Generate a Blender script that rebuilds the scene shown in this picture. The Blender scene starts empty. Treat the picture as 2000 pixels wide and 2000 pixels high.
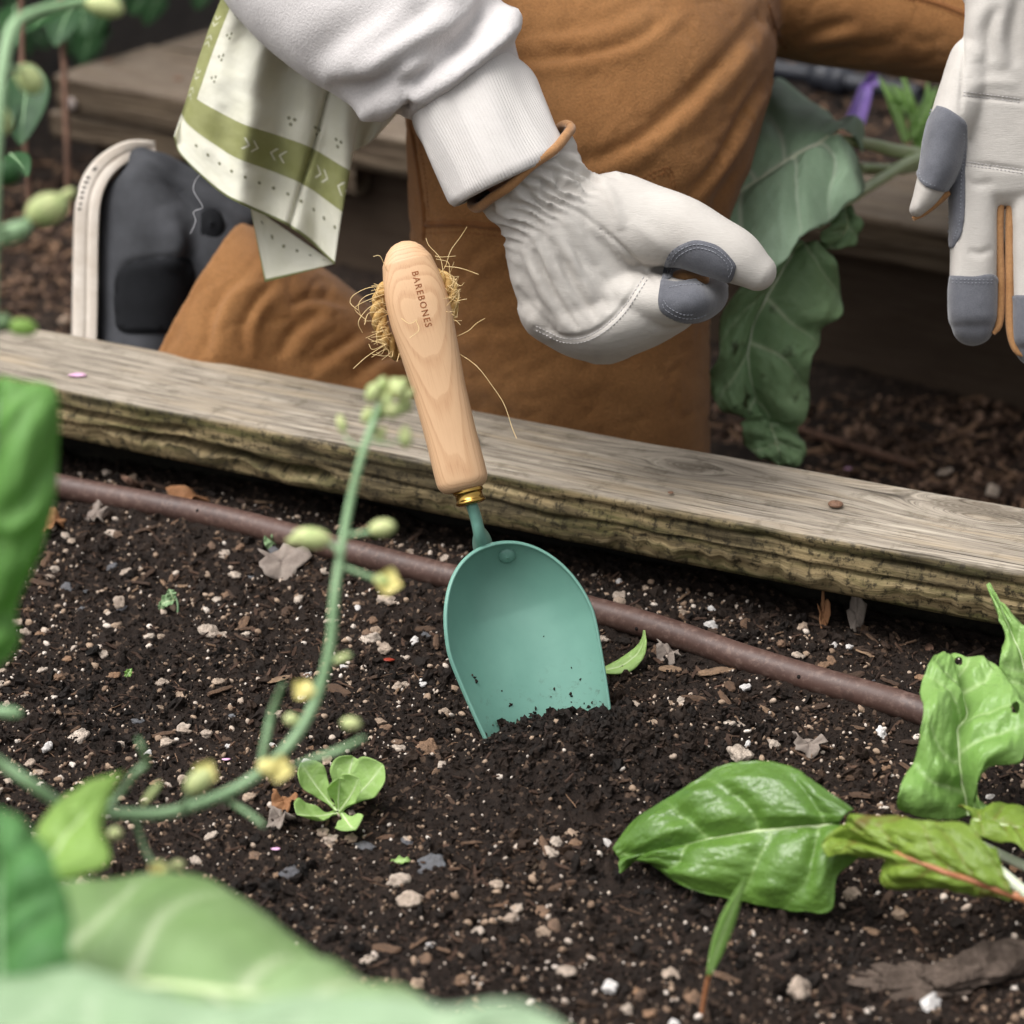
import bpy, math, random
import numpy as np
from mathutils import Vector, Matrix
from mathutils.bvhtree import BVHTree

rng = np.random.default_rng(11)
random.seed(11)
scene = bpy.context.scene
COL = scene.collection

# ------------------------------------------------------------------ camera, sky, sun, exposure
FPX = 4915.0                       # focal length in pixels of a 2000 px wide picture
CAM = np.array([0.0, 0.0, 0.61])
PITCH = math.radians(24.0)
cam_data = bpy.data.cameras.new('camera')
cam_data.sensor_width = 36.0
cam_data.lens = FPX * 36.0 / 2000.0
cam_data.clip_start = 0.02
cam_data.clip_end = 300.0
cam_data.dof.use_dof = True
cam_data.dof.focus_distance = 1.27
cam_data.dof.aperture_fstop = 8.0
camera = bpy.data.objects.new('camera', cam_data)
camera.location = CAM
camera.rotation_euler = (math.radians(90) - PITCH, 0, 0)
COL.objects.link(camera)
scene.camera = camera

SUN_EL, SUN_AZ = math.radians(65), math.radians(254)      # azimuth clockwise from +Y: high on the left
world = bpy.data.worlds.new('World')
scene.world = world
world.use_nodes = True
wn = world.node_tree
for n in list(wn.nodes):
    wn.nodes.remove(n)
sky = wn.nodes.new('ShaderNodeTexSky')
sky.sky_type = 'NISHITA'
sky.sun_disc = False
sky.sun_elevation = SUN_EL
sky.sun_rotation = SUN_AZ
sky.air_density = 1.0
sky.dust_density = 6.0
sky.ozone_density = 1.0
hs = wn.nodes.new('ShaderNodeHueSaturation')               # cloud cover takes the blue out of the sky
hs.inputs['Saturation'].default_value = 0.12
bg = wn.nodes.new('ShaderNodeBackground')
bg.inputs['Strength'].default_value = 0.15
wo = wn.nodes.new('ShaderNodeOutputWorld')
wn.links.new(sky.outputs[0], hs.inputs['Color'])
wn.links.new(hs.outputs[0], bg.inputs['Color'])
wn.links.new(bg.outputs[0], wo.inputs['Surface'])

sun_data = bpy.data.lights.new('sun', 'SUN')
sun_data.energy = 1.5
sun_data.angle = math.radians(40)
sun_data.color = (1.0, 0.975, 0.95)
sun = bpy.data.objects.new('sun', sun_data)
sd = Vector((math.sin(SUN_AZ) * math.cos(SUN_EL), math.cos(SUN_AZ) * math.cos(SUN_EL), math.sin(SUN_EL)))
sun.rotation_euler = sd.to_track_quat('Z', 'Y').to_euler()
sun.location = (0, 0, 5)
COL.objects.link(sun)

vs = scene.view_settings
vs.view_transform = 'Standard'
vs.look = 'None'
vs.gamma = 1.0
vs.use_curve_mapping = False
vs.exposure = 0.52
scene.cycles.max_bounces = 8
scene.cycles.use_denoising = True

# ------------------------------------------------------------------ geometry helpers
FW = np.array([0, math.cos(PITCH), -math.sin(PITCH)])
RT = np.array([1.0, 0, 0])
UP = np.array([0, math.sin(PITCH), math.cos(PITCH)])

def ray(px, py):
    return FW + RT * ((px - 1000) / FPX) + UP * ((1000 - py) / FPX)

def P(px, py, d):
    """point at image position px,py (2000 px frame) and distance d along the axis"""
    return CAM + d * ray(px, py)

def G(px, py, z):
    """point of the horizontal plane z seen at px,py"""
    r = ray(px, py)
    return CAM + r * ((z - CAM[2]) / r[2])

def pix(V):
    q = V - CAM
    d = q @ FW
    return 1000 + FPX * (q @ RT) / d, 1000 - FPX * (q @ UP) / d, d

def unit(v):
    v = np.asarray(v, float)
    return v / np.linalg.norm(v)

def spline(pts, n, closed=False):
    pts = np.asarray(pts, float)
    if len(pts) == 2:
        t = np.linspace(0, 1, n)[:, None]
        return pts[0] * (1 - t) + pts[1] * t
    ext = np.vstack([2 * pts[0] - pts[1], pts, 2 * pts[-1] - pts[-2]])
    seg = np.linalg.norm(np.diff(pts[:, :min(3, pts.shape[1])], axis=0), axis=1) ** 0.7 + 1e-9
    cum = np.concatenate([[0], np.cumsum(seg)])
    t = np.linspace(0, cum[-1], n)
    i = np.clip(np.searchsorted(cum, t, side='right') - 1, 0, len(pts) - 2)
    u = ((t - cum[i]) / seg[i])[:, None]
    p0, p1, p2, p3 = ext[i], ext[i + 1], ext[i + 2], ext[i + 3]
    return 0.5 * (2 * p1 + (p2 - p0) * u + (2 * p0 - 5 * p1 + 4 * p2 - p3) * u * u + (3 * p1 - p0 - 3 * p2 + p3) * u ** 3)

def _hash(ix, iy, iz, seed):
    h = (ix.astype(np.uint32) * np.uint32(374761393) + iy.astype(np.uint32) * np.uint32(668265263)
         + iz.astype(np.uint32) * np.uint32(2246822519) + np.uint32(seed * 3266489917 % 4294967296))
    h = (h ^ (h >> np.uint32(13))) * np.uint32(1274126177)
    h = h ^ (h >> np.uint32(16))
    return (h & np.uint32(0xFFFFFF)).astype(np.float64) / 0xFFFFFF

def vnoise(p, seed=0):
    with np.errstate(over='ignore'):
        i = np.floor(p).astype(np.int64)
        f = p - i
        u = f * f * (3 - 2 * f)
        r = 0
        for a in (0, 1):
            wx = u[:, 0] if a else 1 - u[:, 0]
            for b in (0, 1):
                wy = u[:, 1] if b else 1 - u[:, 1]
                for c in (0, 1):
                    wz = u[:, 2] if c else 1 - u[:, 2]
                    r = r + wx * wy * wz * _hash(i[:, 0] + a, i[:, 1] + b, i[:, 2] + c, seed)
    return r * 2 - 1

def fbm(p, scale, octaves=3, seed=0, gain=0.5):
    p = np.asarray(p, float) * np.asarray(scale, float)
    a, s, r = 1.0, 0.0, 0
    for o in range(octaves):
        r = r + a * vnoise(p + 17.3 * o, seed + o)
        s += a
        a *= gain
        p = p * 2.03
    return r / s

def grid_faces(nu, nv, wrap_v=False):
    i = np.arange(nu - 1)[:, None]
    j = np.arange(nv if wrap_v else nv - 1)[None, :]
    j2 = (j + 1) % nv
    return np.stack([i * nv + j, i * nv + j2, (i + 1) * nv + j2, (i + 1) * nv + j], -1).reshape(-1, 4)

def vnormals(V, F):
    F = np.asarray(F)
    n = np.zeros_like(V)
    a = V[F[:, 2]] - V[F[:, 0]]
    b = V[F[:, -1]] - V[F[:, 1]]
    fn = np.cross(a, b)
    for k in range(F.shape[1]):
        np.add.at(n, F[:, k], fn)
    return n / (np.linalg.norm(n, axis=1, keepdims=True) + 1e-12)

def join(parts):
    Vs, Fs, o = [], [], 0
    for V, F in parts:
        Vs.append(V)
        Fs.append(np.asarray(F) + o)
        o += len(V)
    return np.vstack(Vs), np.vstack(Fs)

ORIGIN = {}

def thing(name, label, category, loc=(0, 0, 0), group=None):
    o = bpy.data.objects.new(name, None)
    o.empty_display_size = 0.02
    o.location = loc
    COL.objects.link(o)
    o['label'] = label
    o['category'] = category
    if group:
        o['group'] = group
    ORIGIN[o.name] = np.array(loc, float)
    return o

def tag(o, label, category, group=None):
    o['label'] = label
    o['category'] = category
    if group:
        o['group'] = group
    return o

def mesh_from(name, V, F, smooth=True):
    V = np.ascontiguousarray(V, dtype=np.float32)
    F = np.asarray(F)
    me = bpy.data.meshes.new(name)
    me.vertices.add(len(V))
    me.vertices.foreach_set('co', V.ravel())
    k = F.shape[1]
    me.loops.add(F.size)
    me.loops.foreach_set('vertex_index', F.astype(np.int32).ravel())
    me.polygons.add(len(F))
    me.polygons.foreach_set('loop_start', np.arange(0, F.size, k, dtype=np.int32))
    me.update(calc_edges=True)
    me.validate()
    me.polygons.foreach_set('use_smooth', np.full(len(me.polygons), smooth, dtype=bool))
    return me

def mk(name, V, F, mat, parent=None, origin=None, smooth=True, attrs=None, label=None):
    """V in world coordinates; stored relative to the parent's (or own) origin"""
    V = np.asarray(V, float)
    org = np.zeros(3)
    if parent is not None:
        org = ORIGIN[parent.name]
    elif origin is not None:
        org = np.asarray(origin, float)
    me = mesh_from(name, V - org, F, smooth)
    if attrs:
        for k, a in attrs.items():
            a = np.asarray(a, dtype=np.float32)
            if a.ndim == 1:
                at = me.attributes.new(k, 'FLOAT', 'POINT')
                at.data.foreach_set('value', a)
            else:
                at = me.attributes.new(k, 'FLOAT_VECTOR', 'POINT')
                at.data.foreach_set('vector', a.ravel())
    if mat:
        me.materials.append(mat)
    o = bpy.data.objects.new(name, me)
    COL.objects.link(o)
    if parent is not None:
        o.parent = parent
        ORIGIN[o.name] = org
    else:
        o.location = org
        ORIGIN[o.name] = org
    if label:
        o['label'] = label
    return o

def ptube(pts, n=40, k=32, cap=5, power=2.0, cap0=True, cap1=True):
    """tube along rows (px, py, depth, half width px, half depth m)"""
    S = spline(pts, n)
    px, py, d, hw, hd = S.T
    tx, ty = np.gradient(px), np.gradient(py)
    L = np.hypot(tx, ty) + 1e-9
    tx, ty = tx / L, ty / L
    C = CAM + d[:, None] * (FW + RT * ((px - 1000) / FPX)[:, None] + UP * ((1000 - py) / FPX)[:, None])
    m = (d / FPX)[:, None]
    Nw = (RT * (-ty)[:, None] - UP * tx[:, None])
    Tw = (RT * tx[:, None] - UP * ty[:, None])
    hwm = hw[:, None] * m
    rings = []
    ph = np.linspace(0, 2 * np.pi, k, endpoint=False)
    c = np.sign(np.cos(ph)) * np.abs(np.cos(ph)) ** (2 / power)
    s = np.sign(np.sin(ph)) * np.abs(np.sin(ph)) ** (2 / power)
    def ring(i, sc=1.0, off=0.0):
        vd = unit(ray(px[i], py[i]))
        vd = unit(vd - Tw[i] * (vd @ Tw[i]))
        return C[i] + Tw[i] * off + np.outer(c, Nw[i]) * hwm[i] * sc + np.outer(s, vd) * hd[i] * sc
    if cap0:
        for q in range(cap, 0, -1):
            a = q / (cap + .35) * np.pi / 2
            rings.append(ring(0, math.cos(a), -math.sin(a) * float(min(hwm[0, 0], hd[0])) * .9))
    for i in range(n):
        rings.append(ring(i))
    if cap1:
        for q in range(1, cap + 1):
            a = q / (cap + .35) * np.pi / 2
            rings.append(ring(n - 1, math.cos(a), math.sin(a) * float(min(hwm[-1, 0], hd[-1])) * .9))
    V = np.vstack(rings)
    F = grid_faces(len(rings), k, True)
    F = np.vstack([F, capfaces(0, k, True), capfaces((len(rings) - 1) * k, k, False)])
    return V, F

def capfaces(o, k, flip):
    q = []
    for j in range(k // 2 - 1):
        f = [o + j, o + j + 1, o + k - 2 - j, o + k - 1 - j]
        q.append(f if flip else f[::-1])
    return np.array(q)

def wtube(pts, r, k=8, n=None, flat=1.0, closed_ends=True, twist=None):
    pts = np.asarray(pts, float)
    r = np.broadcast_to(np.asarray(r, float), (len(pts),))
    if n:
        S = spline(np.column_stack([pts, r]), n)
        pts, r = S[:, :3], np.maximum(S[:, 3], 1e-5)
    T = np.gradient(pts, axis=0)
    T /= np.linalg.norm(T, axis=1, keepdims=True) + 1e-12
    ref = np.array([0, 0, 1.0]) if abs(T[0, 2]) < .9 else np.array([1.0, 0, 0])
    A = np.zeros_like(pts)
    a = unit(np.cross(T[0], ref))
    for i in range(len(pts)):
        a = a - T[i] * (a @ T[i])
        a = unit(a)
        A[i] = a
    B = np.cross(T, A)
    ph = np.linspace(0, 2 * np.pi, k, endpoint=False)
    V = (pts[:, None, :] + (A[:, None, :] * np.cos(ph)[None, :, None] + B[:, None, :] * np.sin(ph)[None, :, None] * flat) * r[:, None, None]).reshape(-1, 3)
    F = grid_faces(len(pts), k, True)
    if closed_ends and k % 2 == 0 and k >= 4:
        F = np.vstack([F, capfaces(0, k, True), capfaces((len(pts) - 1) * k, k, False)])
    return V, F

def ellipsoid(c, ax, k=16, n=10):
    """ax: 3x3 rows are half axes"""
    ax = np.asarray(ax, float)
    rings = []
    for i in range(n):
        t = (i + .15) / (n - .7) * np.pi
        ph = np.linspace(0, 2 * np.pi, k, endpoint=False)
        rings.append(np.asarray(c) + np.outer(np.cos(ph) * math.sin(t), ax[0]) + np.outer(np.sin(ph) * math.sin(t), ax[1]) + np.outer(np.full(k, math.cos(t)), ax[2]))
    V = np.vstack(rings)
    F = np.vstack([grid_faces(n, k, True), capfaces(0, k, True), capfaces((n - 1) * k, k, False)])
    return V, F

def remesh(parts, voxel, smooth=6, factor=0.5):
    V, F = join(parts)
    me = mesh_from('tmp', V, F)
    ob = bpy.data.objects.new('tmp', me)
    COL.objects.link(ob)
    m = ob.modifiers.new('r', 'REMESH')
    m.mode = 'VOXEL'
    m.voxel_size = voxel
    s = ob.modifiers.new('s', 'SMOOTH')
    s.iterations = smooth
    s.factor = factor
    dg = bpy.context.evaluated_depsgraph_get()
    dg.update()
    me2 = bpy.data.meshes.new_from_object(ob.evaluated_get(dg))
    V = np.zeros(len(me2.vertices) * 3, np.float32)
    me2.vertices.foreach_get('co', V)
    V = V.reshape(-1, 3).astype(float)
    quads = np.zeros(len(me2.loops), np.int32)
    me2.loops.foreach_get('vertex_index', quads)
    F = quads.reshape(-1, 4)
    bpy.data.objects.remove(ob)
    bpy.data.meshes.remove(me2)
    bpy.data.meshes.remove(me)
    return V, F

def seg_dist(qx, qy, poly):
    """distance, signed side and arc position (0..1) of points to a polyline"""
    poly = np.asarray(poly, float)
    best = np.full(len(qx), 1e9)
    side = np.zeros(len(qx))
    arc = np.zeros(len(qx))
    L = np.hypot(*np.diff(poly, axis=0).T)
    cum = np.concatenate([[0], np.cumsum(L)])
    for i in range(len(poly) - 1):
        a, b = poly[i], poly[i + 1]
        e = (b - a) / (L[i] + 1e-9)
        rx, ry = qx - a[0], qy - a[1]
        t = np.clip(rx * e[0] + ry * e[1], 0, L[i])
        dx, dy = rx - t * e[0], ry - t * e[1]
        dd = np.hypot(dx, dy)
        m = dd < best
        best[m] = dd[m]
        side[m] = np.sign(e[0] * ry - e[1] * rx)[m]
        arc[m] = ((cum[i] + t) / cum[-1])[m]
    return best, side, arc

def wrinkle(V, N, creases, facing=True):
    """creases: (pixel polyline, amplitude m, width px[, 'fold'])"""
    px, py, d = pix(V)
    view = V - CAM
    view /= np.linalg.norm(view, axis=1, keepdims=True)
    mask = np.clip(-(N * view).sum(1) * 2.5 + .3, 0, 1) if facing else np.ones(len(V))
    disp = np.zeros(len(V))
    for cr in creases:
        poly = spline(np.array(cr[0], float), 4 * len(cr[0])) if len(cr[0]) > 2 else np.array(cr[0], float)
        A, w = cr[1], cr[2]
        dist, side, arc = seg_dist(px, py, poly)
        env = np.clip(np.sin(np.pi * np.clip(arc, 0.0, 1.0)), 0, 1) ** .6
        if len(cr) > 3:
            s = dist * side
            prof = -np.exp(-(s / w) ** 2) + .8 * np.exp(-((s - 1.9 * w) / (1.5 * w)) ** 2)
        else:
            prof = np.exp(-(dist / w) ** 2)
        disp += A * prof * env
    return V + N * (disp * mask)[:, None]

def bvh_of(V, F):
    return BVHTree.FromPolygons([tuple(v) for v in V], [tuple(int(i) for i in f) for f in F])

def hit(bvh, px, py):
    r = unit(ray(px, py))
    loc, nor, idx, dist = bvh.ray_cast(Vector(CAM), Vector(r))
    if loc is None:
        return None, None
    nor = np.array(nor)
    if nor @ r > 0:
        nor = -nor
    return np.array(loc), nor

def on_surface(bvh, poly, step=4.0):
    poly = np.asarray(poly, float)
    L = np.hypot(*np.diff(poly, axis=0).T).sum()
    S = spline(poly, max(3, int(L / step)))
    out = []
    for x, y in S:
        p, n = hit(bvh, x, y)
        if p is not None:
            out.append((p, n))
    return out

def stitches(bvh, poly, r=.00022, dash=6.0, gap=3.0, lift=.0002):
    """thread dashes lying on a surface"""
    poly = np.asarray(poly, float)
    L = np.hypot(*np.diff(poly, axis=0).T).sum()
    S = spline(poly, max(6, int(L)))
    out, i, n = [], 0, len(S)
    per = dash + gap
    k = int(L / per)
    for q in range(k):
        a = S[min(n - 1, int(q * per / L * n))]
        b = S[min(n - 1, int((q * per + dash) / L * n))]
        p0, n0 = hit(bvh, *a)
        p1, n1 = hit(bvh, *b)
        if p0 is None or p1 is None or np.linalg.norm(p0 - p1) > .01:
            continue
        m = (p0 + p1) / 2 + n0 * (lift + r * .8)
        out.append(wtube([p0 + n0 * lift * .2, m, p1 + n1 * lift * .2], [r * .7, r, r * .7], 6))
    return join(out) if out else None

def welt(bvh, poly, r, lift=0.0, k=8, step=5.0, jag=0.0):
    pts = on_surface(bvh, poly, step)
    Pn = np.array([p + n * lift for p, n in pts])
    keep = [0]
    for i in range(1, len(Pn)):
        if np.linalg.norm(Pn[i] - Pn[keep[-1]]) < .03:
            keep.append(i)
    Pn = Pn[keep]
    rr = np.full(len(Pn), r)
    rr[0] = rr[-1] = r * .5
    return wtube(Pn, rr, k)

def in_poly(x, y, poly):
    poly = np.asarray(poly, float)
    ins = np.zeros(len(x), bool)
    j = len(poly) - 1
    for i in range(len(poly)):
        xi, yi = poly[i]
        xj, yj = poly[j]
        c = ((yi > y) != (yj > y)) & (x < (xj - xi) * (y - yi) / (yj - yi + 1e-12) + xi)
        ins ^= c
        j = i
    return ins

def patch(V, F, N, poly, lift, facing=.1, smooth_poly=True):
    """a sewn-on piece: the front faces inside a pixel outline, lifted off the surface with its own edge"""
    poly = np.array(poly, float)
    if smooth_poly:
        poly = spline(np.vstack([poly, poly[:1]]), 6 * len(poly))[:-1]
    px, py, d = pix(V)
    view = V - CAM
    view /= np.linalg.norm(view, axis=1, keepdims=True)
    ok = in_poly(px, py, poly) & ((N * view).sum(1) < facing)
    fs = F[ok[F].all(1)]
    used, inv = np.unique(fs, return_inverse=True)
    fs = inv.reshape(fs.shape)
    lab = np.arange(len(used))                      # keep the largest connected piece only
    for _ in range(400):
        mn = lab[fs].min(1)
        new = lab.copy()
        for k in range(4):
            np.minimum.at(new, fs[:, k], mn)
        new = new[new]
        if (new == lab).all():
            break
        lab = new
    ids, cnts = np.unique(lab[fs[:, 0]], return_counts=True)
    fs = fs[lab[fs[:, 0]] == ids[np.argmax(cnts)]]
    used2, inv = np.unique(fs, return_inverse=True)
    used, fs = used[used2], inv.reshape(fs.shape)
    Vp, Np = V[used].copy(), N[used]
    E = np.sort(np.vstack([fs[:, [0, 1]], fs[:, [1, 2]], fs[:, [2, 3]], fs[:, [3, 0]]]), 1)
    ue, cnt = np.unique(E, axis=0, return_counts=True)
    be = set(map(tuple, ue[cnt == 1]))
    bv = sorted({i for e in be for i in e})
    cl = np.vstack([poly, poly[:1]])
    bx, by, bd = pix(Vp[bv])
    for q, i in enumerate(bv):
        best = None
        for a, b in zip(cl[:-1], cl[1:]):
            e = b - a
            t = np.clip(((bx[q] - a[0]) * e[0] + (by[q] - a[1]) * e[1]) / (e @ e + 1e-9), 0, 1)
            c = a + e * t
            dd = (c[0] - bx[q]) ** 2 + (c[1] - by[q]) ** 2
            if best is None or dd < best[0]:
                best = (dd, c)
        if best[0] < 12 ** 2:
            Vp[i] = P(best[1][0], best[1][1], bd[q])
    top = Vp + Np * lift
    n0 = len(top)
    low = Vp[bv] - Np[bv] * .001
    mp = {i: n0 + q for q, i in enumerate(bv)}
    skirt = []
    for f in fs:
        for a, b in ((0, 1), (1, 2), (2, 3), (3, 0)):
            e = (f[a], f[b])
            if tuple(sorted(e)) in be:
                skirt.append([e[1], e[0], mp[e[0]], mp[e[1]]])
    return np.vstack([top, low]), np.vstack([fs, np.array(skirt)])

# ------------------------------------------------------------------ material helpers
class Mat:
    def __init__(self, name, rough=.7, spec=.3):
        self.m = bpy.data.materials.new(name)
        self.m.use_nodes = True
        self.t = self.m.node_tree
        self.t.nodes.clear()
        self.out = self.t.nodes.new('ShaderNodeOutputMaterial')
        self.b = self.t.nodes.new('ShaderNodeBsdfPrincipled')
        self.b.inputs['Roughness'].default_value = rough
        self.b.inputs['Specular IOR Level'].default_value = spec
        self.lk(self.b.outputs[0], self.out.inputs['Surface'])
        self.tc = None
    def lk(self, a, b):
        self.t.links.new(a, b)
    def node(self, typ, **kw):
        n = self.t.nodes.new(typ)
        for k, v in kw.items():
            if hasattr(n, k) and k not in n.inputs:
                setattr(n, k, v)
            else:
                self.put(n.inputs[k], v)
        return n
    def put(self, sock, v):
        if isinstance(v, bpy.types.NodeSocket):
            self.lk(v, sock)
        elif isinstance(v, (tuple, list)) and sock.type == 'RGBA' and len(v) == 3:
            sock.default_value = (*v, 1)
        else:
            sock.default_value = v
    def co(self, scale=(1, 1, 1), rot=(0, 0, 0), loc=(0, 0, 0), which='Object'):
        if self.tc is None:
            self.tc = self.t.nodes.new('ShaderNodeTexCoord')
        mp = self.t.nodes.new('ShaderNodeMapping')
        self.lk(self.tc.outputs[which], mp.inputs['Vector'])
        mp.inputs['Scale'].default_value = scale
        mp.inputs['Rotation'].default_value = rot
        mp.inputs['Location'].default_value = loc
        return mp.outputs[0]
    def attr(self, name, vec=False):
        a = self.t.nodes.new('ShaderNodeAttribute')
        a.attribute_name = name
        return a.outputs['Vector'] if vec else a.outputs['Fac']
    def noise(self, vec, scale, detail=3, rough=.5, dist=0):
        n = self.node('ShaderNodeTexNoise', Vector=vec, Scale=scale, Detail=detail, Roughness=rough, Distortion=dist)
        return n.outputs['Fac']
    def voro(self, vec, scale, feature='F1'):
        n = self.node('ShaderNodeTexVoronoi', Vector=vec, Scale=scale)
        n.feature = feature
        return n
    def math(self, op, a, b=None, c=None, clamp=False):
        n = self.t.nodes.new('ShaderNodeMath')
        n.operation = op
        n.use_clamp = clamp
        self.put(n.inputs[0], a)
        if b is not None:
            self.put(n.inputs[1], b)
        if c is not None:
            self.put(n.inputs[2], c)
        return n.outputs[0]
    def ramp(self, fac, stops, interp='LINEAR'):
        n = self.t.nodes.new('ShaderNodeValToRGB')
        n.color_ramp.interpolation = interp
        el = n.color_ramp.elements
        while len(el) < len(stops):
            el.new(.5)
        for e, (p, c) in zip(el, stops):
            e.position = p
            e.color = (c, c, c, 1) if isinstance(c, (int, float)) else (*c, 1)
        self.lk(fac, n.inputs[0])
        return n.outputs[0]
    def mix(self, fac, a, b, blend='MIX'):
        n = self.t.nodes.new('ShaderNodeMix')
        n.data_type = 'RGBA'
        n.blend_type = blend
        self.put(n.inputs[0], fac)
        self.put(n.inputs[6], a)
        self.put(n.inputs[7], b)
        return n.outputs[2]
    def sep(self, vec):
        n = self.t.nodes.new('ShaderNodeSeparateXYZ')
        self.lk(vec, n.inputs[0])
        return n.outputs
    def comb(self, x, y, z):
        n = self.t.nodes.new('ShaderNodeCombineXYZ')
        for i, v in enumerate((x, y, z)):
            self.put(n.inputs[i], v)
        return n.outputs[0]
    def bump(self, height, strength=.5, dist=.001, prev=None):
        n = self.t.nodes.new('ShaderNodeBump')
        n.inputs['Strength'].default_value = strength
        n.inputs['Distance'].default_value = dist
        self.lk(height, n.inputs['Height'])
        if prev is not None:
            self.lk(prev, n.inputs['Normal'])
        return n.outputs[0]
    def color(self, c):
        self.put(self.b.inputs['Base Color'], c)
    def normal(self, n):
        self.lk(n, self.b.inputs['Normal'])
    def rough(self, r):
        self.put(self.b.inputs['Roughness'], r)
    def sheen(self, w, tint=(1, 1, 1), r=.5):
        self.b.inputs['Sheen Weight'].default_value = w
        self.b.inputs['Sheen Tint'].default_value = (*tint, 1)
        self.b.inputs['Sheen Roughness'].default_value = r
    def translucent(self, color, w):
        t = self.t.nodes.new('ShaderNodeBsdfTranslucent')
        self.put(t.inputs['Color'], color)
        mx = self.t.nodes.new('ShaderNodeMixShader')
        mx.inputs[0].default_value = w
        self.lk(self.b.outputs[0], mx.inputs[1])
        self.lk(t.outputs[0], mx.inputs[2])
        self.lk(mx.outputs[0], self.out.inputs['Surface'])

def srgb(r, g, b):
    return tuple((c / 255 / 12.92 if c / 255 <= .04045 else ((c / 255 + .055) / 1.055) ** 2.4) for c in (r, g, b))

def fabric(name, c1, c2, weave=1400, strength=.35, sheen=.15, big=18, rough=.9, dist=.0004, stretch=(1, 1, 1), tone=.25):
    m = Mat(name, rough, .15)
    v = m.co()
    vs_ = m.co(scale=stretch)
    fine = m.noise(vs_, weave, 2, .6)
    c = m.mix(m.ramp(m.noise(v, big, 4, .6), [(.3, 0), (.7, 1)]), c1, c2)
    c = m.mix(m.math('MULTIPLY', m.ramp(fine, [(.38, 1), (.62, 0)]), tone), c, tuple(x * .45 for x in c1))
    c = m.mix(m.math('MULTIPLY', m.ramp(m.noise(v, 230, 4, .7), [(.45, 0), (.7, 1)]), tone * .3), c, tuple(min(1, x * 1.35) for x in c2))
    m.color(c)
    m.normal(m.bump(fine, strength, dist, m.bump(m.noise(v, 160, 3, .6), .12, .002)))
    m.sheen(sheen)
    return m.m

def plain(name, c1, c2, scale=60, rough=.6, bump=.3, bscale=300, bdist=.0008, spec=.3, detail=4, metallic=0):
    m = Mat(name, rough, spec)
    v = m.co()
    m.color(m.mix(m.ramp(m.noise(v, scale, detail, .6), [(.3, 0), (.7, 1)]), c1, c2))
    if bump:
        m.normal(m.bump(m.noise(v, bscale, 4, .65), bump, bdist))
    m.b.inputs['Metallic'].default_value = metallic
    return m.m

def leafmat(name, c1, c2, vein, rough=.38, trans=.22, tcol=None, scale=25, veinmix=.85, spec=.45, spots=None, bdist=.0006):
    m = Mat(name, rough, spec)
    v = m.co()
    c = m.mix(m.ramp(m.noise(v, scale, 4, .6), [(.3, 0), (.7, 1)]), c1, c2)
    c = m.mix(m.math('MULTIPLY', m.ramp(m.noise(v, 420, 3, .7), [(.5, 0), (.75, 1)]), .25), c, tuple(x * .55 for x in c1))
    if spots:
        c = m.mix(m.ramp(m.noise(v, spots[1], 3, .6), [(spots[2], 0), (spots[2] + .08, 1)]), c, spots[0])
    c = m.mix(m.math('MULTIPLY', m.attr('vein'), veinmix, clamp=True), c, vein)
    m.color(c)
    cells = m.voro(v, 330, 'DISTANCE_TO_EDGE').outputs['Distance']
    m.normal(m.bump(m.ramp(cells, [(0, 0), (.25, 1)]), .22, bdist, m.bump(m.noise(v, 120, 3, .5), .25, .001)))
    m.rough(m.math('MULTIPLY_ADD', m.noise(v, 60, 3, .6), .25, rough - .1))
    m.translucent(tcol or tuple(min(1, x * 1.8) for x in c2), trans)
    return m.m

# ------------------------------------------------------------------ setting: soil, path, boards
ZT = 0.07                                           # top of the near board above the soil
bA, bB = G(300, 792, ZT), G(2000, 1114, ZT)
BA = unit(bB - bA)                                  # along the board, to the right and nearer
BB = np.array([-BA[1], BA[0], 0.0])                 # across the board, away from the camera
if BB[1] < 0:
    BB = -BB
B0 = bA.copy()

def bcoord(x, y):
    q = np.stack([np.asarray(x) - B0[0], np.asarray(y) - B0[1]], -1)
    return q @ BA[:2], q @ BB[:2]

# --- materials of the ground
def soil_material(name, wet=.5, chips=0.0):
    m = Mat(name, .8, .2)
    v = m.co()
    big = m.noise(v, 14, 3, .6)
    fine = m.noise(v, 260, 5, .75)
    c = m.mix(m.ramp(fine, [(.3, 0), (.72, 1)]), srgb(18, 13, 10), srgb(44, 33, 26))
    c = m.mix(m.ramp(big, [(.35, 0), (.7, .5)]), c, srgb(34, 25, 19))
    vo = m.voro(v, 420).outputs['Color']
    c = m.mix(m.ramp(m.sep(vo)[0], [(.9, 0), (.93, 1)]), c, srgb(80, 64, 52))
    m.color(c)
    m.normal(m.bump(m.noise(v, 700, 4, .7), .9, .0012, m.bump(m.noise(v, 180, 4, .7), .8, .003)))
    return m.m

M_soil = soil_material('dark_potting_soil')

def crumb_material(name, stops, rough=.85, bscale=900, spec=.25):
    m = Mat(name, rough, spec)
    v = m.co()
    c = m.ramp(m.attr('rnd'), stops)
    c = m.mix(m.ramp(m.noise(v, 500, 4, .7), [(.35, 0), (.75, .6)]), c, m.mix(.55, c, (.02, .016, .013)))
    m.color(c)
    m.normal(m.bump(m.noise(v, bscale, 3, .7), .6, .0008))
    return m.m

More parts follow.
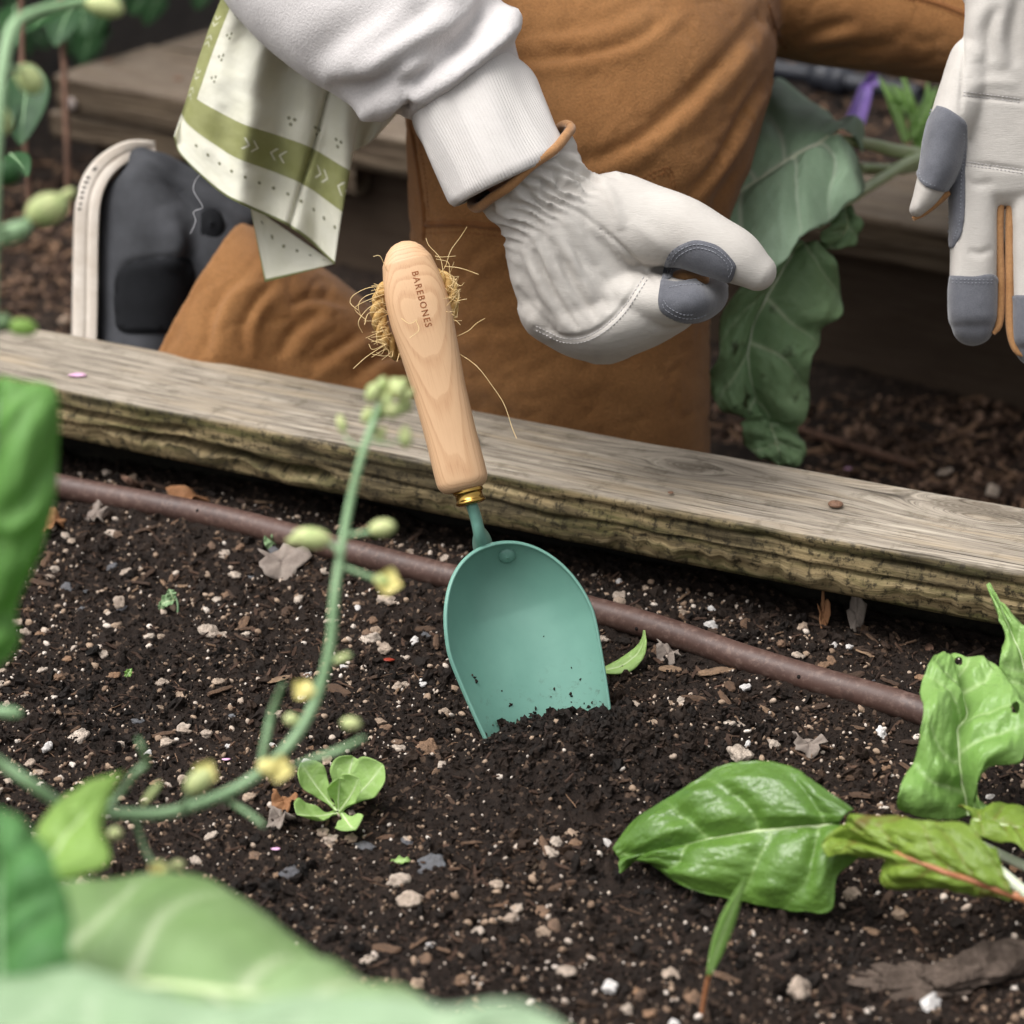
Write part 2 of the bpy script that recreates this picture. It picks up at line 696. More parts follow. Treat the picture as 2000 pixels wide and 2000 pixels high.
def object_random_material(name, stops, rough=.8, bscale=900, dirt=.5, bstr=.5, stretch=(1, 1, 1), spec=.3):
    m = Mat(name, rough, spec)
    v = m.co()
    oi = m.t.nodes.new('ShaderNodeObjectInfo')
    c = m.ramp(oi.outputs['Random'], stops)
    vv = m.node('ShaderNodeVectorMath', operation='ADD')
    m.lk(m.co(scale=stretch), vv.inputs[0])
    m.lk(oi.outputs['Location'], vv.inputs[1])
    c = m.mix(m.math('MULTIPLY', m.ramp(m.noise(vv.outputs[0], .9, 4, .7), [(.42, 0), (.66, 1)]), dirt), c, (.05, .036, .028))
    m.color(c)
    m.normal(m.bump(m.noise(vv.outputs[0], 3.0, 3, .7), bstr, .15))
    return m.m

M_crumb = crumb_material('soil_crumb', [(0, srgb(15, 11, 9)), (.5, srgb(30, 22, 17)), (.88, srgb(50, 37, 28)), (1, srgb(80, 60, 44))], .78, 900, .2)
M_grit = crumb_material('pale_grit', [(0, srgb(120, 98, 80)), (.5, srgb(170, 146, 124)), (1, srgb(222, 210, 198))], .8)
M_sliver = crumb_material('bark_sliver', [(0, srgb(44, 32, 26)), (.5, srgb(78, 58, 46)), (1, srgb(140, 110, 86))], .85)

# --- bed soil: one sheet, fine where the picture looks, coarse beyond
def lines(lo, f0, f1, hi, step, growth=1.25):
    mid = list(np.arange(f0, f1, step))
    a, s = [], step
    x = f0
    while x > lo:
        s *= growth
        x -= s
        a.append(x)
    b, s, x = [], step, mid[-1]
    while x < hi:
        s *= growth
        x += s
        b.append(x)
    return np.array(a[::-1] + mid + b)

MOUND = G(1120, 1470, 0.0)
def macro(x, y):
    p = np.stack([x, y, np.zeros_like(x)], -1)
    z = .0055 * fbm(p, 11, 3, 3)
    dx, dy = x - MOUND[0], y - MOUND[1]
    z += .017 * np.exp(-(dx / .062) ** 2 - ((dy + .012) / .036) ** 2)
    z += .008 * np.exp(-((dx - .06) / .06) ** 2 - ((dy - .01) / .05) ** 2)
    q = G(905, 1440, 0)
    z -= .004 * np.exp(-((x - q[0]) / .022) ** 2 - ((y - q[1]) / .03) ** 2)
    s, b = bcoord(x, y)
    z += .006 * np.exp(-((b + .05) / .05) ** 2) * (s < .9)
    t = np.clip((b + .075) / .06, 0, 1)
    z += .010 * t * t * (3 - 2 * t)
    return z

# the drip pipe lies on the soil; its bed is pressed in a little
PR = .0072
pp = [(-260, 858), (-60, 902), (120, 950), (300, 985), (460, 1018), (640, 1066), (860, 1122), (1010, 1156), (1160, 1192), (1300, 1232), (1450, 1284), (1600, 1330), (1760, 1376), (1900, 1424), (2050, 1476), (2300, 1580)]
PIPE = []
for a, b in pp:
    z = 0.0
    for _ in range(8):
        q = G(a, b, z)
        z = float(macro(q[:1], q[1:2])[0]) + PR * .75
    PIPE.append(G(a, b, z))
PIPE = np.array(PIPE)
for _ in range(3):
    PIPE[1:-1, 2] = (PIPE[:-2, 2] + PIPE[1:-1, 2] + PIPE[2:, 2]) / 3
for i, (a, b) in enumerate(pp):
    PIPE[i] = G(a, b, PIPE[i, 2])
gx = lines(-2.5, -.315, .315, 2.5, .00145)
gy = lines(-1.2, .83, 1.40, 1.9, .00155)
GX, GY = np.meshgrid(gx, gy, indexing='ij')
fx, fy = GX.ravel(), GY.ravel()
p3 = np.stack([fx, fy, np.zeros_like(fx)], -1)
fz = macro(fx, fy)
loose = .55 + .45 * fbm(p3, 16, 2, 9)
fz += .0034 * loose * (1 - np.abs(fbm(p3, 75, 2, 21)) * 1.7)
fz += .0022 * (1 - np.abs(fbm(p3, 190, 2, 33)) * 1.8)
fz += .0012 * fbm(p3, 480, 2, 41)
fz -= .004
pd, _, pa = seg_dist(fx, fy, spline(PIPE[:, :2], 80))
pz = np.interp(pa, np.linspace(0, 1, 80), spline(PIPE, 80)[:, 2])
w_ = np.clip(1.6 - pd / .011, 0, 1)
fz = fz * (1 - w_) + np.minimum(fz + .004, pz - .35 * PR + 1.1 * PR * np.clip(fbm(p3, 28, 3, 5), -.1, .8)) * w_
s_, b_ = bcoord(fx, fy)
cut = np.clip((b_ - .045) / .03, 0, 1)
fz = fz * (1 - cut) - .13 * cut
ZG = fz.reshape(len(gx), len(gy))
soil = mk('soil', np.stack([fx, fy, fz], -1), grid_faces(len(gx), len(gy))[:, ::-1], M_soil)
soil['kind'] = 'structure'

def soilz(x, y):
    x, y = np.atleast_1d(x), np.atleast_1d(y)
    i = np.clip(np.searchsorted(gx, x) - 1, 0, len(gx) - 2)
    j = np.clip(np.searchsorted(gy, y) - 1, 0, len(gy) - 2)
    u = np.clip((x - gx[i]) / (gx[i + 1] - gx[i]), 0, 1)
    v = np.clip((y - gy[j]) / (gy[j + 1] - gy[j]), 0, 1)
    return (ZG[i, j] * (1 - u) * (1 - v) + ZG[i + 1, j] * u * (1 - v) + ZG[i, j + 1] * (1 - u) * v + ZG[i + 1, j + 1] * u * v)

def GS(px, py):
    """soil surface point seen at a pixel"""
    z = 0.0
    for _ in range(6):
        p = G(px, py, z)
        z = float(soilz(p[0], p[1])[0])
    return G(px, py, z)

# --- the path behind the near bed and everything below: one sheet to the horizon
ZP = -0.085
px_ = lines(-60, -.75, .75, 60, .009, 1.35)
py_ = lines(-60, 1.25, 2.35, 120, .009, 1.35)
X, Y = np.meshgrid(px_, py_, indexing='ij')
x, y = X.ravel(), Y.ravel()
q = np.stack([x, y, np.zeros_like(x)], -1)
z = ZP + .008 * fbm(q, 8, 3, 51) + .007 * fbm(q, 45, 2, 52)
s_, b_ = bcoord(x, y)
z = np.where(b_ < .02, z - .12, z)
ground = mk('ground', np.stack([x, y, z], -1), grid_faces(len(px_), len(py_))[:, ::-1], soil_material('path_soil'))
ground['kind'] = 'structure'

# --- weathered boards
def board_wood(name, knots=(), light=1.0, algae=True, grey=False):
    """attributes: bl (length, across, height in m) and front (0 top .. 1 side)"""
    m = Mat(name, .85, .2)
    bl = m.attr('bl', True)
    sx = m.sep(bl)
    # grain bends round the knots
    warp = None
    kmask = None
    for (kl, kb, kr) in knots:
        dx = m.math('MULTIPLY', m.math('SUBTRACT', sx[0], kl), .42)
        dy = m.math('SUBTRACT', sx[1], kb)
        r = m.math('SQRT', m.math('ADD', m.math('MULTIPLY', dx, dx), m.math('MULTIPLY', dy, dy)))
        e = m.math('POWER', 2.718, m.math('MULTIPLY', m.math('MULTIPLY', r, r), -1 / (kr * 2.2) ** 2))
        w = m.math('MULTIPLY', e, m.math('MULTIPLY', dy, 1.6))
        warp = w if warp is None else m.math('ADD', warp, w)
        k = m.math('MULTIPLY', m.ramp(r, [(0, 1), (kr, .9), (kr * 1.25, 0)]),
                   m.math('MULTIPLY_ADD', m.math('SINE', m.math('MULTIPLY', r, 3800)), .2, .75))
        kmask = k if kmask is None else m.math('MAXIMUM', kmask, k)
    by = sx[1] if warp is None else m.math('SUBTRACT', sx[1], warp)
    lowv = m.comb(m.math('MULTIPLY', sx[0], 7), m.math('MULTIPLY', by, 60), m.math('MULTIPLY', sx[2], 60))
    fine = m.comb(m.math('MULTIPLY', sx[0], 26), m.math('MULTIPLY', by, 620), m.math('MULTIPLY', sx[2], 520))
    mid = m.comb(m.math('MULTIPLY', sx[0], 13), m.math('MULTIPLY', by, 230), m.math('MULTIPLY', sx[2], 200))
    nl = m.noise(lowv, 1, 4, .6)
    nm = m.noise(mid, 1, 4, .65)
    nf = m.noise(fine, 1, 3, .7)
    L = light
    top = m.ramp(nm, [(.25, srgb(112 * L, 104 * L, 94 * L)), (.5, srgb(152 * L, 142 * L, 128 * L)), (.75, srgb(186 * L, 176 * L, 160 * L))])
    top = m.mix(m.math('MULTIPLY', m.ramp(nf, [(.5, 0), (.66, 1)]), .8), top, srgb(72 * L, 64 * L, 54 * L))
    top = m.mix(m.math('MULTIPLY', m.ramp(nl, [(.5, 0), (.7, 1)]), .5), top, srgb(172 * L, 152 * L, 122 * L))
    top = m.mix(m.math('MULTIPLY', m.ramp(m.noise(bl, 55, 5, .7), [(.54, 0), (.66, 1)]), .5), top, srgb(88 * L, 80 * L, 66 * L))
    ck = m.noise(m.comb(m.math('MULTIPLY', sx[0], 9), m.math('MULTIPLY', by, 420), m.math('MULTIPLY', sx[2], 300)), 1, 2, .5)
    top = m.mix(m.math('MULTIPLY', m.ramp(ck, [(.62, 0), (.68, 1)]), .8), top, srgb(44 * L, 38 * L, 32 * L))
    if kmask is not None:
        top = m.mix(m.math('MULTIPLY', kmask, .75), top, srgb(78 * L, 68 * L, 56 * L))
    fc = m.ramp(nm, [(.25, srgb(100 * L, 86 * L, 62 * L)), (.5, srgb(146 * L, 128 * L, 94 * L)), (.75, srgb(178 * L, 160 * L, 124 * L))])
    fc = m.mix(m.math('MULTIPLY', m.ramp(nf, [(.5, 0), (.7, 1)]), .45), fc, srgb(66 * L, 54 * L, 40 * L))
    if algae:
        a1 = m.noise(m.comb(m.math('MULTIPLY', sx[0], 12), m.math('MULTIPLY', sx[1], 90), m.math('MULTIPLY', sx[2], 90)), 1, 6, .72)
        fc = m.mix(m.math('MULTIPLY', m.ramp(a1, [(.46, 0), (.6, 1)]), .8), fc, srgb(74 * L, 74 * L, 40 * L))
        sp = m.noise(bl, 190, 6, .75)
        fc = m.mix(m.math('MULTIPLY', m.ramp(sp, [(.50, 0), (.6, 1)]), .85), fc, srgb(30 * L, 27 * L, 20 * L))
        a2 = m.noise(m.comb(m.math('MULTIPLY', sx[0], 9), m.math('MULTIPLY', sx[1], 30), m.math('MULTIPLY', sx[2], 30)), 1, 5, .7)
        fc = m.mix(m.math('MULTIPLY', m.ramp(a2, [(.48, 0), (.62, 1)]), .8), fc, srgb(46 * L, 41 * L, 30 * L))
    if grey:
        top = m.mix(.35, top, srgb(104, 80, 62))
        fc = m.mix(.8, fc, m.mix(.6, top, srgb(60, 46, 38)))
    m.color(m.mix(m.attr('front'), top, fc))
    h = m.math('ADD', m.math('MULTIPLY', nm, .6), m.math('MULTIPLY', nf, .5))
    m.normal(m.bump(h, .75, .0016, m.bump(m.noise(bl, 600, 4, .7), .4, .0006)))
    return m.m

def plank(name, o, a, b, length, width, thick, mat, parent, nl=260, rag=.004, groove=.0008, seed=0, cavity=None, rnd=.004, na=None):
    """weathered plank; o = front top corner at one end, a along, b across (away), thickness downwards"""
    prof = []
    def arc(cb, cz, r, a0, a1, n):
        for t in np.linspace(a0, a1, n):
            prof.append((cb + r * math.cos(t), cz + r * math.sin(t)))
    r = rnd
    nt, nf_ = 26, 18
    arc(r, -r, r, np.pi, np.pi / 2, 6)
    for t in np.linspace(0, 1, nt + 2)[1:-1]:
        prof.append((r + (width - 2 * r) * t, 0))
    arc(width - r, -r, r, np.pi / 2, 0, 5)
    for t in np.linspace(0, 1, 8)[1:-1]:
        prof.append((width, -r - (thick - 2 * r) * t))
    arc(width - r, -thick + r, r, 0, -np.pi / 2, 4)
    for t in np.linspace(0, 1, 8)[1:-1]:
        prof.append((width - r - (width - 2 * r) * t, -thick))
    arc(r, -thick + r, r, -np.pi / 2, -np.pi, 5)
    for t in np.linspace(0, 1, nf_ + 2)[1:-1]:
        prof.append((0, -thick + r + (thick - 2 * r) * t))
    prof = np.array(prof)
    k = len(prof)
    l = np.linspace(0, length, nl)
    LL, BBv = np.meshgrid(l, prof[:, 0], indexing='ij')
    _, ZZ = np.meshgrid(l, prof[:, 1], indexing='ij')
    LL, bb, zz = LL.ravel(), BBv.ravel(), ZZ.ravel()
    l0, b0, z0 = LL.copy(), bb.copy(), zz.copy()
    front = np.clip(1 - bb / .003, 0, 1) * np.clip((-zz - .001) / .002, 0, 1)
    front = np.maximum(front, np.clip((-zz - .004) / .004, 0, 1) * (bb > width * .5))
    front = np.maximum(front, (zz < -thick * .9) * 1.0)
    sd_ = seed * 10
    g = fbm(np.stack([LL * 9, bb * 0 + 3, zz * 190], -1), 1, 3, 60 + sd_)
    g2 = fbm(np.stack([LL * 30, bb * 0 + 3, zz * 420], -1), 1, 2, 64 + sd_)
    isf = np.clip(1 - b0 / .004, 0, 1)
    bb = bb + isf * (groove * 1.6 * g + groove * .8 * g2 + .0012 * fbm(np.stack([LL * 40, zz * 60, zz * 0], -1), 1, 3, 68 + sd_))
    ist = (z0 > -.0015)
    zz = zz + ist * (groove * .5 * fbm(np.stack([LL * 14, bb * 330, bb * 0], -1), 1, 3, 70 + sd_) + .0012 * fbm(np.stack([LL * 10, bb * 20, bb * 0], -1), 1, 2, 72 + sd_))
    low = np.clip((-z0 - thick * .45) / (thick * .55), 0, 1)
    ragn = fbm(np.stack([LL * 22, LL * 0, LL * 0], -1), 1, 4, 74 + sd_, .65)
    zz = zz + low * isf * rag * np.clip(ragn + .25, -.6, 1.4)
    bb = bb + low * isf * rag * .8 * np.clip(ragn, 0, 1)
    if cavity:
        for (c0, c1, zc, hw_, dep) in cavity:
            env = np.clip((LL - c0) / .02, 0, 1) * np.clip((c1 - LL) / .02, 0, 1)
            wob = zc + .003 * fbm(np.stack([LL * 30, LL * 0, LL * 0], -1), 1, 3, 80)
            bb = bb + isf * env * dep * np.exp(-((z0 - wob) / hw_) ** 2)
    zz = zz + .0015 * np.sin(LL * 5 + seed)
    V = np.asarray(o) + np.outer(LL, a) + np.outer(bb, b) + np.outer(zz, [0, 0, 1])
    F = np.vstack([grid_faces(nl, k, True), capfaces(0, k, True) if k % 2 == 0 else np.zeros((0, 4), int), capfaces((nl - 1) * k, k, False) if k % 2 == 0 else np.zeros((0, 4), int)])
    if k % 2:
        # odd ring: close the ends with a fan of quads
        ce = []
        for oo, fl in ((0, True), ((nl - 1) * k, False)):
            for j in range((k - 1) // 2 - 1 + 1):
                f = [oo + j, oo + j + 1, oo + k - 2 - j, oo + k - 1 - j]
                if len(set(f)) == 4:
                    ce.append(f if fl else f[::-1])
        F = np.vstack([F, np.array(ce)])
    # end grain darker by its own front attribute
    return mk(name, V, F[:, ::-1], mat, parent, attrs={'bl': np.stack([l0, b0, z0], -1), 'front': front})

def nail_head(parent, p, n, r, mat, name='nail_head'):
    n = unit(n)
    t1 = unit(np.cross(n, [0.3, 1, 0.1]))
    t2 = np.cross(n, t1)
    V, F = ellipsoid(np.asarray(p) + n * r * .05, [t1 * r, t2 * r, n * r * .35], 12, 7)
    return mk(name, V, F, mat, parent)

M_rust = plain('rusty_nail', srgb(96, 70, 54), srgb(140, 108, 88), 900, .6, .4, 1500, .0004)

EXT = .45
bed_wall = thing('bed_edging', 'weathered grey timber edging of the near soil bed in front of the kneeling person', 'edging', tuple(B0 + np.array([0, 0, ZP - ZT])))
def bl_of(px, py):
    q = G(px, py, ZT) - B0
    return float(q @ BA) + EXT, float(q @ BB)
BW = float(bl_of(1300, 866)[1]) + .004
kn = [bl_of(1345, 905) + (.006,), bl_of(1893, 988) + (.0085,), bl_of(1962, 1003) + (.007,)]
M_board = board_wood('weathered_board', kn)
BLEN = float((bB - bA) @ BA) + 2 * EXT
c0 = bl_of(330, 800)[0]
plank('top_board', B0 - BA * EXT, BA, BB, BLEN, BW, .034, M_board, bed_wall, nl=1100, rag=.012, groove=.0010, seed=1,
      cavity=[(c0 - .05, c0 + .11, -.024, .0028, .016), (c0 - .1, c0 + .02, -.014, .0018, .008), (c0 + .2, c0 + 1.0, -.0085, .0009, .003), (c0 + .1, c0 + 1.2, -.0185, .0009, .003)])
plank('lower_board', B0 - BA * EXT + BB * .048 + np.array([0, 0, -.0365]), BA, BB, BLEN, .036, .12, board_wood('shade_darkened_board', (), .22), bed_wall, nl=200, rag=.0, groove=.001, seed=2)  # added behind the gap to block light; shade put into its dark colour
for (x_, y_, r_) in ((1632, 985, .0042), (1310, 962, .0016), (930, 856, .0018)):
    nail_head(bed_wall, G(x_, y_, ZT + .0004), (0, 0, 1), r_, M_rust)

# --- brown drip pipe
m = Mat('brown_drip_pipe', .5, .4)
v = m.co()
c = m.mix(m.ramp(m.noise(v, 30, 4, .6), [(.3, 0), (.7, 1)]), srgb(68, 49, 43), srgb(88, 65, 57))
c = m.mix(m.math('MULTIPLY', m.ramp(m.noise(v, 230, 5, .75), [(.5, 0), (.66, 1)]), .55), c, srgb(122, 100, 90))
c = m.mix(m.math('MULTIPLY', m.ramp(m.noise(v, 60, 5, .75), [(.56, 0), (.62, 1)]), .45), c, srgb(48, 34, 30))
m.color(c)
m.rough(m.math('MULTIPLY_ADD', m.noise(v, 80, 4, .6), .35, .32))
m.normal(m.bump(m.noise(v, 500, 4, .7), .25, .0005))
M_pipe = m.m
V, F = wtube(PIPE, PR, 28, n=260)
pipe = thing('drip_pipe', 'brown plastic irrigation pipe running across the soil behind the green scoop', 'pipe', tuple(PIPE[6] * np.array([1, 1, 0])))
mk('tube', V, F, M_pipe, pipe)
bv_pipe = bvh_of(V, F)
M_hole = plain('emitter_hole', srgb(22, 15, 14), srgb(30, 22, 20), 500, .9, 0)
for (x_, y_) in ((385, 997), (1243, 1228), (1560, 1322)):
    p, n = hit(bv_pipe, x_, y_)
    if p is not None:
        t1 = unit(np.cross(n, [0, 0, 1]))
        V2, F2 = ellipsoid(p, [t1 * .0011, np.cross(n, t1) * .0011, n * .0003], 12, 6)
        mk('emitter', V2, F2, M_hole, pipe)

# --- rear raised bed: capped with flat planks
ZR = 0.05
rA, rB = G(105, 146, ZR), G(1700, 428, ZR)
RA = unit(rB - rA)
RB = np.array([-RA[1], RA[0], 0.0])
rear = thing('rear_bed_edging', 'grey plank edging of the far raised bed behind the kneeling person', 'edging', tuple(rA * np.array([1, 1, 0]) + np.array([0, 0, ZP])))
M_rear = board_wood('weathered_rear_plank', (), .82, False, True)
M_rear2 = board_wood('dark_rear_board', (), .5, False, True)  # plank wood again, the shade under the step put into its darker colour
RL = 1.7
plank('front_plank', rA, RA, RB, RL, .135, .034, M_rear, rear, nl=300, rag=.002, groove=.0012, seed=3)
plank('side_plank', rA + RB * .138, RB, RA, 1.3, .135, .033, M_rear, rear, nl=200, rag=.002, groove=.0012, seed=4)
plank('trim_board', rA + RB * .004 - RA * .012 + np.array([0, 0, -.0365]), RA, RB, .34, .022, .026, M_rear, rear, nl=100, rag=.002, groove=.0012, seed=7)
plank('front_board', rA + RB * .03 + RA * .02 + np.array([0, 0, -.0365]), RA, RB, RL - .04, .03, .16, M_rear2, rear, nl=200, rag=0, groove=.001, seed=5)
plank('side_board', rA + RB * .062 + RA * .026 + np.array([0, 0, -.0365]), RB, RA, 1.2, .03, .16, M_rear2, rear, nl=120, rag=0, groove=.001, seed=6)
for (x_, y_) in ((348, 154), (212, 120), (1790, 420)):
    nail_head(rear, G(x_, y_, ZR + .0005), (0, 0, 1), .0045, M_rust)
pn = rA + RA * .022 - RB * .0 + np.array([0, 0, -.05])
nail_head(rear, P(140, 203, float((rA - CAM) @ FW) - .004), -RB, .006, plain('pale_screw', srgb(150, 136, 130), srgb(190, 176, 168), 500, .5, .2, 900, .0004, .4, 3), 'screw_head')

s = np.linspace(.14, 1.7, 160)
t = np.linspace(.125, 1.2, 110)
S, T = np.meshgrid(s, t, indexing='ij')
xy = rA[:2] + np.outer(S.ravel(), RA[:2]) + np.outer(T.ravel(), RB[:2])
q = np.column_stack([xy, np.zeros(len(xy))])
z = .022 + .01 * fbm(q, 9, 3, 91) + .008 * fbm(q, 50, 3, 92)
rsoil = mk('rear_bed_soil', np.column_stack([xy, z]), grid_faces(len(s), len(t)), M_soil)
rsoil['kind'] = 'structure'

# ------------------------------------------------------------------ loose stuff on the soil
def ico(sub=1):
    t = (1 + 5 ** .5) / 2
    v = [(-1, t, 0), (1, t, 0), (-1, -t, 0), (1, -t, 0), (0, -1, t), (0, 1, t), (0, -1, -t), (0, 1, -t), (t, 0, -1), (t, 0, 1), (-t, 0, -1), (-t, 0, 1)]
    f = [(0, 11, 5), (0, 5, 1), (0, 1, 7), (0, 7, 10), (0, 10, 11), (1, 5, 9), (5, 11, 4), (11, 10, 2), (10, 7, 6), (7, 1, 8), (3, 9, 4), (3, 4, 2), (3, 2, 6), (3, 6, 8), (3, 8, 9), (4, 9, 5), (2, 4, 11), (6, 2, 10), (8, 6, 7), (9, 8, 1)]
    V = np.array(v, float)
    V /= np.linalg.norm(V[0])
    for _ in range(sub):
        V = list(map(tuple, V))
        cache, nf = {}, []
        def midp(a, b):
            k = (min(a, b), max(a, b))
            if k not in cache:
                m_ = np.array(V[a]) + np.array(V[b])
                V.append(tuple(m_ / np.linalg.norm(m_)))
                cache[k] = len(V) - 1
            return cache[k]
        for a, b, c in f:
            ab, bc, ca = midp(a, b), midp(b, c), midp(c, a)
            nf += [(a, ab, ca), (b, bc, ab), (c, ca, bc), (ab, bc, ca)]
        V, f = np.array(V), nf
    return np.array(V), np.array(f)

def lump(sub, seed, rough=.35, flat=.75, freq=1.3):
    V, F = ico(sub)
    V = V * (1 + rough * fbm(V, freq, 3, seed))[:, None]
    sc = np.array([1, .6 + .4 * ((seed * 37) % 10) / 10, flat * (.7 + .3 * ((seed * 53) % 10) / 10)])
    return V * sc, F

def splinter(seed):
    r = np.random.default_rng(seed)
    n = 4
    V = []
    for i in range(n):
        tt = i / (n - 1)
        w = (.16 + .1 * r.random()) * (1 - .55 * abs(2 * tt - 1) ** 2)
        h = .07 + .04 * r.random()
        cx, cz = (r.random() - .5) * .12, (r.random() - .5) * .08
        V += [(-1 + 2 * tt + (r.random() - .5) * .15, cx + sx_ * w, cz + sz_ * h) for sx_, sz_ in ((-1, -1), (1, -1), (1, 1), (-1, 1))]
    V = np.array(V)
    F = np.vstack([grid_faces(n, 4, True), [[0, 1, 2, 3]], [[4 * n - 1, 4 * n - 2, 4 * n - 3, 4 * n - 4]]])
    return V, F

def rand_rot(n, tilt=1.0):
    a = rng.random(n) * 2 * np.pi
    b = (rng.random(n) - .5) * np.pi * tilt
    c = (rng.random(n) - .5) * np.pi * tilt
    R = np.zeros((n, 3, 3))
    ca, sa, cb, sb, cc, sc = np.cos(a), np.sin(a), np.cos(b), np.sin(b), np.cos(c), np.sin(c)
    R[:, 0, 0] = ca * cb; R[:, 0, 1] = ca * sb * sc - sa * cc; R[:, 0, 2] = ca * sb * cc + sa * sc
    R[:, 1, 0] = sa * cb; R[:, 1, 1] = sa * sb * sc + ca * cc; R[:, 1, 2] = sa * sb * cc - ca * sc
    R[:, 2, 0] = -sb; R[:, 2, 1] = cb * sc; R[:, 2, 2] = cb * cc
    return R

def scatter(name, bases, pos, size, mat, tilt=1.0, parent=None, smooth=True, field=None):
    n = len(pos)
    R = rand_rot(n, tilt)
    which = rng.integers(0, len(bases), n)
    Vs, Fs, As, o = [], [], [], 0
    for w, (V, F) in enumerate(bases):
        idx = np.where(which == w)[0]
        if not len(idx):
            continue
        W = np.einsum('nij,vj->nvi', R[idx], V) * size[idx][:, None, None] + pos[idx][:, None, :]
        k = len(V)
        Vs.append(W.reshape(-1, 3))
        Fs.append((F[None] + (np.arange(len(idx)) * k)[:, None, None]).reshape(-1, F.shape[1]) + o)
        rv = rng.random(len(idx))
        if field is not None:
            rv = np.clip(.55 * rv + field[idx], 0, 1)
        As.append(np.repeat(rv, k))
        o += k * len(idx)
    ob = mk(name, np.vstack(Vs), np.vstack(Fs), mat, parent, attrs={'rnd': np.concatenate(As)}, smooth=smooth)
    ob['kind'] = 'stuff'
    return ob

def visible_points(n, x0=-60, x1=2060, y0=890, y1=2060):
    """points spread evenly over the soil in view, in front of the board"""
    out = []
    lo, hi = G(1000, y1, 0)[1], G(1000, y0, 0)[1]
    while len(out) < n:
        x = rng.uniform(-.34, .34, 4 * n)
        y = rng.uniform(lo, hi + .12, 4 * n)
        V = np.stack([x, y, np.zeros_like(x)], -1)
        a, b, d = pix(V)
        _, bb = bcoord(x, y)
        ok = (a > x0) & (a < x1) & (b < y1) & (bb < .02) & (seg_dist(x, y, PIPE[:, :2])[0] > PR * 1.15)
        out += list(V[ok][:n - len(out)])
    Q = np.array(out)
    Q[:, 2] = soilz(Q[:, 0], Q[:, 1])
    return Q

def not_mound(Q, keep=.25):
    d2 = ((Q[:, 0] - MOUND[0]) / .075) ** 2 + ((Q[:, 1] - MOUND[1] + .02) / .06) ** 2
    return (d2 > 1) | (rng.random(len(Q)) < keep)

crumb_bases = [lump(0, i + 1, .7, .6, 2.3) for i in range(8)]
crumb_bases2 = [lump(1, i + 40, .95, .62, 2.4) for i in range(8)]
def patchy(Q):
    return .2 + .5 * fbm(Q, 22, 3, 101)
Q = visible_points(38000)
sz = .0004 + .0012 * rng.random(len(Q)) ** 2.6
Q[:, 2] += sz * .3
scatter('soil_crumbs', crumb_bases, Q, sz, M_crumb, smooth=False, field=patchy(Q))
Q = visible_points(5000)
Q = Q[fbm(Q, 30, 2, 103) + .8 * rng.random(len(Q)) > .25]
sz = .0012 + .0034 * rng.random(len(Q)) ** 3.2
Q[:, 2] += sz * .2
scatter('soil_clods', crumb_bases2, Q, sz, M_crumb, smooth=False, field=patchy(Q))
Q = np.column_stack([MOUND[0] + .02 + .045 * rng.standard_normal(800), MOUND[1] - .012 + .026 * rng.standard_normal(800), np.zeros(800)])
Q[:, 2] = soilz(Q[:, 0], Q[:, 1])
sz = .0009 + .0026 * rng.random(len(Q)) ** 3
Q[:, 2] += sz * .4
scatter('mound_clods', [lump(1, i + 140, 1.1, .75, 2.6) for i in range(8)], Q, sz, M_crumb, smooth=False, field=patchy(Q) + .12)
Q = visible_points(6500)
Q = Q[not_mound(Q, .55)]
dens = fbm(Q, 20, 2, 77)
Q = Q[dens + .5 * rng.random(len(Q)) > -.12]
sz = .00035 + .0011 * rng.random(len(Q)) ** 2.2
Q[:, 2] += sz * .5
scatter('pale_grit', [lump(0, i + 9, .4, .8, 1.6) for i in range(5)], Q, sz, M_grit)
Q = visible_points(2600)
sz = .0012 + .0036 * rng.random(len(Q)) ** 2.2
Q[:, 2] += .0008
scatter('bark_slivers', [splinter(i) for i in range(8)], Q, sz, M_sliver, .45, smooth=False, field=patchy(Q) - .2)
Q = visible_points(420)
fb_ = []
for p in Q:
    n_ = 7
    a_ = rng.uniform(0, 6.28)
    L_ = rng.uniform(.003, .012)
    t_ = np.linspace(-.5, .5, n_)
    cv = rng.uniform(-.5, .5)
    x_ = p[0] + L_ * (t_ * math.cos(a_) - cv * t_ * t_ * math.sin(a_))
    y_ = p[1] + L_ * (t_ * math.sin(a_) + cv * t_ * t_ * math.cos(a_))
    z_ = np.maximum(soilz(x_, y_), p[2]) + .0004 + .0012 * rng.random() * np.cos(t_ * 3)
    fb_.append(wtube(np.stack([x_, y_, z_], -1), rng.uniform(.00012, .0003), 4))
V, F = join(fb_)
rf = mk('root_fibres', V, F, M_sliver, attrs={'rnd': np.repeat(rng.random(len(fb_)) ** 1.5, len(fb_[0][0]))})
rf['kind'] = 'stuff'

# --- individual pebbles and perlite grains
M_pebble = {
    'pale': object_random_material('pale_pumice', [(0, srgb(190, 170, 152)), (.5, srgb(212, 196, 180)), (1, srgb(186, 160, 136))], .85),
    'white': object_random_material('white_perlite', [(0, srgb(224, 216, 210)), (1, srgb(240, 236, 232))], .8, dirt=.25),
    'tan': object_random_material('tan_pebble', [(0, srgb(150, 118, 92)), (.5, srgb(128, 104, 86)), (1, srgb(164, 128, 98))], .8),
    'grey': object_random_material('grey_pebble', [(0, srgb(110, 112, 116)), (.5, srgb(92, 92, 96)), (1, srgb(132, 134, 138))], .7, dirt=.4),
}
PEB = {}
for kind in M_pebble:
    PEB[kind] = []
    for i in range(6):
        V, F = lump(2, i * 7 + len(kind), .75, .72 if kind != 'grey' else .35, 1.7)
        me = mesh_from('pebble', V, F)
        me.materials.append(M_pebble[kind])
        PEB[kind].append(me)
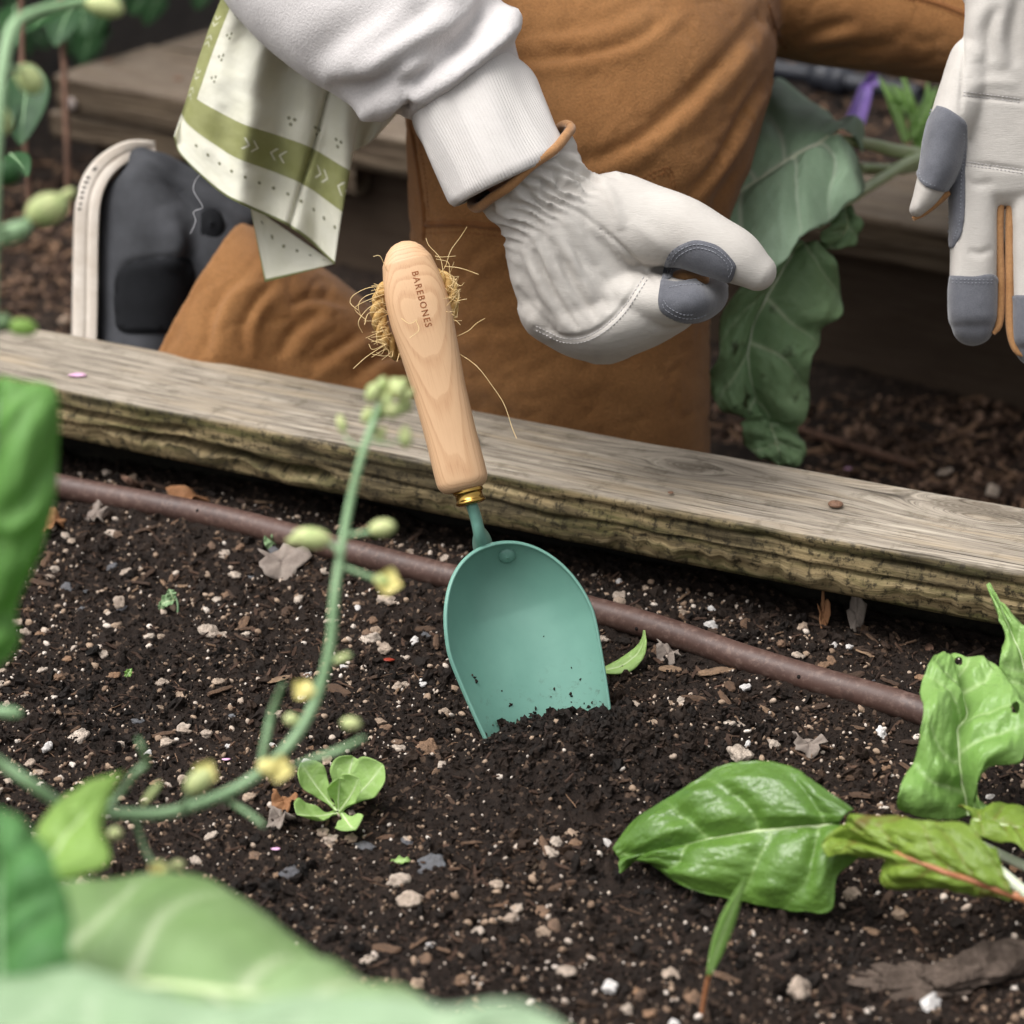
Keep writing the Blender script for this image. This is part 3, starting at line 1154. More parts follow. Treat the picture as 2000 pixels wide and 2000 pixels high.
PEB_LABEL = {'pale': 'small pale cream pumice pebble among many on the dark soil', 'white': 'small white perlite grain lying on the dark soil',
             'tan': 'small tan brown pebble half sunk in the dark soil', 'grey': 'small flat grey stone chip on the dark soil'}
PEB_GROUP = {'pale': 'pale pebbles on the soil', 'white': 'white grains on the soil', 'tan': 'tan pebbles on the soil', 'grey': 'grey stone chips on the soil'}

def place(me, name, p, size, label, cat, group=None, flat=True, rot=None):
    o = bpy.data.objects.new(name, me)
    o.location = p
    o.scale = (size,) * 3
    o.rotation_euler = rot if rot is not None else ((random.random() - .5) * .7, (random.random() - .5) * .7, random.random() * 6.28)
    COL.objects.link(o)
    tag(o, label, cat, group)
    return o

def pebble(kind, p, size, label=None, name='pebble'):
    p = np.array(p, float)
    p[2] += size * .12
    return place(random.choice(PEB[kind]), name, p, size, label or PEB_LABEL[kind], 'pebble' if kind != 'white' else 'perlite', None if label else PEB_GROUP[kind])

# those that stand out in the photograph, by place and width in pixels
NAMED = [
    ('tan', 832, 1468, 46, 'large rounded brown stone on the soil left of the scoop tip'),
    ('pale', 158, 1442, 46, 'large knobbly cream pebble on the soil at far left'),
    ('white', 93, 1461, 24, 'bright white grain on the soil at the left edge'),
    ('pale', 1442, 1476, 52, 'broad pale flake of stone above the glossy chard leaf'),
    ('grey', 712, 1656, 36, 'flat blue grey stone chip below the lettuce seedling'),
    ('grey', 570, 1706, 40, 'dark grey stone below left of the lettuce seedling'),
    ('grey', 840, 1692, 44, 'flat dark grey stone on the soil right of the lettuce seedling'),
    ('white', 1190, 1930, 34, 'smooth white oval pebble near the bottom edge of the soil'),
    ('white', 1818, 1965, 46, 'smooth white pebble at the bottom right of the soil'),
    ('pale', 1562, 1935, 56, 'pinkish tan lump of stone near the bottom right'),
    ('tan', 1355, 1952, 30, 'orange brown pebble below the grass blade'),
    ('pale', 780, 1725, 38, 'pinkish pale pebble on open soil at bottom centre'),
    ('pale', 800, 1762, 40, 'rounded tan pebble below the pinkish pebble at bottom centre'),
    ('white', 826, 1335, 17, 'round white grain left of the green scoop'),
    ('pale', 755, 1175, 32, 'cream pebble left of the scoop under the yellow flower'),
    ('pale', 725, 1252, 34, 'pale pebble on the soil left of the scoop middle'),
    ('pale', 750, 1270, 30, 'cream pebble beside the small red berry left of the scoop'),
    ('white', 810, 1255, 22, 'off-white pebble close to the left rim of the scoop'),
    ('pale', 222, 1045, 30, 'pale pebble just below the brown pipe on the left'),
    ('pale', 108, 960, 26, 'pale pebble against the brown pipe at far left'),
    ('pale', 232, 1178, 26, 'cream pebble above the small sprout on the left'),
    ('pale', 408, 1235, 36, 'pair-sized cream pebble on the soil at left centre'),
    ('white', 1390, 1224, 24, 'white pebble behind the pipe right of the scoop'),
    ('pale', 1568, 1226, 24, 'pale pebble in the shade behind the brown pipe'),
    ('white', 1455, 1345, 20, 'white grain right of the mound in front of the pipe'),
    ('white', 1722, 1434, 26, 'white pebble left of the upright chard leaf'),
    ('pale', 1000, 1795, 30, 'grey cream pebble at bottom centre right'),
    ('pale', 1105, 1900, 30, 'beige pebble near the bottom edge of the soil centre'),
]
n_each = {'pale': 0, 'white': 0, 'tan': 0, 'grey': 0}
for kind, a, b, w, lab in NAMED:
    p = GS(a, b)
    dd = float((p - CAM) @ FW)
    pebble(kind, p, w * dd / FPX * .56, lab)
    n_each[kind] += 1
Q = visible_points(2600)
Q = Q[not_mound(Q, .3)]
dens = fbm(Q, 18, 2, 78) + .7 * rng.random(len(Q))
Q = Q[dens > .22]
kinds = rng.choice(['pale', 'white', 'tan', 'grey'], len(Q), p=[.58, .12, .22, .08])
sizes = .0009 + .0027 * rng.random(len(Q)) ** 2.4
order = np.argsort(-sizes)
for i in order[:262]:
    pebble(kinds[i], Q[i], float(sizes[i]) * (.75 if kinds[i] == 'white' else 1.0))
rest = order[262:950]
Qr = Q[rest].copy()
Qr[:, 2] += sizes[rest] * .25
scatter('small_pebbles', [lump(1, i + 21, .42, .75, 1.3) for i in range(6)], Qr, sizes[rest] * .9, M_grit, .5)

# --- individual wood chips
M_chip = object_random_material('wood_chip', [(0, srgb(58, 43, 35)), (.4, srgb(86, 66, 52)), (.8, srgb(118, 92, 72)), (1, srgb(156, 128, 102))], .85, dirt=.55, stretch=(1, 6, 6))
CHIPS = []
def chip_mesh(seed):
    r = np.random.default_rng(seed + 500)
    n, k = 7, 6
    V = []
    asp = .22 + .2 * r.random()
    for i in range(n):
        tt = i / (n - 1)
        w = asp * (1 - .35 * abs(2 * tt - 1) ** 3) * (.8 + .4 * r.random())
        h = .1 + .05 * r.random()
        cz = .12 * math.sin(tt * 3) * (r.random() - .3)
        for j in range(k):
            a = j / k * 2 * np.pi
            V.append((-1 + 2 * tt + (r.random() - .5) * (.25 if i in (0, n - 1) else .08), w * math.cos(a), cz + h * math.sin(a)))
    F = np.vstack([grid_faces(n, k, True), capfaces(0, k, True), capfaces((n - 1) * k, k, False)])
    me = mesh_from('wood_chip', np.array(V), F, False)
    me.materials.append(M_chip)
    return me
CHIPS = [chip_mesh(i) for i in range(8)]
NAMED_CHIP = [
    (430, 1352, 60, 'reddish brown wood splinter right of the pebbles at left centre', .8),
    (310, 1440, 62, 'flat brown wood chip between the pebbles on the left soil', 0.1),
    (545, 1330, 50, 'brown stick fragment near the curved flower stem', .5),
    (1560, 1180, 100, 'wide flat bark piece lying under the board behind the pipe', -.2),
    (1690, 1280, 40, 'square brown wood chip behind the pipe near the chard', -.6),
    (1725, 1280, 34, 'upright orange brown bark chip behind the pipe near the chard', 1.2),
    (730, 945 + 50, 46, 'brown bark scrap by the pipe left of the scoop neck', -.3),
    (1400, 1315, 70, 'brown bark chip leaning along the front of the pipe', .1),
    (1310, 1310, 44, 'dark curled bark chip right of the pale curled leaf', -.4),
    (1590, 1385, 60, 'reddish brown bark chip in front of the pipe', .2),
]
for a, b, w, lab, rz in NAMED_CHIP:
    p = GS(a, b)
    dd = float((p - CAM) @ FW)
    p[2] += .001
    place(random.choice(CHIPS), 'wood_chip', p, w * dd / FPX * .5, lab, 'wood chip', None, rot=(random.uniform(-.3, .3), random.uniform(-.2, .2), rz))
Q = visible_points(700)
_, bb = bcoord(Q[:, 0], Q[:, 1])
near = bb > -.13
Q = Q[not_mound(Q, .1) & (near | (rng.random(len(Q)) < .28))]
Q = Q[:230]
for p in Q:
    p = p.copy()
    p[2] += .0008
    place(random.choice(CHIPS), 'wood_chip', p, random.uniform(.0028, .0075), 'small brown wood chip mixed into the dark soil', 'wood chip', 'wood chips on the soil', rot=(random.uniform(-.4, .4), random.uniform(-.35, .35), random.random() * 6.28))

# --- litter on the path behind the board and on the rear bed
def region_points(n, x0, x1, y0, y1, zfix):
    a = rng.uniform(x0, x1, n)
    b = rng.uniform(y0, y1, n)
    return np.array([G(u, v_, zfix) for u, v_ in zip(a, b)])
Q = np.vstack([region_points(1500, 1330, 2050, 780, 1010, ZP), region_points(900, -40, 200, 300, 700, ZP)])
Q = Q[np.array([bcoord(p[0], p[1])[1] for p in Q]) > .1]
sz = .002 + .008 * rng.random(len(Q)) ** 2.2
Q[:, 2] += sz * .2
scatter('path_chips', [splinter(i) for i in range(8)], Q, sz, M_sliver, .3, smooth=False)
Q = np.vstack([region_points(1500, 1330, 2050, 780, 1010, ZP), region_points(500, -40, 200, 420, 700, ZP)])
Q = Q[np.array([bcoord(p[0], p[1])[1] for p in Q]) > .1]
sz = .0012 + .0034 * rng.random(len(Q)) ** 2
scatter('path_grit', [lump(1, i + 9, .4, .8, 1.6) for i in range(5)], Q, sz, crumb_material('path_grit', [(0, srgb(50, 38, 32)), (.55, srgb(96, 74, 60)), (1, srgb(172, 140, 118))]))
Q = region_points(900, 1450, 1850, 120, 330, .03)
sz = .0015 + .006 * rng.random(len(Q)) ** 2
scatter('rear_bed_litter', [splinter(i) for i in range(8)], Q, sz, M_sliver, .3, smooth=False)
for (a, b, w, lab) in ((128, 628, 26, 'pinkish white pebble beside the shoe sole on the path'), (1845, 925, 26, 'pale pebble on the path behind the board at right'), (1940, 960, 30, 'large pale pebble at the right end of the path behind the board')):
    p = G(a, b, ZP + .004)
    pebble('pale', p, w * float((p - CAM) @ FW) / FPX * .55, lab)

# ------------------------------------------------------------------ the green scoop standing in the soil
SD = 1.25
MPX = SD / FPX
tip_ground = GS(1060, 1430)
scoop = thing('garden_scoop', 'green metal hand scoop with pale wooden handle standing upright in the soil', 'scoop', tuple(tip_ground))

def img_dir(dx, dy):
    return unit(RT * dx - UP * dy)

# --- blade
m = Mat('green_enamel', .42, .45)
v = m.co()
c = m.mix(m.ramp(m.noise(v, 25, 4, .6), [(.3, 0), (.7, 1)]), srgb(98, 142, 128), srgb(110, 154, 139))
dirt = m.math('MULTIPLY', m.ramp(m.noise(v, 240, 6, .8), [(.55, 0), (.64, 1)]), m.ramp(m.attr('low'), [(.55, 0), (.95, .9)]))
c = m.mix(dirt, c, srgb(64, 56, 48))
streak = m.math('MULTIPLY', m.ramp(m.noise(m.comb(m.math('MULTIPLY', m.attr('sw'), 900), m.math('MULTIPLY', m.attr('low'), 6), 0.0), 1, 4, .7), [(.5, 0), (.6, 1)]),
                m.math('MULTIPLY', m.ramp(m.attr('low'), [(.70, 0), (.8, 1)]), m.ramp(m.attr('sw'), [(.86, 0), (.95, 1)])))
c = m.mix(streak, c, srgb(70, 66, 60))
m.color(c)
m.rough(m.math('MULTIPLY_ADD', m.noise(v, 700, 3, .6), .15, .29))
m.normal(m.bump(m.noise(v, 2200, 2, .6), .18, .0002))
M_green = m.m

sa = unit(img_dir(.285, .958) - FW * .04)
vdir = unit(ray(1020, 1240))
l0 = unit(np.cross(sa, vdir))
if l0 @ RT < 0:
    l0 = -l0
n0 = unit(np.cross(l0, sa))
if n0 @ vdir > 0:
    n0 = -n0
dl = math.radians(17)
sn = math.cos(dl) * n0 + math.sin(dl) * l0
sl = math.cos(dl) * l0 - math.sin(dl) * n0
SO = P(968, 1062, SD)
LB = .150
def half_width(s):
    w = np.where(s < .052, .0370 * np.sqrt(np.clip(1 - (1 - s / .052) ** 2, 0, 1)) ** .92, .0370)
    w = w - .0068 * np.clip((s - .045) / .055, 0, 1) ** 1.3
    tip = np.clip((s - .105) / (LB - .105), 0, 1)
    return w * np.sqrt(np.clip(1 - tip ** 2.2, .0006, 1))
def bowl_depth(s):
    d = .0265 * (1 - (1 - np.clip(s / .040, 0, 1)) ** 2) ** .75
    return d - .013 * np.clip((s - .035) / .09, 0, 1)
def rim_n(s):
    return -.009 * (1 - np.clip(s / .045, 0, 1)) ** 2
ns, nt_ = 130, 61
ss = LB * np.linspace(0.0002, 1, ns) ** 1.7
tt = np.linspace(-1, 1, nt_)
SS, TT = np.meshgrid(ss, tt, indexing='ij')
W = half_width(SS) * 1.05
wv = W * np.sin(TT * np.pi / 2)
rel = np.abs(np.sin(TT * np.pi / 2))
nv = rim_n(SS) - bowl_depth(SS) * (1 - rel ** 2.3)
def scoop_pt(s, w, n):
    return SO + np.multiply.outer(np.ravel(s), sa) + np.multiply.outer(np.ravel(w), sl) + np.multiply.outer(np.ravel(n), sn)
V = scoop_pt(SS, wv, nv)
F = grid_faces(ns, nt_)
Nrm = vnormals(V, F)
if (Nrm[len(V) // 2] @ sn) < 0:
    F = F[:, ::-1]
# real sheet thickness: outer skin plus rolled rim
Nrm = vnormals(V, F)
TH = .0014
Vo = V - Nrm * TH
n1 = len(V)
ring = list(range(0, nt_)) + [i * nt_ + nt_ - 1 for i in range(1, ns)] + [(ns - 1) * nt_ + j for j in range(nt_ - 2, -1, -1)] + [i * nt_ for i in range(ns - 2, 0, -1)]
edge = []
for a, b in zip(ring, ring[1:] + ring[:1]):
    edge.append([a, b, b + n1, a + n1])
Fall = np.vstack([F, F[:, ::-1] + n1, np.array(edge)])
low = np.concatenate([SS.ravel() / .115] * 2)
sw = np.concatenate([(TT.ravel() + 1) / 2] * 2)
blade = mk('blade', np.vstack([V, Vo]), Fall, M_green, scoop, attrs={'low': np.clip(low, 0, 1), 'sw': sw})
bv_blade = bvh_of(V, F)
blade_me = blade
# rolled rim bead
rim = [V[i * nt_] for i in range(ns - 3, 0, -1)] + [V[nt_ // 2]] + [V[i * nt_ + nt_ - 1] for i in range(1, ns - 3)]
rim = spline(np.array(rim)[::4], 200)
Vr, Fr = wtube(rim, .0008, 8)
mk('rim', Vr, Fr, M_green, blade, attrs={'low': np.zeros(len(Vr)), 'sw': np.zeros(len(Vr))})

# --- handle frame
hd_a = img_dir(.2445, .970)
HO = P(785, 471, SD + .004)
hv = unit(ray(846, 715))
hl = unit(np.cross(hd_a, hv))
if hl @ RT < 0:
    hl = -hl
hn = unit(np.cross(hl, hd_a))
if hn @ hv > 0:
    hn = -hn
HPROF = np.array([(0, 0, 0), (3, 15, 10), (8, 25, 17), (18, 36, 25), (40, 49, 34), (80, 58, 42), (120, 62, 47), (160, 62, 48), (220, 57.5, 47), (300, 52, 46), (400, 50.5, 46), (470, 51.5, 47), (486, 50.5, 46), (496, 46, 42), (502, 39, 35), (503.5, 30, 26), (503.6, 0.5, 0.5)], float)
HS = np.concatenate([np.linspace(0, 40, 30) ** 1.0, np.linspace(43, 480, 90), np.linspace(482, 503.5, 20), [503.6]])
hwid = np.interp(HS, HPROF[:, 0], HPROF[:, 1])
hthk = np.interp(HS, HPROF[:, 0], HPROF[:, 2])
def smooth1(a, s):
    k = np.array([1, 2, 3, 2, 1.0]); k /= k.sum()
    b = np.convolve(np.pad(a, 2, mode='edge'), k, 'valid')
    b[0] = a[0]; b[-1] = a[-1]; b[-2] = a[-2]
    b[HS < 20] = a[HS < 20] if False else b[HS < 20]
    return b
hwid[:30] = np.maximum(hwid[:30], 0)
top = HS < 60
hwid[top] = np.minimum(hwid[top], 53 * np.sqrt(np.clip(1 - (1 - HS[top] / 60) ** 2, 0, 1)) + 0)
hthk[top] = np.minimum(hthk[top], 37 * np.sqrt(np.clip(1 - (1 - HS[top] / 60) ** 2, 0, 1)) + 0)
for _ in range(4):
    hwid[28:-6] = smooth1(hwid, 0)[28:-6]
    hthk[28:-6] = smooth1(hthk, 0)[28:-6]
PW = 2.5
def handle_n(s_px, w_m):
    W_ = np.interp(s_px, HS, hwid) * MPX
    T_ = np.interp(s_px, HS, hthk) * MPX
    return T_ * np.clip(1 - np.abs(w_m / np.maximum(W_, 1e-6)) ** PW, 0, 1) ** (1 / PW)
kk = 64
ph = np.linspace(0, 2 * np.pi, kk, endpoint=False)
cs = np.sign(np.cos(ph)) * np.abs(np.cos(ph)) ** (2 / PW)
sn_ = np.sign(np.sin(ph)) * np.abs(np.sin(ph)) ** (2 / PW)
V = np.vstack([HO + hd_a * (s * MPX) + np.outer(cs * w * MPX, hl) + np.outer(sn_ * t * MPX, hn) for s, w, t in zip(HS, hwid, hthk)])
F = np.vstack([grid_faces(len(HS), kk, True), capfaces(0, kk, True), capfaces((len(HS) - 1) * kk, kk, False)])
m = Mat('ash_wood_handle', .48, .35)
hc = m.attr('hc', True)
hx = m.sep(hc)
# growth rings round an axis that leaves the front of the handle at a slant: nested arches and long V shapes
wob = m.noise(m.comb(m.math('MULTIPLY', hx[0], 14), m.math('MULTIPLY', hx[1], 60), m.math('MULTIPLY', hx[2], 60)), 1, 3, .5)
yy = m.math('ADD', hx[1], m.math('MULTIPLY', m.math('SUBTRACT', wob, .5), .006))
zz = m.math('ADD', m.math('ADD', hx[2], .012), m.math('MULTIPLY', hx[0], -.033))
rr = m.math('SQRT', m.math('ADD', m.math('MULTIPLY', yy, yy), m.math('MULTIPLY', m.math('MULTIPLY', zz, zz), 1.6)))
fr = m.math('FRACT', m.math('MULTIPLY', rr, 900))
band = m.ramp(fr, [(0, 0), (.55, .25), (.86, 1), (.97, .7), (1, 0)])
pore = m.noise(m.comb(m.math('MULTIPLY', hx[0], 90), m.math('MULTIPLY', hx[1], 2600), m.math('MULTIPLY', hx[2], 2600)), 1, 2, .6)
c = m.mix(m.math('MULTIPLY', band, .5), srgb(204, 166, 128), srgb(172, 126, 86))
c = m.mix(m.math('MULTIPLY', m.ramp(pore, [(.5, 0), (.7, 1)]), m.math('MULTIPLY_ADD', band, .45, .12)), c, srgb(158, 108, 70))
c = m.mix(m.math('MULTIPLY', m.noise(hc, 30, 3, .5), .3), c, srgb(220, 184, 148))
m.color(c)
m.normal(m.bump(pore, .12, .0003))
hcs = np.stack([np.repeat(HS * MPX, kk), np.concatenate([cs * w * MPX for w in hwid]), np.concatenate([sn_ * t * MPX for t in hthk])], -1)
handle = mk('handle', V, F, m.m, scoop, attrs={'hc': hcs})
bv_handle = bvh_of(V, F)

# --- burnt-in lettering down the handle
cu = bpy.data.curves.new('lettering', 'FONT')
cu.body = 'BAREBONES'
cu.size = 1.0
cu.offset = .012
cu.space_character = 1.28
cu.resolution_u = 3
to = bpy.data.objects.new('lettering_tmp', cu)
COL.objects.link(to)
dg = bpy.context.evaluated_depsgraph_get()
dg.update()
tm = bpy.data.meshes.new_from_object(to.evaluated_get(dg))
import bmesh
bm = bmesh.new()
bm.from_mesh(tm)
bmesh.ops.triangulate(bm, faces=bm.faces)
tv = np.array([v.co[:] for v in bm.verts])
tf = np.array([[v.index for v in f.verts] for f in bm.faces])
bm.free()
bpy.data.objects.remove(to)
bpy.data.meshes.remove(tm)
tv[:, 0] -= tv[:, 0].min()
L_txt, H_txt = 111 * MPX, 13.5 * MPX
tx = tv[:, 0] / tv[:, 0].max() * L_txt
ty = (tv[:, 1] - tv[:, 1].min()) / (tv[:, 1].max() - tv[:, 1].min()) * H_txt
s_m = 68 * MPX + tx
w_m = 10 * MPX + ty - H_txt / 2
nn = handle_n(s_m / MPX, w_m) + .00012
V = HO + np.outer(s_m, hd_a) + np.outer(w_m, hl) + np.outer(nn, hn)
mk('lettering', V, tf, plain('burnt_lettering', srgb(150, 92, 52), srgb(116, 66, 38), 400, .8, 0), handle, smooth=False)

# --- brass ferrule, steel neck, rivets
fb = HO + hd_a * (503 * MPX)
M_brass = plain('polished_brass', srgb(190, 156, 84), srgb(170, 132, 66), 80, .18, .1, 300, .0004, .5, 3, 1.0)
def lathe(base, axis, prof, k=36):
    axis = unit(axis)
    e1 = unit(np.cross(axis, [0.2, .1, 1]))
    e2 = np.cross(axis, e1)
    ph = np.linspace(0, 2 * np.pi, k, endpoint=False)
    V = np.vstack([base + axis * s + (np.outer(np.cos(ph), e1) + np.outer(np.sin(ph), e2)) * max(r, 1e-5) for s, r in prof])
    return V, np.vstack([grid_faces(len(prof), k, True), capfaces(0, k, True), capfaces((len(prof) - 1) * k, k, False)])
fr_c = fb + hl * (6 * MPX)
u = MPX
V, F = lathe(fr_c, hd_a, [(-6 * u, 30 * u), (2 * u, 30 * u), (4 * u, 31 * u), (6 * u, 30.5 * u), (7 * u, 28 * u), (9 * u, 27.5 * u), (20 * u, 27 * u), (21 * u, 29 * u), (25 * u, 30 * u), (28 * u, 29 * u), (29 * u, 26 * u), (31 * u, 20 * u), (31.2 * u, 5 * u)])
mk('ferrule', V, F, M_brass, scoop)
pn0 = fr_c + hd_a * (26 * u)
# the neck runs on from the handle and spreads over the back of the bowl
back = [pn0, P(929, 1010, SD + .006), P(936, 1040, SD + .008), P(941, 1055, SD + .016), P(943, 1066, SD + .027)]
Vn, Fn = wtube(np.array(back), np.array([20, 20, 21, 29, 35]) * u, 24, n=40, flat=.6)
neck_parts = [(Vn, Fn)]
V, F = remesh(neck_parts, .0011, 4)
zero = np.zeros(len(V))
neck = mk('neck', V, F, M_green, scoop, attrs={'low': zero, 'sw': zero})
def rivet_at(px_, py_, r, bv, parent):
    p, n = hit(bv, px_, py_)
    t1 = unit(np.cross(n, sa))
    t2 = np.cross(n, t1)
    V, F = ellipsoid(p, [t1 * r, t2 * r, n * r * .5], 24, 12)
    return mk('rivet', V, F, M_green, parent, attrs={'low': np.zeros(len(V)), 'sw': np.zeros(len(V))})
rivet_at(990, 1085, .0046, bv_blade, scoop)
bv_out = bvh_of(Vo, grid_faces(ns, nt_))
p, n = hit(bv_out, 884, 1100)
if p is not None:
    V, F = ellipsoid(p, [unit(np.cross(n, sa)) * .004, sa * .0065, n * .0022], 20, 10)
    mk('rivet', V, F, M_green, scoop, attrs={'low': np.zeros(len(V)), 'sw': np.zeros(len(V))})

# --- crumbs of soil stuck to the bowl
pos, siz = [], []
spots = [(926, 1323, 5), (929, 1330, 5), (922, 1318, 3), (998, 1376, 5), (995, 1379, 3), (980, 1350, 2), (1083, 1346, 3.5), (1115, 1355, 4), (1117, 1360, 3), (1134, 1326, 3), (1116, 1304, 2.5), (1062, 1243, 1.6), (1076, 1361, 2), (1044, 1392, 5), (1046, 1384, 4), (1090, 1388, 4), (1110, 1392, 4), (1150, 1380, 4), (1156, 1372, 3), (1130, 1392, 4), (1178, 1398, 4), (1172, 1370, 2)]
for a in range(60):
    xx_ = rng.uniform(960, 1195)
    spots.append((xx_, 1440 - (xx_ - 960) * .22 - 35 * rng.random() ** 2.5, 1 + 2 * rng.random()))
for a, b, r in spots:
    p, n = hit(bv_blade, a, b)
    if p is not None:
        pos.append(p)
        siz.append(r * MPX)
ob = scatter('soil_specks', crumb_bases2, np.array(pos), np.array(siz), M_crumb)
ob.parent = scoop
ob.matrix_parent_inverse = Matrix.Translation(-Vector(scoop.location))

# --- jute twine through the handle, frayed
M_jute = plain('jute_twine', srgb(160, 122, 66), srgb(206, 170, 110), 260, .8, .4, 900, .0006, .25)
M_fibre = plain('pale_jute_fibre', srgb(222, 190, 130), srgb(236, 210, 160), 200, .7, 0)
def rope(path, r, turns, n=90):
    C = spline(np.array(path), n)
    T = np.gradient(C, axis=0)
    T /= np.linalg.norm(T, axis=1, keepdims=True)
    A = np.cross(T, hn)
    A /= np.linalg.norm(A, axis=1, keepdims=True)
    B = np.cross(T, A)
    out = []
    for q in range(3):
        a = np.linspace(0, turns * 2 * np.pi, n) + q * 2 * np.pi / 3
        pts = C + (A * np.cos(a)[:, None] + B * np.sin(a)[:, None]) * r * .62
        rad = r * .62 * (1 + .12 * np.sin(np.linspace(0, 30, n) + q))
        out.append(wtube(pts, rad, 8))
    return join(out)
dz = SD + .006
twine = thing('twine_loop', 'frayed jute twine loop threaded through the top of the wooden scoop handle', 'twine', tuple(P(765, 560, dz)))
Lp = [P(790, 550, dz), P(762, 556, dz - .001), P(744, 580, dz), P(739, 612, dz + .001), P(745, 645, dz + .002), P(760, 672, dz + .004), P(778, 690, dz + .008), P(800, 690, dz + .014)]
Rp = [P(836, 535, dz), P(862, 540, dz), P(877, 556, dz), P(883, 580, dz + .001), P(880, 606, dz + .003), P(868, 628, dz + .007), P(845, 650, dz + .013), P(800, 690, dz + .014)]
V, F = join([rope(Lp, 13 * u, 3.2), rope(Rp, 12 * u, 3.2)])
mk('cord', V, F, M_jute, twine)
fib = []
def fibre(pts, r=.00016):
    P3 = np.array([P(a, b, c) for a, b, c in pts])
    fib.append(wtube(P3, [r] * len(P3), 5, n=14 if len(pts) > 2 else 4))
e = SD
for f in [
    [(765, 548, e), (752, 520, e - .004), (742, 500, e - .006), (729, 501, e - .006)],
    [(760, 560, e), (720, 562, e), (690, 577, e + .002), (684, 592, e + .002), (700, 606, e)],
    [(758, 566, e), (715, 578, e), (700, 596, e), (705, 618, e + .002)],
    [(750, 575, e), (710, 590, e - .003), (693, 604, e), (715, 625, e)],
    [(750, 590, e), (722, 600, e), (700, 628, e - .003), (708, 650, e)],
    [(745, 610, e), (720, 612, e), (712, 634, e - .004)],
    [(755, 672, e), (735, 684, e), (712, 700, e - .004), (690, 720, e - .005)],
    [(768, 685, e + .003), (765, 697, e), (757, 694, e)],
    [(780, 690, e + .003), (776, 704, e), (775, 706, e)],
    [(858, 534, e), (870, 520, e), (880, 490, e), (900, 462, e), (912, 443, e - .004)],
    [(866, 538, e), (860, 505, e), (838, 480, e), (832, 465, e)],
    [(868, 520, e), (900, 524, e - .004), (935, 536, e - .006)],
    [(852, 506, e), (875, 512, e), (878, 530, e), (882, 548, e)],
    [(850, 500, e), (862, 502, e - .002), (890, 500, e)],
    [(862, 530, e), (885, 540, e), (895, 560, e)],
    [(890, 658, e + .004), (915, 646, e), (930, 632, e), (947, 622, e - .004)],
    [(888, 685, e + .006), (930, 714, e), (960, 752, e), (985, 790, e), (1000, 835, e), (1009, 856, e - .002)],
    [(815, 625, e - .017), (800, 632, e - .018), (784, 622, e - .016)],
    [(812, 625, e - .017), (818, 645, e - .018), (800, 660, e - .018)],
]:
    fibre(f)
for q in range(90):
    side = q % 2
    if side:
        a0, b0 = rng.uniform(750, 766), rng.uniform(560, 690)
        dx, dy = -rng.uniform(8, 42), rng.uniform(-22, 26)
    else:
        a0, b0 = rng.uniform(866, 886), rng.uniform(540, 625)
        dx, dy = rng.uniform(4, 22), rng.uniform(-32, 20)
    j = lambda: rng.uniform(-9, 9)
    dd = rng.uniform(-.006, .006)
    fibre([(a0, b0, e + .004), (a0 + dx * .5 + j(), b0 + dy * .4 + j(), e + dd), (a0 + dx + j(), b0 + dy + j(), e + dd * 1.5)], .00012)
V, F = join(fib)
fo = mk('loose_fibres', V, F, M_fibre, twine)
fo['kind'] = 'stuff'

# ------------------------------------------------------------------ the kneeling person
person = thing('person', 'person kneeling behind the board in brown trousers, white sweatshirt and work gloves', 'person', tuple(G(1100, 900, ZP)))

M_trouser = fabric('brown_duck_canvas', srgb(134, 92, 54), srgb(150, 107, 66), 950, .9, .1, 22, .92, .0008, tone=.4)
M_seam = fabric('brown_seam', srgb(112, 72, 40), srgb(130, 86, 50), 1300, .4, .1, 60)
M_sweat = fabric('white_fleece', srgb(192, 187, 185), srgb(200, 195, 193), 700, .5, .2, 14, .95, .0008, tone=.12)
M_cuff = fabric('white_ribbed_cuff', srgb(194, 189, 185), srgb(200, 195, 191), 1500, .3, .15, 14, .95, .0003, tone=.08)
M_glove = fabric('off_white_canvas', srgb(178, 172, 165), srgb(190, 185, 178), 1500, .5, .06, 26, .92, .0004, (.12, .6, 1.8), tone=.08)
M_suede = fabric('grey_suede', srgb(86, 87, 93), srgb(106, 107, 113), 1500, .5, .35, 60, .95, .0004)
M_tan = fabric('tan_leather', srgb(150, 108, 68), srgb(174, 130, 88), 700, .35, .15, 70, .75, .0004)
M_thread = plain('pale_thread', srgb(176, 172, 170), srgb(196, 192, 190), 500, .8, 0)
M_gthread = plain('grey_thread', srgb(128, 130, 138), srgb(150, 152, 158), 500, .8, 0)
M_bthread = plain('brown_thread', srgb(112, 68, 36), srgb(132, 82, 44), 500, .8, 0)

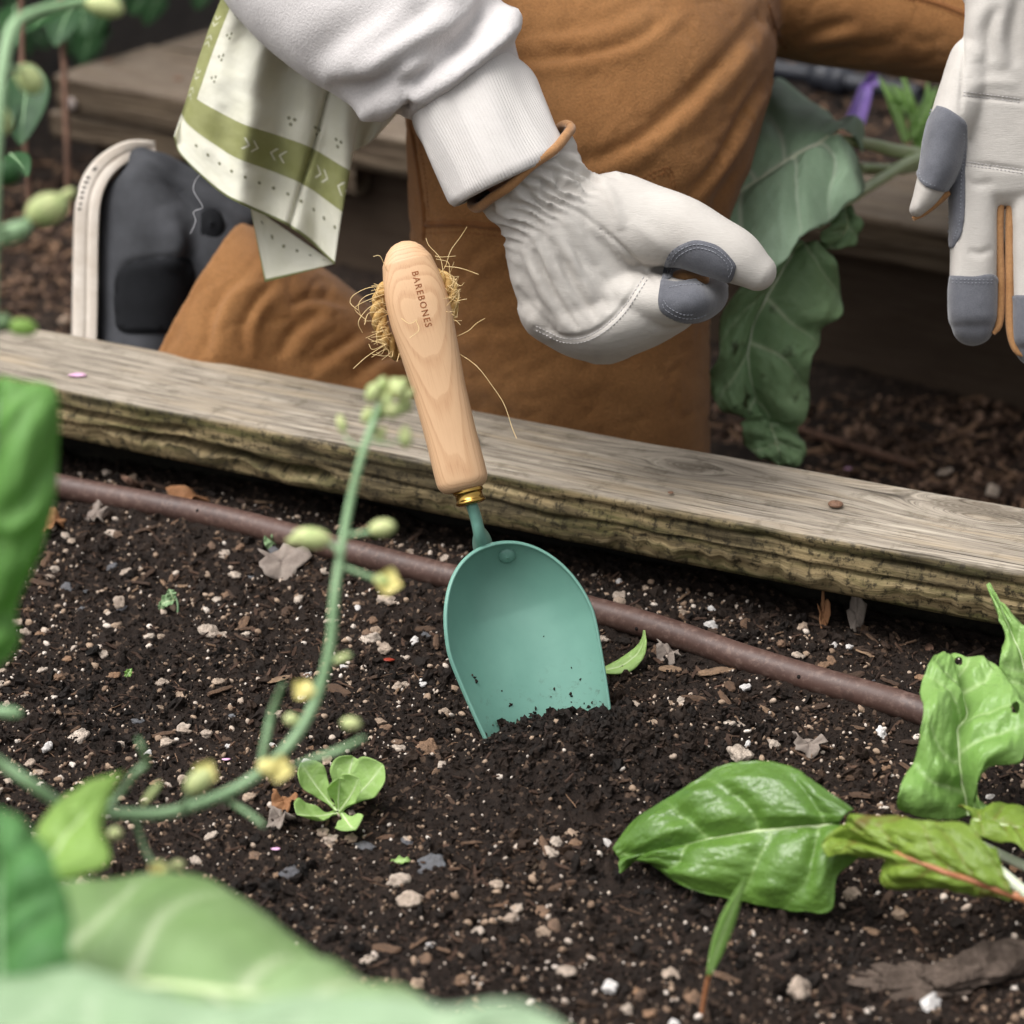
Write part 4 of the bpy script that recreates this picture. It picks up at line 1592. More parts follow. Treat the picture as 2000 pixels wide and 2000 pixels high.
# --- trousers: thighs, shins and seat as one surface
thigh_r = ptube([(1185, -260, 1.62, 300, .13), (1172, -60, 1.57, 352, .12), (1150, 100, 1.53, 366, .11), (1135, 230, 1.51, 350, .10), (1118, 330, 1.50, 330, .095), (1106, 450, 1.505, 306, .09),
                 (1105, 560, 1.52, 292, .085), (1114, 680, 1.535, 275, .082), (1122, 800, 1.55, 266, .08), (1122, 950, 1.57, 264, .08), (1110, 1150, 1.60, 250, .078), (1085, 1250, 1.615, 190, .07)], 60, 40, power=2.3)
shin_r = ptube([(368, 616, 1.62, 220, .07), (455, 665, 1.60, 214, .07), (555, 720, 1.605, 207, .068), (660, 780, 1.605, 188, .066), (780, 860, 1.605, 172, .07), (900, 960, 1.605, 190, .072), (1080, 1100, 1.60, 210, .075)], 50, 36, power=2.2)
thigh_l = ptube([(1330, -170, 1.64, 210, .11), (1480, -95, 1.63, 192, .10), (1560, -55, 1.62, 175, .095), (1700, -22, 1.60, 158, .088), (1850, 8, 1.58, 156, .085), (2050, 50, 1.55, 160, .085), (2260, 130, 1.53, 165, .085)], 40, 36, power=2.3)
shin_l = ptube([(2270, 100, 1.53, 170, .08), (2330, 400, 1.54, 165, .075), (2350, 800, 1.56, 150, .07), (2340, 1120, 1.58, 150, .07)], 24, 28)
hips = ptube([(1080, -200, 1.66, 280, .13), (1200, -300, 1.66, 330, .14), (1330, -240, 1.66, 280, .13)], 20, 30)
V, F = remesh([thigh_r, shin_r, thigh_l, shin_l, hips], .0032, 7)
# open hem at the foot: cut the cap of the shin
hem_c, hem_d = P(380, 622, 1.62), unit(P(455, 665, 1.62) - P(368, 616, 1.62))
fc = V[F].mean(1)
rel = (fc - hem_c)
keep = ~((rel @ hem_d < 0) & (np.linalg.norm(rel, axis=1) < .2))
F = F[keep]
used, inv = np.unique(F, return_inverse=True)
V, F = V[used], inv.reshape(F.shape)
E = np.sort(np.vstack([F[:, [0, 1]], F[:, [1, 2]], F[:, [2, 3]], F[:, [3, 0]]]), 1)
ue, cnt = np.unique(E, axis=0, return_counts=True)
bv_ = np.unique(ue[cnt == 1])
V[bv_] -= np.outer((V[bv_] - hem_c) @ hem_d, hem_d)
N = vnormals(V, F)
V = V + N * (.0013 * fbm(V, 14, 2, 5) + .0005 * fbm(V, 50, 2, 6) - .0011 * np.clip(.12 - np.abs(fbm(V @ np.array([[1, .3, -.6], [0, 1, 0], [.6, 0, 1]]), (26, 26, 70), 2, 7)), 0, 1) / .12)[:, None]
V = wrinkle(V, N, [
    ([(985, 118), (1120, 108), (1230, 80), (1330, 10)], 0.0022, 11, 'fold'),
    ([(1010, 60), (1150, 50), (1290, -10)], 0.0015, 14, 'fold'),
    ([(1090, 330), (1210, 290), (1310, 220), (1410, 120), (1500, 10)], 0.0043, 15, 'fold'),
    ([(1330, 400), (1400, 320), (1460, 210), (1520, 120)], 0.0037, 9, 'fold'),
    ([(1360, 520), (1400, 400), (1450, 290)], 0.0025, 14, 'fold'),
    ([(1310, 600), (1350, 480), (1390, 380)], 0.0019, 16),
    ([(860, 665), (940, 640), (1030, 645)], 0.0019, 11, 'fold'),
    ([(890, 560), (930, 500), (985, 470)], 0.0019, 11, 'fold'),
    ([(895, 800), (960, 800), (1030, 835)], -0.0019, 17),
    ([(1000, 760), (1150, 745), (1340, 770)], 0.0012, 32),
    ([(770, 240), (790, 320), (782, 400), (800, 470)], 0.0031, 9, 'fold'),
    ([(480, 700), (475, 640), (500, 590), (540, 545)], 0.0037, 9, 'fold'),
    ([(400, 700), (412, 630), (438, 570), (500, 520)], 0.0031, 11, 'fold'),
    ([(545, 700), (570, 650), (640, 600)], 0.0031, 12, 'fold'),
    ([(600, 720), (660, 680), (720, 640)], 0.0037, 12, 'fold'),
    ([(560, 600), (620, 580), (690, 600)], 0.0025, 11, 'fold'),
    ([(690, 740), (740, 700), (790, 690)], 0.0037, 12, 'fold'),
    ([(1540, 90), (1600, 60), (1680, 40)], 0.0031, 12, 'fold'),
    ([(1536, 100), (1640, 100), (1760, 90)], 0.0025, 14, 'fold'),
    ([(1500, 30), (1520, 70), (1535, 105)], -0.0037, 9),
])
trousers = mk('trousers', V, F, M_trouser, person, label='brown canvas work trousers')
bv_t = bvh_of(V, F)
sol = trousers.modifiers.new('thickness', 'SOLIDIFY')
sol.thickness = .0015
for poly, r in (([(800, 235), (812, 300), (822, 370), (828, 430), (826, 470)], .0024), ([(826, 438), (900, 436), (1000, 446)], .0022), ([(1500, 5), (1518, 60), (1535, 98)], .0016), ([(1765, -10), (1830, 6), (1900, 34)], .0018)):
    w = welt(bv_t, poly, r, -r * .45)
    mk('seam', w[0], w[1], M_seam, trousers)
th = []
for poly in ([(812, 238), (824, 300), (834, 370), (838, 432)], [(830, 446), (900, 444), (1000, 454)], [(830, 456), (900, 454), (1000, 464)], [(1248, 352), (1305, 328), (1320, 372)], [(1256, 358), (1303, 338), (1312, 374)], [(1300, 330), (1285, 352)],
             [(1765, -2), (1830, 14), (1895, 42)]):
    s2 = stitches(bv_t, poly, .0003, 6, 3)
    if s2:
        th.append(s2)
V2, F2 = join(th)
mk('stitching', V2, F2, M_bthread, trousers)['kind'] = 'stuff'

# --- sweatshirt: torso and both sleeves as one surface
sleeve = ptube([(540, -420, 1.52, 175, .065), (570, -260, 1.46, 215, .075), (640, -130, 1.41, 240, .08), (735, -20, 1.37, 226, .072), (815, 62, 1.345, 190, .062), (866, 112, 1.335, 158, .05), (900, 152, 1.33, 128, .04)], 50, 36, power=2.1, cap=2)
upper_arm = ptube([(540, -420, 1.52, 170, .06), (640, -700, 1.58, 180, .065), (940, -1080, 1.62, 210, .08)], 20, 30)
sleeve_l = ptube([(2010, -60, 1.36, 150, .045), (2060, -300, 1.42, 170, .06), (2050, -600, 1.52, 190, .07), (1700, -1080, 1.62, 230, .09)], 30, 30)
torso = ptube([(1200, -330, 1.66, 300, .11), (1240, -600, 1.66, 310, .11), (1290, -900, 1.64, 340, .12), (1300, -1150, 1.62, 310, .11), (1310, -1260, 1.60, 160, .07)], 30, 32)
V, F = remesh([sleeve, upper_arm, sleeve_l, torso], .0034, 5)
N = vnormals(V, F)
V = wrinkle(V, N, [
    ([(700, 205), (760, 175), (850, 130), (940, 55), (985, -20)], .011, 17, 'fold'),
    ([(640, 165), (720, 170), (800, 110), (880, 70)], .008, 18, 'fold'),
    ([(760, 235), (800, 195), (815, 180)], -.010, 11),
    ([(700, 235), (730, 190), (790, 165)], .008, 16),
    ([(800, 130), (870, 90), (945, 20), (950, -40)], -.006, 14),
    ([(690, 120), (780, 60), (870, -20)], .006, 26, 'fold'),
    ([(600, 130), (680, 60), (790, -10)], .005, 34, 'fold'),
    ([(940, 60), (990, 20), (1000, -40)], .007, 18),
    ([(850, 165), (920, 110), (1000, 50)], .007, 18),
], True)
N = vnormals(V, F)
V = V + N * (.0014 * fbm(V, 26, 3, 15))[:, None]
sweat = mk('sweatshirt', V, F, M_sweat, person, label='white fleece sweatshirt sleeve')

# ribbed cuff
na, nl_ = 720, 40
S = spline(np.array([(903, 156, 1.33, 98, .030), (922, 196, 1.326, 119, .038), (945, 245, 1.32, 117, .037), (972, 300, 1.314, 116, .036), (993, 340, 1.311, 119, .036), (995, 345, 1.3105, 114, .034)]), nl_)
ph = np.linspace(0, 2 * np.pi, na, endpoint=False)
ax = unit(P(988, 331, 1.311) - P(902, 149, 1.33))
rings = []
for i, (a, b, d, hw, hd) in enumerate(S):
    c0_ = P(a, b, d)
    nd = img_dir(.82, -.57)
    nd = unit(nd - ax * (nd @ ax))
    vd = unit(np.cross(ax, nd))
    if vd @ FW < 0:
        vd = -vd
    rib = np.clip(np.cos(ph * 118), -.6, 1) * .00042 * min(1, (nl_ - i) / 3, (i + 2) / 4)
    wave = .0012 * np.sin(ph * 5 + i * .12) * math.sin(i / nl_ * 3.1)
    rings.append(c0_ - np.outer(np.sin(ph), ax) * (.016 * i / nl_) + np.outer(np.cos(ph) * (hw * d / FPX + rib + wave), nd) + np.outer(np.sin(ph) * (hd + rib + wave), vd))
V = np.vstack(rings)
cuff = mk('cuff', V, grid_faces(nl_, na, True), M_cuff, sweat)
cuff.modifiers.new('thickness', 'SOLIDIFY').thickness = .002

# --- body under the clothes (wrist seen dark in the glove opening)
M_skin = plain('skin', srgb(196, 142, 116), srgb(208, 156, 130), 60, .5, .2, 600, .0004)
def shrink(pts, f):
    return [(a, b, d, hw * f, hd * f) for a, b, d, hw, hd in pts]
body_parts = [ptube([(1310, -1300, 1.60, 120, .05), (1300, -1150, 1.62, 230, .08), (1290, -900, 1.64, 280, .09), (1240, -600, 1.66, 260, .09), (1200, -250, 1.65, 250, .09), (1135, 230, 1.52, 200, .07), (1110, 700, 1.54, 180, .06), (1105, 1100, 1.60, 170, .055)], 50, 24),
              ptube([(1090, 1080, 1.60, 130, .05), (780, 880, 1.605, 120, .045), (520, 720, 1.61, 120, .045), (400, 640, 1.63, 110, .04)], 30, 20),
              ptube([(1250, -250, 1.64, 170, .08), (1700, -22, 1.61, 110, .06), (2240, 130, 1.54, 100, .055), (2330, 500, 1.55, 100, .05), (2345, 1000, 1.58, 80, .04)], 40, 20),
              ptube([(960, -1070, 1.62, 150, .06), (580, -550, 1.55, 110, .045), (570, -280, 1.46, 110, .045), (735, -20, 1.37, 100, .04), (900, 160, 1.33, 85, .03), (1010, 320, 1.32, 78, .027), (1100, 470, 1.325, 85, .024)], 40, 20),
              ptube([(1680, -1060, 1.62, 150, .06), (2040, -600, 1.52, 110, .045), (2050, -280, 1.42, 90, .035), (2000, 0, 1.36, 80, .028), (1990, 150, 1.352, 85, .015)], 30, 20),
              ptube([(1320, -1330, 1.54, 110, .05), (1335, -1520, 1.50, 190, .085), (1345, -1680, 1.49, 200, .09), (1350, -1850, 1.49, 170, .08)], 20, 24)]
V, F = remesh(body_parts, .007, 4)
mk('body', V, F, M_skin, person)

# --- right glove (fist with the thumb forward)
gd = 1.325
palm = ptube([(1003, 300, 1.316, 116, .036), (1022, 330, 1.316, 116, .036), (1046, 366, 1.317, 108, .034), (1066, 394, 1.318, 102, .032), (1086, 425, 1.32, 112, .034), (1106, 470, 1.322, 124, .036), (1132, 535, 1.325, 130, .036), (1160, 585, 1.327, 122, .036), (1185, 620, 1.33, 100, .034)], 44, 36, power=2.3, cap=4)
fist = ptube([(1090, 590, 1.33, 84, .034), (1160, 626, 1.33, 82, .040), (1240, 612, 1.33, 76, .042), (1310, 588, 1.335, 62, .040), (1348, 574, 1.34, 48, .036)], 30, 30, power=2.2)
thumb = ptube([(1120, 410, 1.318, 66, .028), (1190, 425, 1.315, 92, .028), (1260, 440, 1.308, 84, .026), (1330, 452, 1.30, 70, .023), (1390, 478, 1.294, 60, .020), (1440, 504, 1.29, 54, .017), (1482, 533, 1.288, 38, .012)], 40, 30, power=2.15)
web = ptube([(1200, 470, 1.325, 90, .026), (1250, 530, 1.33, 78, .026), (1290, 560, 1.332, 60, .022)], 16, 26)
index = ptube([(1190, 570, 1.318, 58, .028), (1270, 585, 1.306, 54, .024), (1335, 590, 1.300, 44, .022), (1372, 582, 1.304, 40, .021), (1385, 566, 1.325, 36, .02), (1370, 552, 1.345, 32, .018)], 36, 26)
V, F = remesh([palm, fist, thumb, web, index], .00125, 9)
cC = P(1018, 324, 1.316)
e1 = P(1112, 246, 1.316)
e2 = P(925, 398, 1.316)
e3 = P(1018 + 9, 324 + 13, 1.316 - .037)
pl_n = unit(np.cross(e1 - e2, e3 - cC))
gax = unit(P(1130, 540, 1.325) - cC)
if pl_n @ gax < 0:
    pl_n = -pl_n
fc = V[F].mean(1)
F = F[(fc - cC) @ pl_n > 0]
used, inv = np.unique(F, return_inverse=True)
V, F = V[used], inv.reshape(F.shape)
N = vnormals(V, F)
# gathers at the elastic and pleats running down the back of the hand
px, py, dep = pix(V)
a1, b1 = np.array([1150, 335.]), np.array([981, 452.])
ee = (b1 - a1) / np.linalg.norm(b1 - a1)
nn_ = np.array([-ee[1], ee[0]])
if nn_ @ np.array([.58, .81]) < 0:
    nn_ = -nn_
tq = (px - a1[0]) * ee[0] + (py - a1[1]) * ee[1]
sq = (px - a1[0]) * nn_[0] + (py - a1[1]) * nn_[1]
view = V - CAM
view /= np.linalg.norm(view, axis=1, keepdims=True)
front = np.clip(-(N * view).sum(1) * 2 + .4, 0, 1)
q3 = np.stack([tq / 200, sq / 200, np.zeros(len(tq))], -1)
wob = 10 * fbm(q3, 6, 2, 3)
gath = (1 - 1.7 * np.abs(np.sin((tq + .55 * sq + wob) / 206 * np.pi * 10))) * np.exp(-((sq - 4) / 30) ** 2)
gath2 = np.sin((tq + .2 * sq + wob * 1.5) / 206 * 2 * np.pi * 6.5) * np.exp(-((sq + 34) / 34) ** 2)
seamd, _, seamarc = seg_dist(px, py, spline(np.array([(1045, 634), (1103, 658), (1154, 651), (1208, 609), (1262, 530)], float), 40))
below = np.clip(sq / 20, 0, 1) * np.clip((250 - sq) / 130, 0, 1) * (tq > 45)
fan = np.sin((tq + wob * 1.3 ) / 206 * 2 * np.pi * 5.2 + .6)
fan = np.sign(fan) * np.abs(fan) ** .8
V = V + N * ((.0027 * gath + .0016 * gath2 * (sq < 10) + .0006 * fan * below * np.clip((sq - 8) / 30, 0, 1)) * front)[:, None]
N = vnormals(V, F)
V = wrinkle(V, N, [
    ([(1010, 560), (1060, 630), (1090, 650)], 0.00252, 9, 'fold'),
    ([(1037, 470), (1075, 560), (1130, 645)], 0.00266, 8, 'fold'),
    ([(1052, 450), (1100, 560), (1150, 640)], 0.00154, 7, 'fold'),
    ([(1005, 480), (1040, 570), (1075, 640)], 0.00154, 8, 'fold'),
    ([(1100, 440), (1150, 540), (1190, 612)], 0.00154, 7, 'fold'),
    ([(1075, 460), (1120, 560), (1165, 625)], 0.00210, 8, 'fold'),
    ([(1110, 440), (1160, 520), (1205, 590)], 0.00126, 9, 'fold'),
    ([(1170, 340), (1200, 400), (1215, 450)], .002, 12),
    ([(1117, 403), (1190, 460), (1262, 530), (1292, 558)], -.0016, 4),
    ([(1045, 634), (1103, 658), (1154, 651), (1208, 609), (1262, 530)], -.0016, 5),
    ([(1270, 650), (1330, 640), (1380, 622)], .0015, 12),
    ([(1232, 430), (1280, 470), (1310, 500)], .0012, 14),
], True)
N = vnormals(V, F)
V = V + N * (.0003 * fbm(V, 50, 2, 25))[:, None]
N = vnormals(V, F)
g_r = mk('right_glove', V, F, M_glove, person, label='off-white canvas work glove with grey suede patches, closed in a fist')
g_r.modifiers.new('thickness', 'SOLIDIFY').thickness = .0013
bv_g = bvh_of(V, F)
Vp, Fp = patch(V, F, N, [(1290, 560), (1298, 515), (1314, 488), (1352, 470), (1385, 474), (1410, 486), (1434, 512), (1437, 524), (1427, 549), (1405, 545), (1380, 537), (1352, 534), (1325, 536), (1308, 545)], .0009, .5)
th_patch = mk('thumb_patch', Vp, Fp, M_suede, g_r)
Vp, Fp = patch(V, F, N, [(1291, 546), (1286, 590), (1296, 612), (1330, 628), (1362, 628), (1388, 618), (1410, 600), (1424, 578), (1412, 550), (1376, 546), (1352, 548), (1320, 552)], .0009, .6)
fi_patch = mk('finger_patch', Vp, Fp, M_suede, g_r)
# tan fingertips inside the curl
tips = ptube([(1310, 550, 1.318, 17, .012), (1340, 543, 1.315, 18, .012), (1372, 548, 1.318, 15, .012)], 14, 18)
mk('finger_lining', tips[0], tips[1], M_tan, g_r)
# piping round the opening
ringp = []
hdv = 0.037
vdx = unit(ray(1018, 324))
half = (e1 - e2) / 2 * 1.02
fwd = e3 - cC
for a in np.linspace(0, 2 * np.pi, 90):
    ringp.append(cC + half * math.cos(a) + fwd * math.sin(a) * (1.06 if math.sin(a) > 0 else .9) + gax * (.0007 * math.sin(a * 3) + .0005 * math.sin(a * 7 + 1)))
ringp = np.array(ringp)
Vp, Fp = wtube(ringp, .0026, 12)
mk('cuff_trim', Vp, Fp, M_tan, g_r)
th = []
for poly in ([(1047, 637), (1103, 661), (1154, 654), (1208, 612), (1262, 534)], [(1047, 645), (1104, 669), (1158, 661), (1215, 617), (1268, 540)]):
    th.append(stitches(bv_g, poly, .0003, 4.5, 3))
V2, F2 = join([t_ for t_ in th if t_])
mk('stitching', V2, F2, M_thread, g_r)['kind'] = 'stuff'
th = []
bvp = bvh_of(*[np.asarray(x) for x in (th_patch.data and (np.array([v.co[:] for v in th_patch.data.vertices]) + ORIGIN['person'], [list(p_.vertices) for p_ in th_patch.data.polygons]))])
for poly in ([(1302, 540), (1308, 515), (1322, 493), (1354, 478), (1384, 481), (1407, 492), (1428, 514), (1429, 530), (1421, 544)], [(1309, 535), (1314, 517), (1327, 499), (1356, 485), (1382, 488), (1403, 498), (1421, 517), (1422, 532)]):
    th.append(stitches(bvp, poly, .00024, 4.5, 2.5))
bvp2 = bvh_of(np.array([v.co[:] for v in fi_patch.data.vertices]) + ORIGIN['person'], [list(p_.vertices) for p_ in fi_patch.data.polygons])
for poly in ([(1294, 594), (1302, 607), (1332, 621), (1362, 621), (1384, 612)], [(1296, 586), (1306, 600), (1333, 614), (1362, 614)], [(1306, 562), (1330, 557), (1352, 556), (1376, 556)]):
    th.append(stitches(bvp2, poly, .00024, 4.5, 2.5))
V2, F2 = join([t_ for t_ in th if t_])
mk('stitching', V2, F2, M_gthread, g_r)['kind'] = 'stuff'

# --- left glove, hanging over the other knee
LD = 1.345
def LDp(*rows):
    return [(a, b, LD + dd, hw, hd) for a, b, dd, hw, hd in rows]
hand = ptube(LDp((2010, -80, .0, 130, .03), (2008, 20, .0, 124, .028), (2006, 120, 0, 127, .024), (2006, 230, 0, 130, .021), (2008, 320, 0, 134, .019), (2010, 350, 0, 134, .018)), 40, 36, power=3.2, cap=3)
def finger(x0, x1, y1, dd=0, hw=46):
    return ptube(LDp((x0, 300, dd, hw, .0165), (x0 + (x1 - x0) * .4, 420, dd, hw + 1, .0165), (x0 + (x1 - x0) * .75, 540, dd, hw + 1, .0165), (x1, y1 - 34, dd, hw, .016), (x1, y1 - 14, dd, hw - 7, .012)), 36, 26, power=2.9, cap=4)
f1 = finger(1904, 1900, 652)
f2 = finger(2016, 2024, 694, .002)
f3 = finger(2118, 2126, 680, .004, 42)
thumb_l = ptube(LDp((1905, 120, .0, 52, .022), (1878, 200, -.004, 52, .022), (1852, 260, -.008, 44, .02), (1836, 320, -.012, 38, .017), (1812, 375, -.014, 28, .013), (1790, 410, -.014, 15, .008)), 36, 26)
V, F = remesh([hand, f1, f2, f3, thumb_l], .0013, 7)
N = vnormals(V, F)
V = wrinkle(V, N, [
    ([(1882, 60), (1879, 150), (1876, 222)], -.0018, 4),
    ([(1878, 186), (1940, 192), (2010, 200)], -.0014, 5),
    ([(1885, 318), (1940, 325), (2010, 334)], -.0014, 5),
    ([(1950, 10), (1930, 60), (1935, 120)], .0025, 12, 'fold'),
    ([(1990, -10), (1975, 70), (1985, 130)], .0025, 12, 'fold'),
    ([(1890, 170), (1940, 160), (1990, 165)], .0012, 12),
    ([(1885, 345), (1905, 360), (1945, 355)], -.0012, 8),
    ([(1890, 490), (1915, 495), (1940, 485)], -.0012, 8),
])
N = vnormals(V, F)
V = V + N * (.0005 * fbm(V, 60, 3, 28))[:, None]
N = vnormals(V, F)
g_l = mk('left_glove', V, F, M_glove, person, label='off-white canvas work glove with fingers hanging straight down')
bv_l = bvh_of(V, F)
Vp, Fp = patch(V, F, N, [(1832, 207), (1849, 212), (1868, 224), (1884, 238), (1887, 260), (1885, 330), (1885, 400), (1880, 450), (1866, 480), (1857, 484), (1853, 430), (1854, 375), (1840, 374), (1812, 366), (1796, 350), (1793, 330), (1800, 290), (1812, 240)], .0009, .6)
mk('thumb_patch', Vp, Fp, M_suede, g_l)
Vp, Fp = patch(V, F, N, [(1857, 538), (1900, 540), (1944, 540), (1946, 600), (1946, 640), (1934, 668), (1900, 676), (1866, 668), (1854, 640), (1852, 590)], .0009, .95)
mk('fingertip_patch', Vp, Fp, M_suede, g_l)
Vp, Fp = patch(V, F, N, [(1980, 576), (2020, 578), (2068, 582), (2070, 640), (2066, 700), (2030, 720), (1990, 706), (1976, 650)], .0009, .95)
mk('fingertip_patch', Vp, Fp, M_suede, g_l)
# tan gusset between the fingers
gus = wtube(np.array([P(a, b, LD - .006) for a, b in [(1940, 652), (1952, 630), (1955, 560), (1952, 470), (1954, 390), (1960, 356), (1968, 352), (1974, 362), (1972, 440), (1972, 540), (1973, 640), (1984, 684), (2000, 694)]]), [.0012, .0021, .0023, .0023, .0023, .0024, .0024, .0024, .0024, .0024, .0024, .0018, .001], 10, n=70)
mk('finger_gusset', gus[0], gus[1], M_tan, g_l)
gus = wtube(np.array([P(a, b, LD - .012) for a, b in [(1783, 428), (1805, 412), (1835, 385), (1850, 372)]]), [.0012, .0026, .0034, .003], 10, n=24)
mk('thumb_gusset', gus[0], gus[1], M_tan, g_l)
th = []
for poly in ([(1882, 179), (1940, 186), (2000, 194)], [(1882, 186), (1940, 193), (2000, 201)], [(1888, 316), (1940, 323), (2000, 332)], [(1888, 323), (1940, 330), (2000, 339)]):
    th.append(stitches(bv_l, poly, .0003, 4.5, 3))
V2, F2 = join([t_ for t_ in th if t_])
mk('stitching', V2, F2, M_thread, g_l)['kind'] = 'stuff'
th = []
for poly in ([(1822, 214), (1812, 250), (1804, 300), (1799, 335), (1806, 354), (1830, 364)], [(1880, 260), (1878, 350), (1876, 430), (1864, 470)], [(1862, 545), (1900, 547), (1940, 547)], [(1862, 551), (1900, 553), (1940, 553)]):
    s2 = stitches(bv_l, poly, .00026, 4.5, 2.5, .0012)
    if s2:
        th.append(s2)
V2, F2 = join(th)
mk('stitching', V2, F2, M_gthread, g_l)['kind'] = 'stuff'

# --- shoe, toes on the ground behind the board, sole facing left
XD = 1.62
M_upper = plain('black_nubuck', srgb(48, 49, 52), srgb(70, 71, 75), 40, .75, .35, 900, .0006, .25)
M_elastic = plain('black_elastic', srgb(14, 15, 18), srgb(22, 23, 26), 60, .9, .3, 1500, .0004, .2)
M_sole = plain('dirty_white_rubber', srgb(208, 199, 188), srgb(184, 172, 158), 60, .6, .3, 500, .0006)
M_mark = plain('black_print', srgb(18, 18, 20), srgb(28, 28, 30), 60, .8, 0)
shoe_body = ptube([(272, 320, XD, 36, .028), (284, 345, XD, 78, .036), (290, 400, XD, 106, .040), (288, 480, XD, 108, .042), (282, 560, XD, 104, .043), (275, 660, XD, 96, .044), (262, 800, XD, 85, .046), (240, 950, XD, 66, .048), (222, 1080, XD, 46, .045), (212, 1160, XD, 30, .034)], 60, 40, power=2.3, cap=4)
ankle = ptube([(300, 380, XD, 70, .036), (370, 430, XD, 88, .036), (430, 500, XD, 96, .036), (480, 580, XD, 96, .036)], 24, 30)
collar = ptube([(310, 330, XD, 34, .03), (370, 365, XD, 36, .032), (440, 405, XD, 36, .032), (490, 440, XD, 34, .03)], 24, 26)
V, F = remesh([shoe_body, ankle, collar], .003, 6)
N = vnormals(V, F)
V = wrinkle(V, N, [([(262, 312), (310, 335), (350, 372), (385, 405), (440, 425)], -.0045, 8), ([(330, 400), (345, 470), (330, 530)], .004, 22), ([(370, 430), (380, 480), (360, 520)], .003, 14, 'fold'), ([(228, 640), (226, 560), (245, 520), (300, 508), (375, 505)], -.003, 6)])
shoe = mk('shoe', V, F, M_upper, person, label='black nubuck slip-on shoe with a dirty white rubber sole')
N = vnormals(V, F)
bv_s = bvh_of(V, F)
Vp, Fp = patch(V, F, N, [(228, 640), (226, 560), (240, 525), (290, 511), (372, 508), (372, 580), (366, 645), (300, 650), (250, 650)], .0012, .4)
mk('elastic_panel', Vp, Fp, M_elastic, shoe)
p, n = hit(bv_s, 412, 440)
if p is not None:
    Vq, Fq = ellipsoid(p - n * .002, [RT * .009, UP * .012, n * .004], 16, 8)
    mk('heel_notch', Vq, Fq, M_elastic, shoe)
# sole: thick band along the back of the shoe
sp = spline(np.array([(302, 287), (270, 290), (238, 301), (206, 324), (184, 356), (172, 400), (168, 470), (167, 560), (165, 660), (160, 800), (152, 950), (158, 1080), (176, 1170)], float), 80)
tg = np.gradient(sp, axis=0)
tg /= np.linalg.norm(tg, axis=1, keepdims=True)
half_t = np.interp(np.arange(80), [0, 5, 15, 80], [11, 20, 25, 27])
rr_ = []
for i in range(80):
    c_ = sp[i]
    nx, ny = -tg[i][1], tg[i][0]
    wd = np.interp(i, [0, 8, 20, 40, 65, 79], [.012, .030, .038, .040, .050, .03])
    t_ = half_t[i]
    prof = []
    for (a, b) in ((-1, -.92), (-1, -.3), (-.97, -.1), (-1, .1), (-1, .85), (-.6, 1), (.6, 1), (1, .85), (1, .1), (.97, -.1), (1, -.3), (1, -.92), (.6, -1), (-.6, -1)):
        # a across the thickness of the shoe width (depth), b across the band
        prof.append(P(c_[0] + nx * b * t_, c_[1] + ny * b * t_, XD + a * wd))
    rr_.append(np.array(prof))
V = np.vstack(rr_)
kq = len(prof)
F = np.vstack([grid_faces(80, kq, True), capfaces(0, kq, True), capfaces(79 * kq, kq, False)])
so = mk('sole', V, F, M_sole, shoe)
b2 = so.modifiers.new('round', 'BEVEL')
b2.width = .0012
b2.segments = 2
bv_sole = bvh_of(V, F)
marks = []
for (a, b, w_, h_) in ((155, 408, 4, 3), (157, 398, 3, 3.5), (159, 386, 4.5, 3), (161, 376, 4, 3.5), (164, 366, 4.5, 3), (168, 356, 5, 3.2), (172, 347, 4, 3.5), (184, 331, 4.5, 3), (187, 327, 3, 2)):
    p, n = hit(bv_sole, a, b)
    if p is None:
        continue
    t1 = unit(RT - n * (RT @ n))
    t2 = np.cross(n, t1)
    marks.append(ellipsoid(p, [t1 * w_ * XD / FPX, t2 * h_ * XD / FPX * .8, n * .0004], 10, 6))
if marks:
    V, F = join(marks)
    mk('sole_print', V, F, M_mark, so)

# ------------------------------------------------------------------ bandana hanging behind the arm
BD = 1.44
m = Mat('printed_cotton', .9, .15)
uv = m.attr('cloth', True)
us = m.sep(uv)
uu, vv_ = us[0], us[1]                     # metres from the left edge and from the lower edge of the cloth
near_e = m.math('MINIMUM', m.math('MULTIPLY_ADD', uu, 1.6, .036), vv_)
inband = m.math('MULTIPLY', m.math('GREATER_THAN', near_e, .030), m.math('LESS_THAN', near_e, .053))
along = m.math('ADD', m.math('MULTIPLY', m.math('GREATER_THAN', uu, vv_), uu), m.math('MULTIPLY', m.math('LESS_THAN', uu, vv_), vv_))
base = m.mix(m.ramp(m.noise(uv, 60, 3, .5), [(.3, 0), (.7, 1)]), srgb(218, 216, 198), srgb(228, 226, 212))
green = m.mix(m.ramp(m.noise(uv, 90, 4, .6), [(.3, 0), (.7, 1)]), srgb(146, 148, 96), srgb(160, 162, 114))
c = m.mix(inband, base, green)
# row of dots below the band
def dot_row(center, pitch, r, off=0.0):
    fu = m.math('SUBTRACT', m.math('FRACT', m.math('ADD', m.math('DIVIDE', along, pitch), off)), .5)
    du = m.math('MULTIPLY', fu, pitch)
    dv = m.math('SUBTRACT', near_e, center)
    r2 = m.math('ADD', m.math('MULTIPLY', du, du), m.math('MULTIPLY', dv, dv))
    return m.math('LESS_THAN', r2, r * r)
dots = dot_row(.0195, .0085, .00105)
for cen, off in ((.0625, 0), (.0665, .11), (.0665, -.11)):
    dots = m.math('MAXIMUM', dots, dot_row(cen, .0165, .00115, off))
c = m.mix(m.math('MULTIPLY', dots, .85), c, srgb(96, 96, 62))
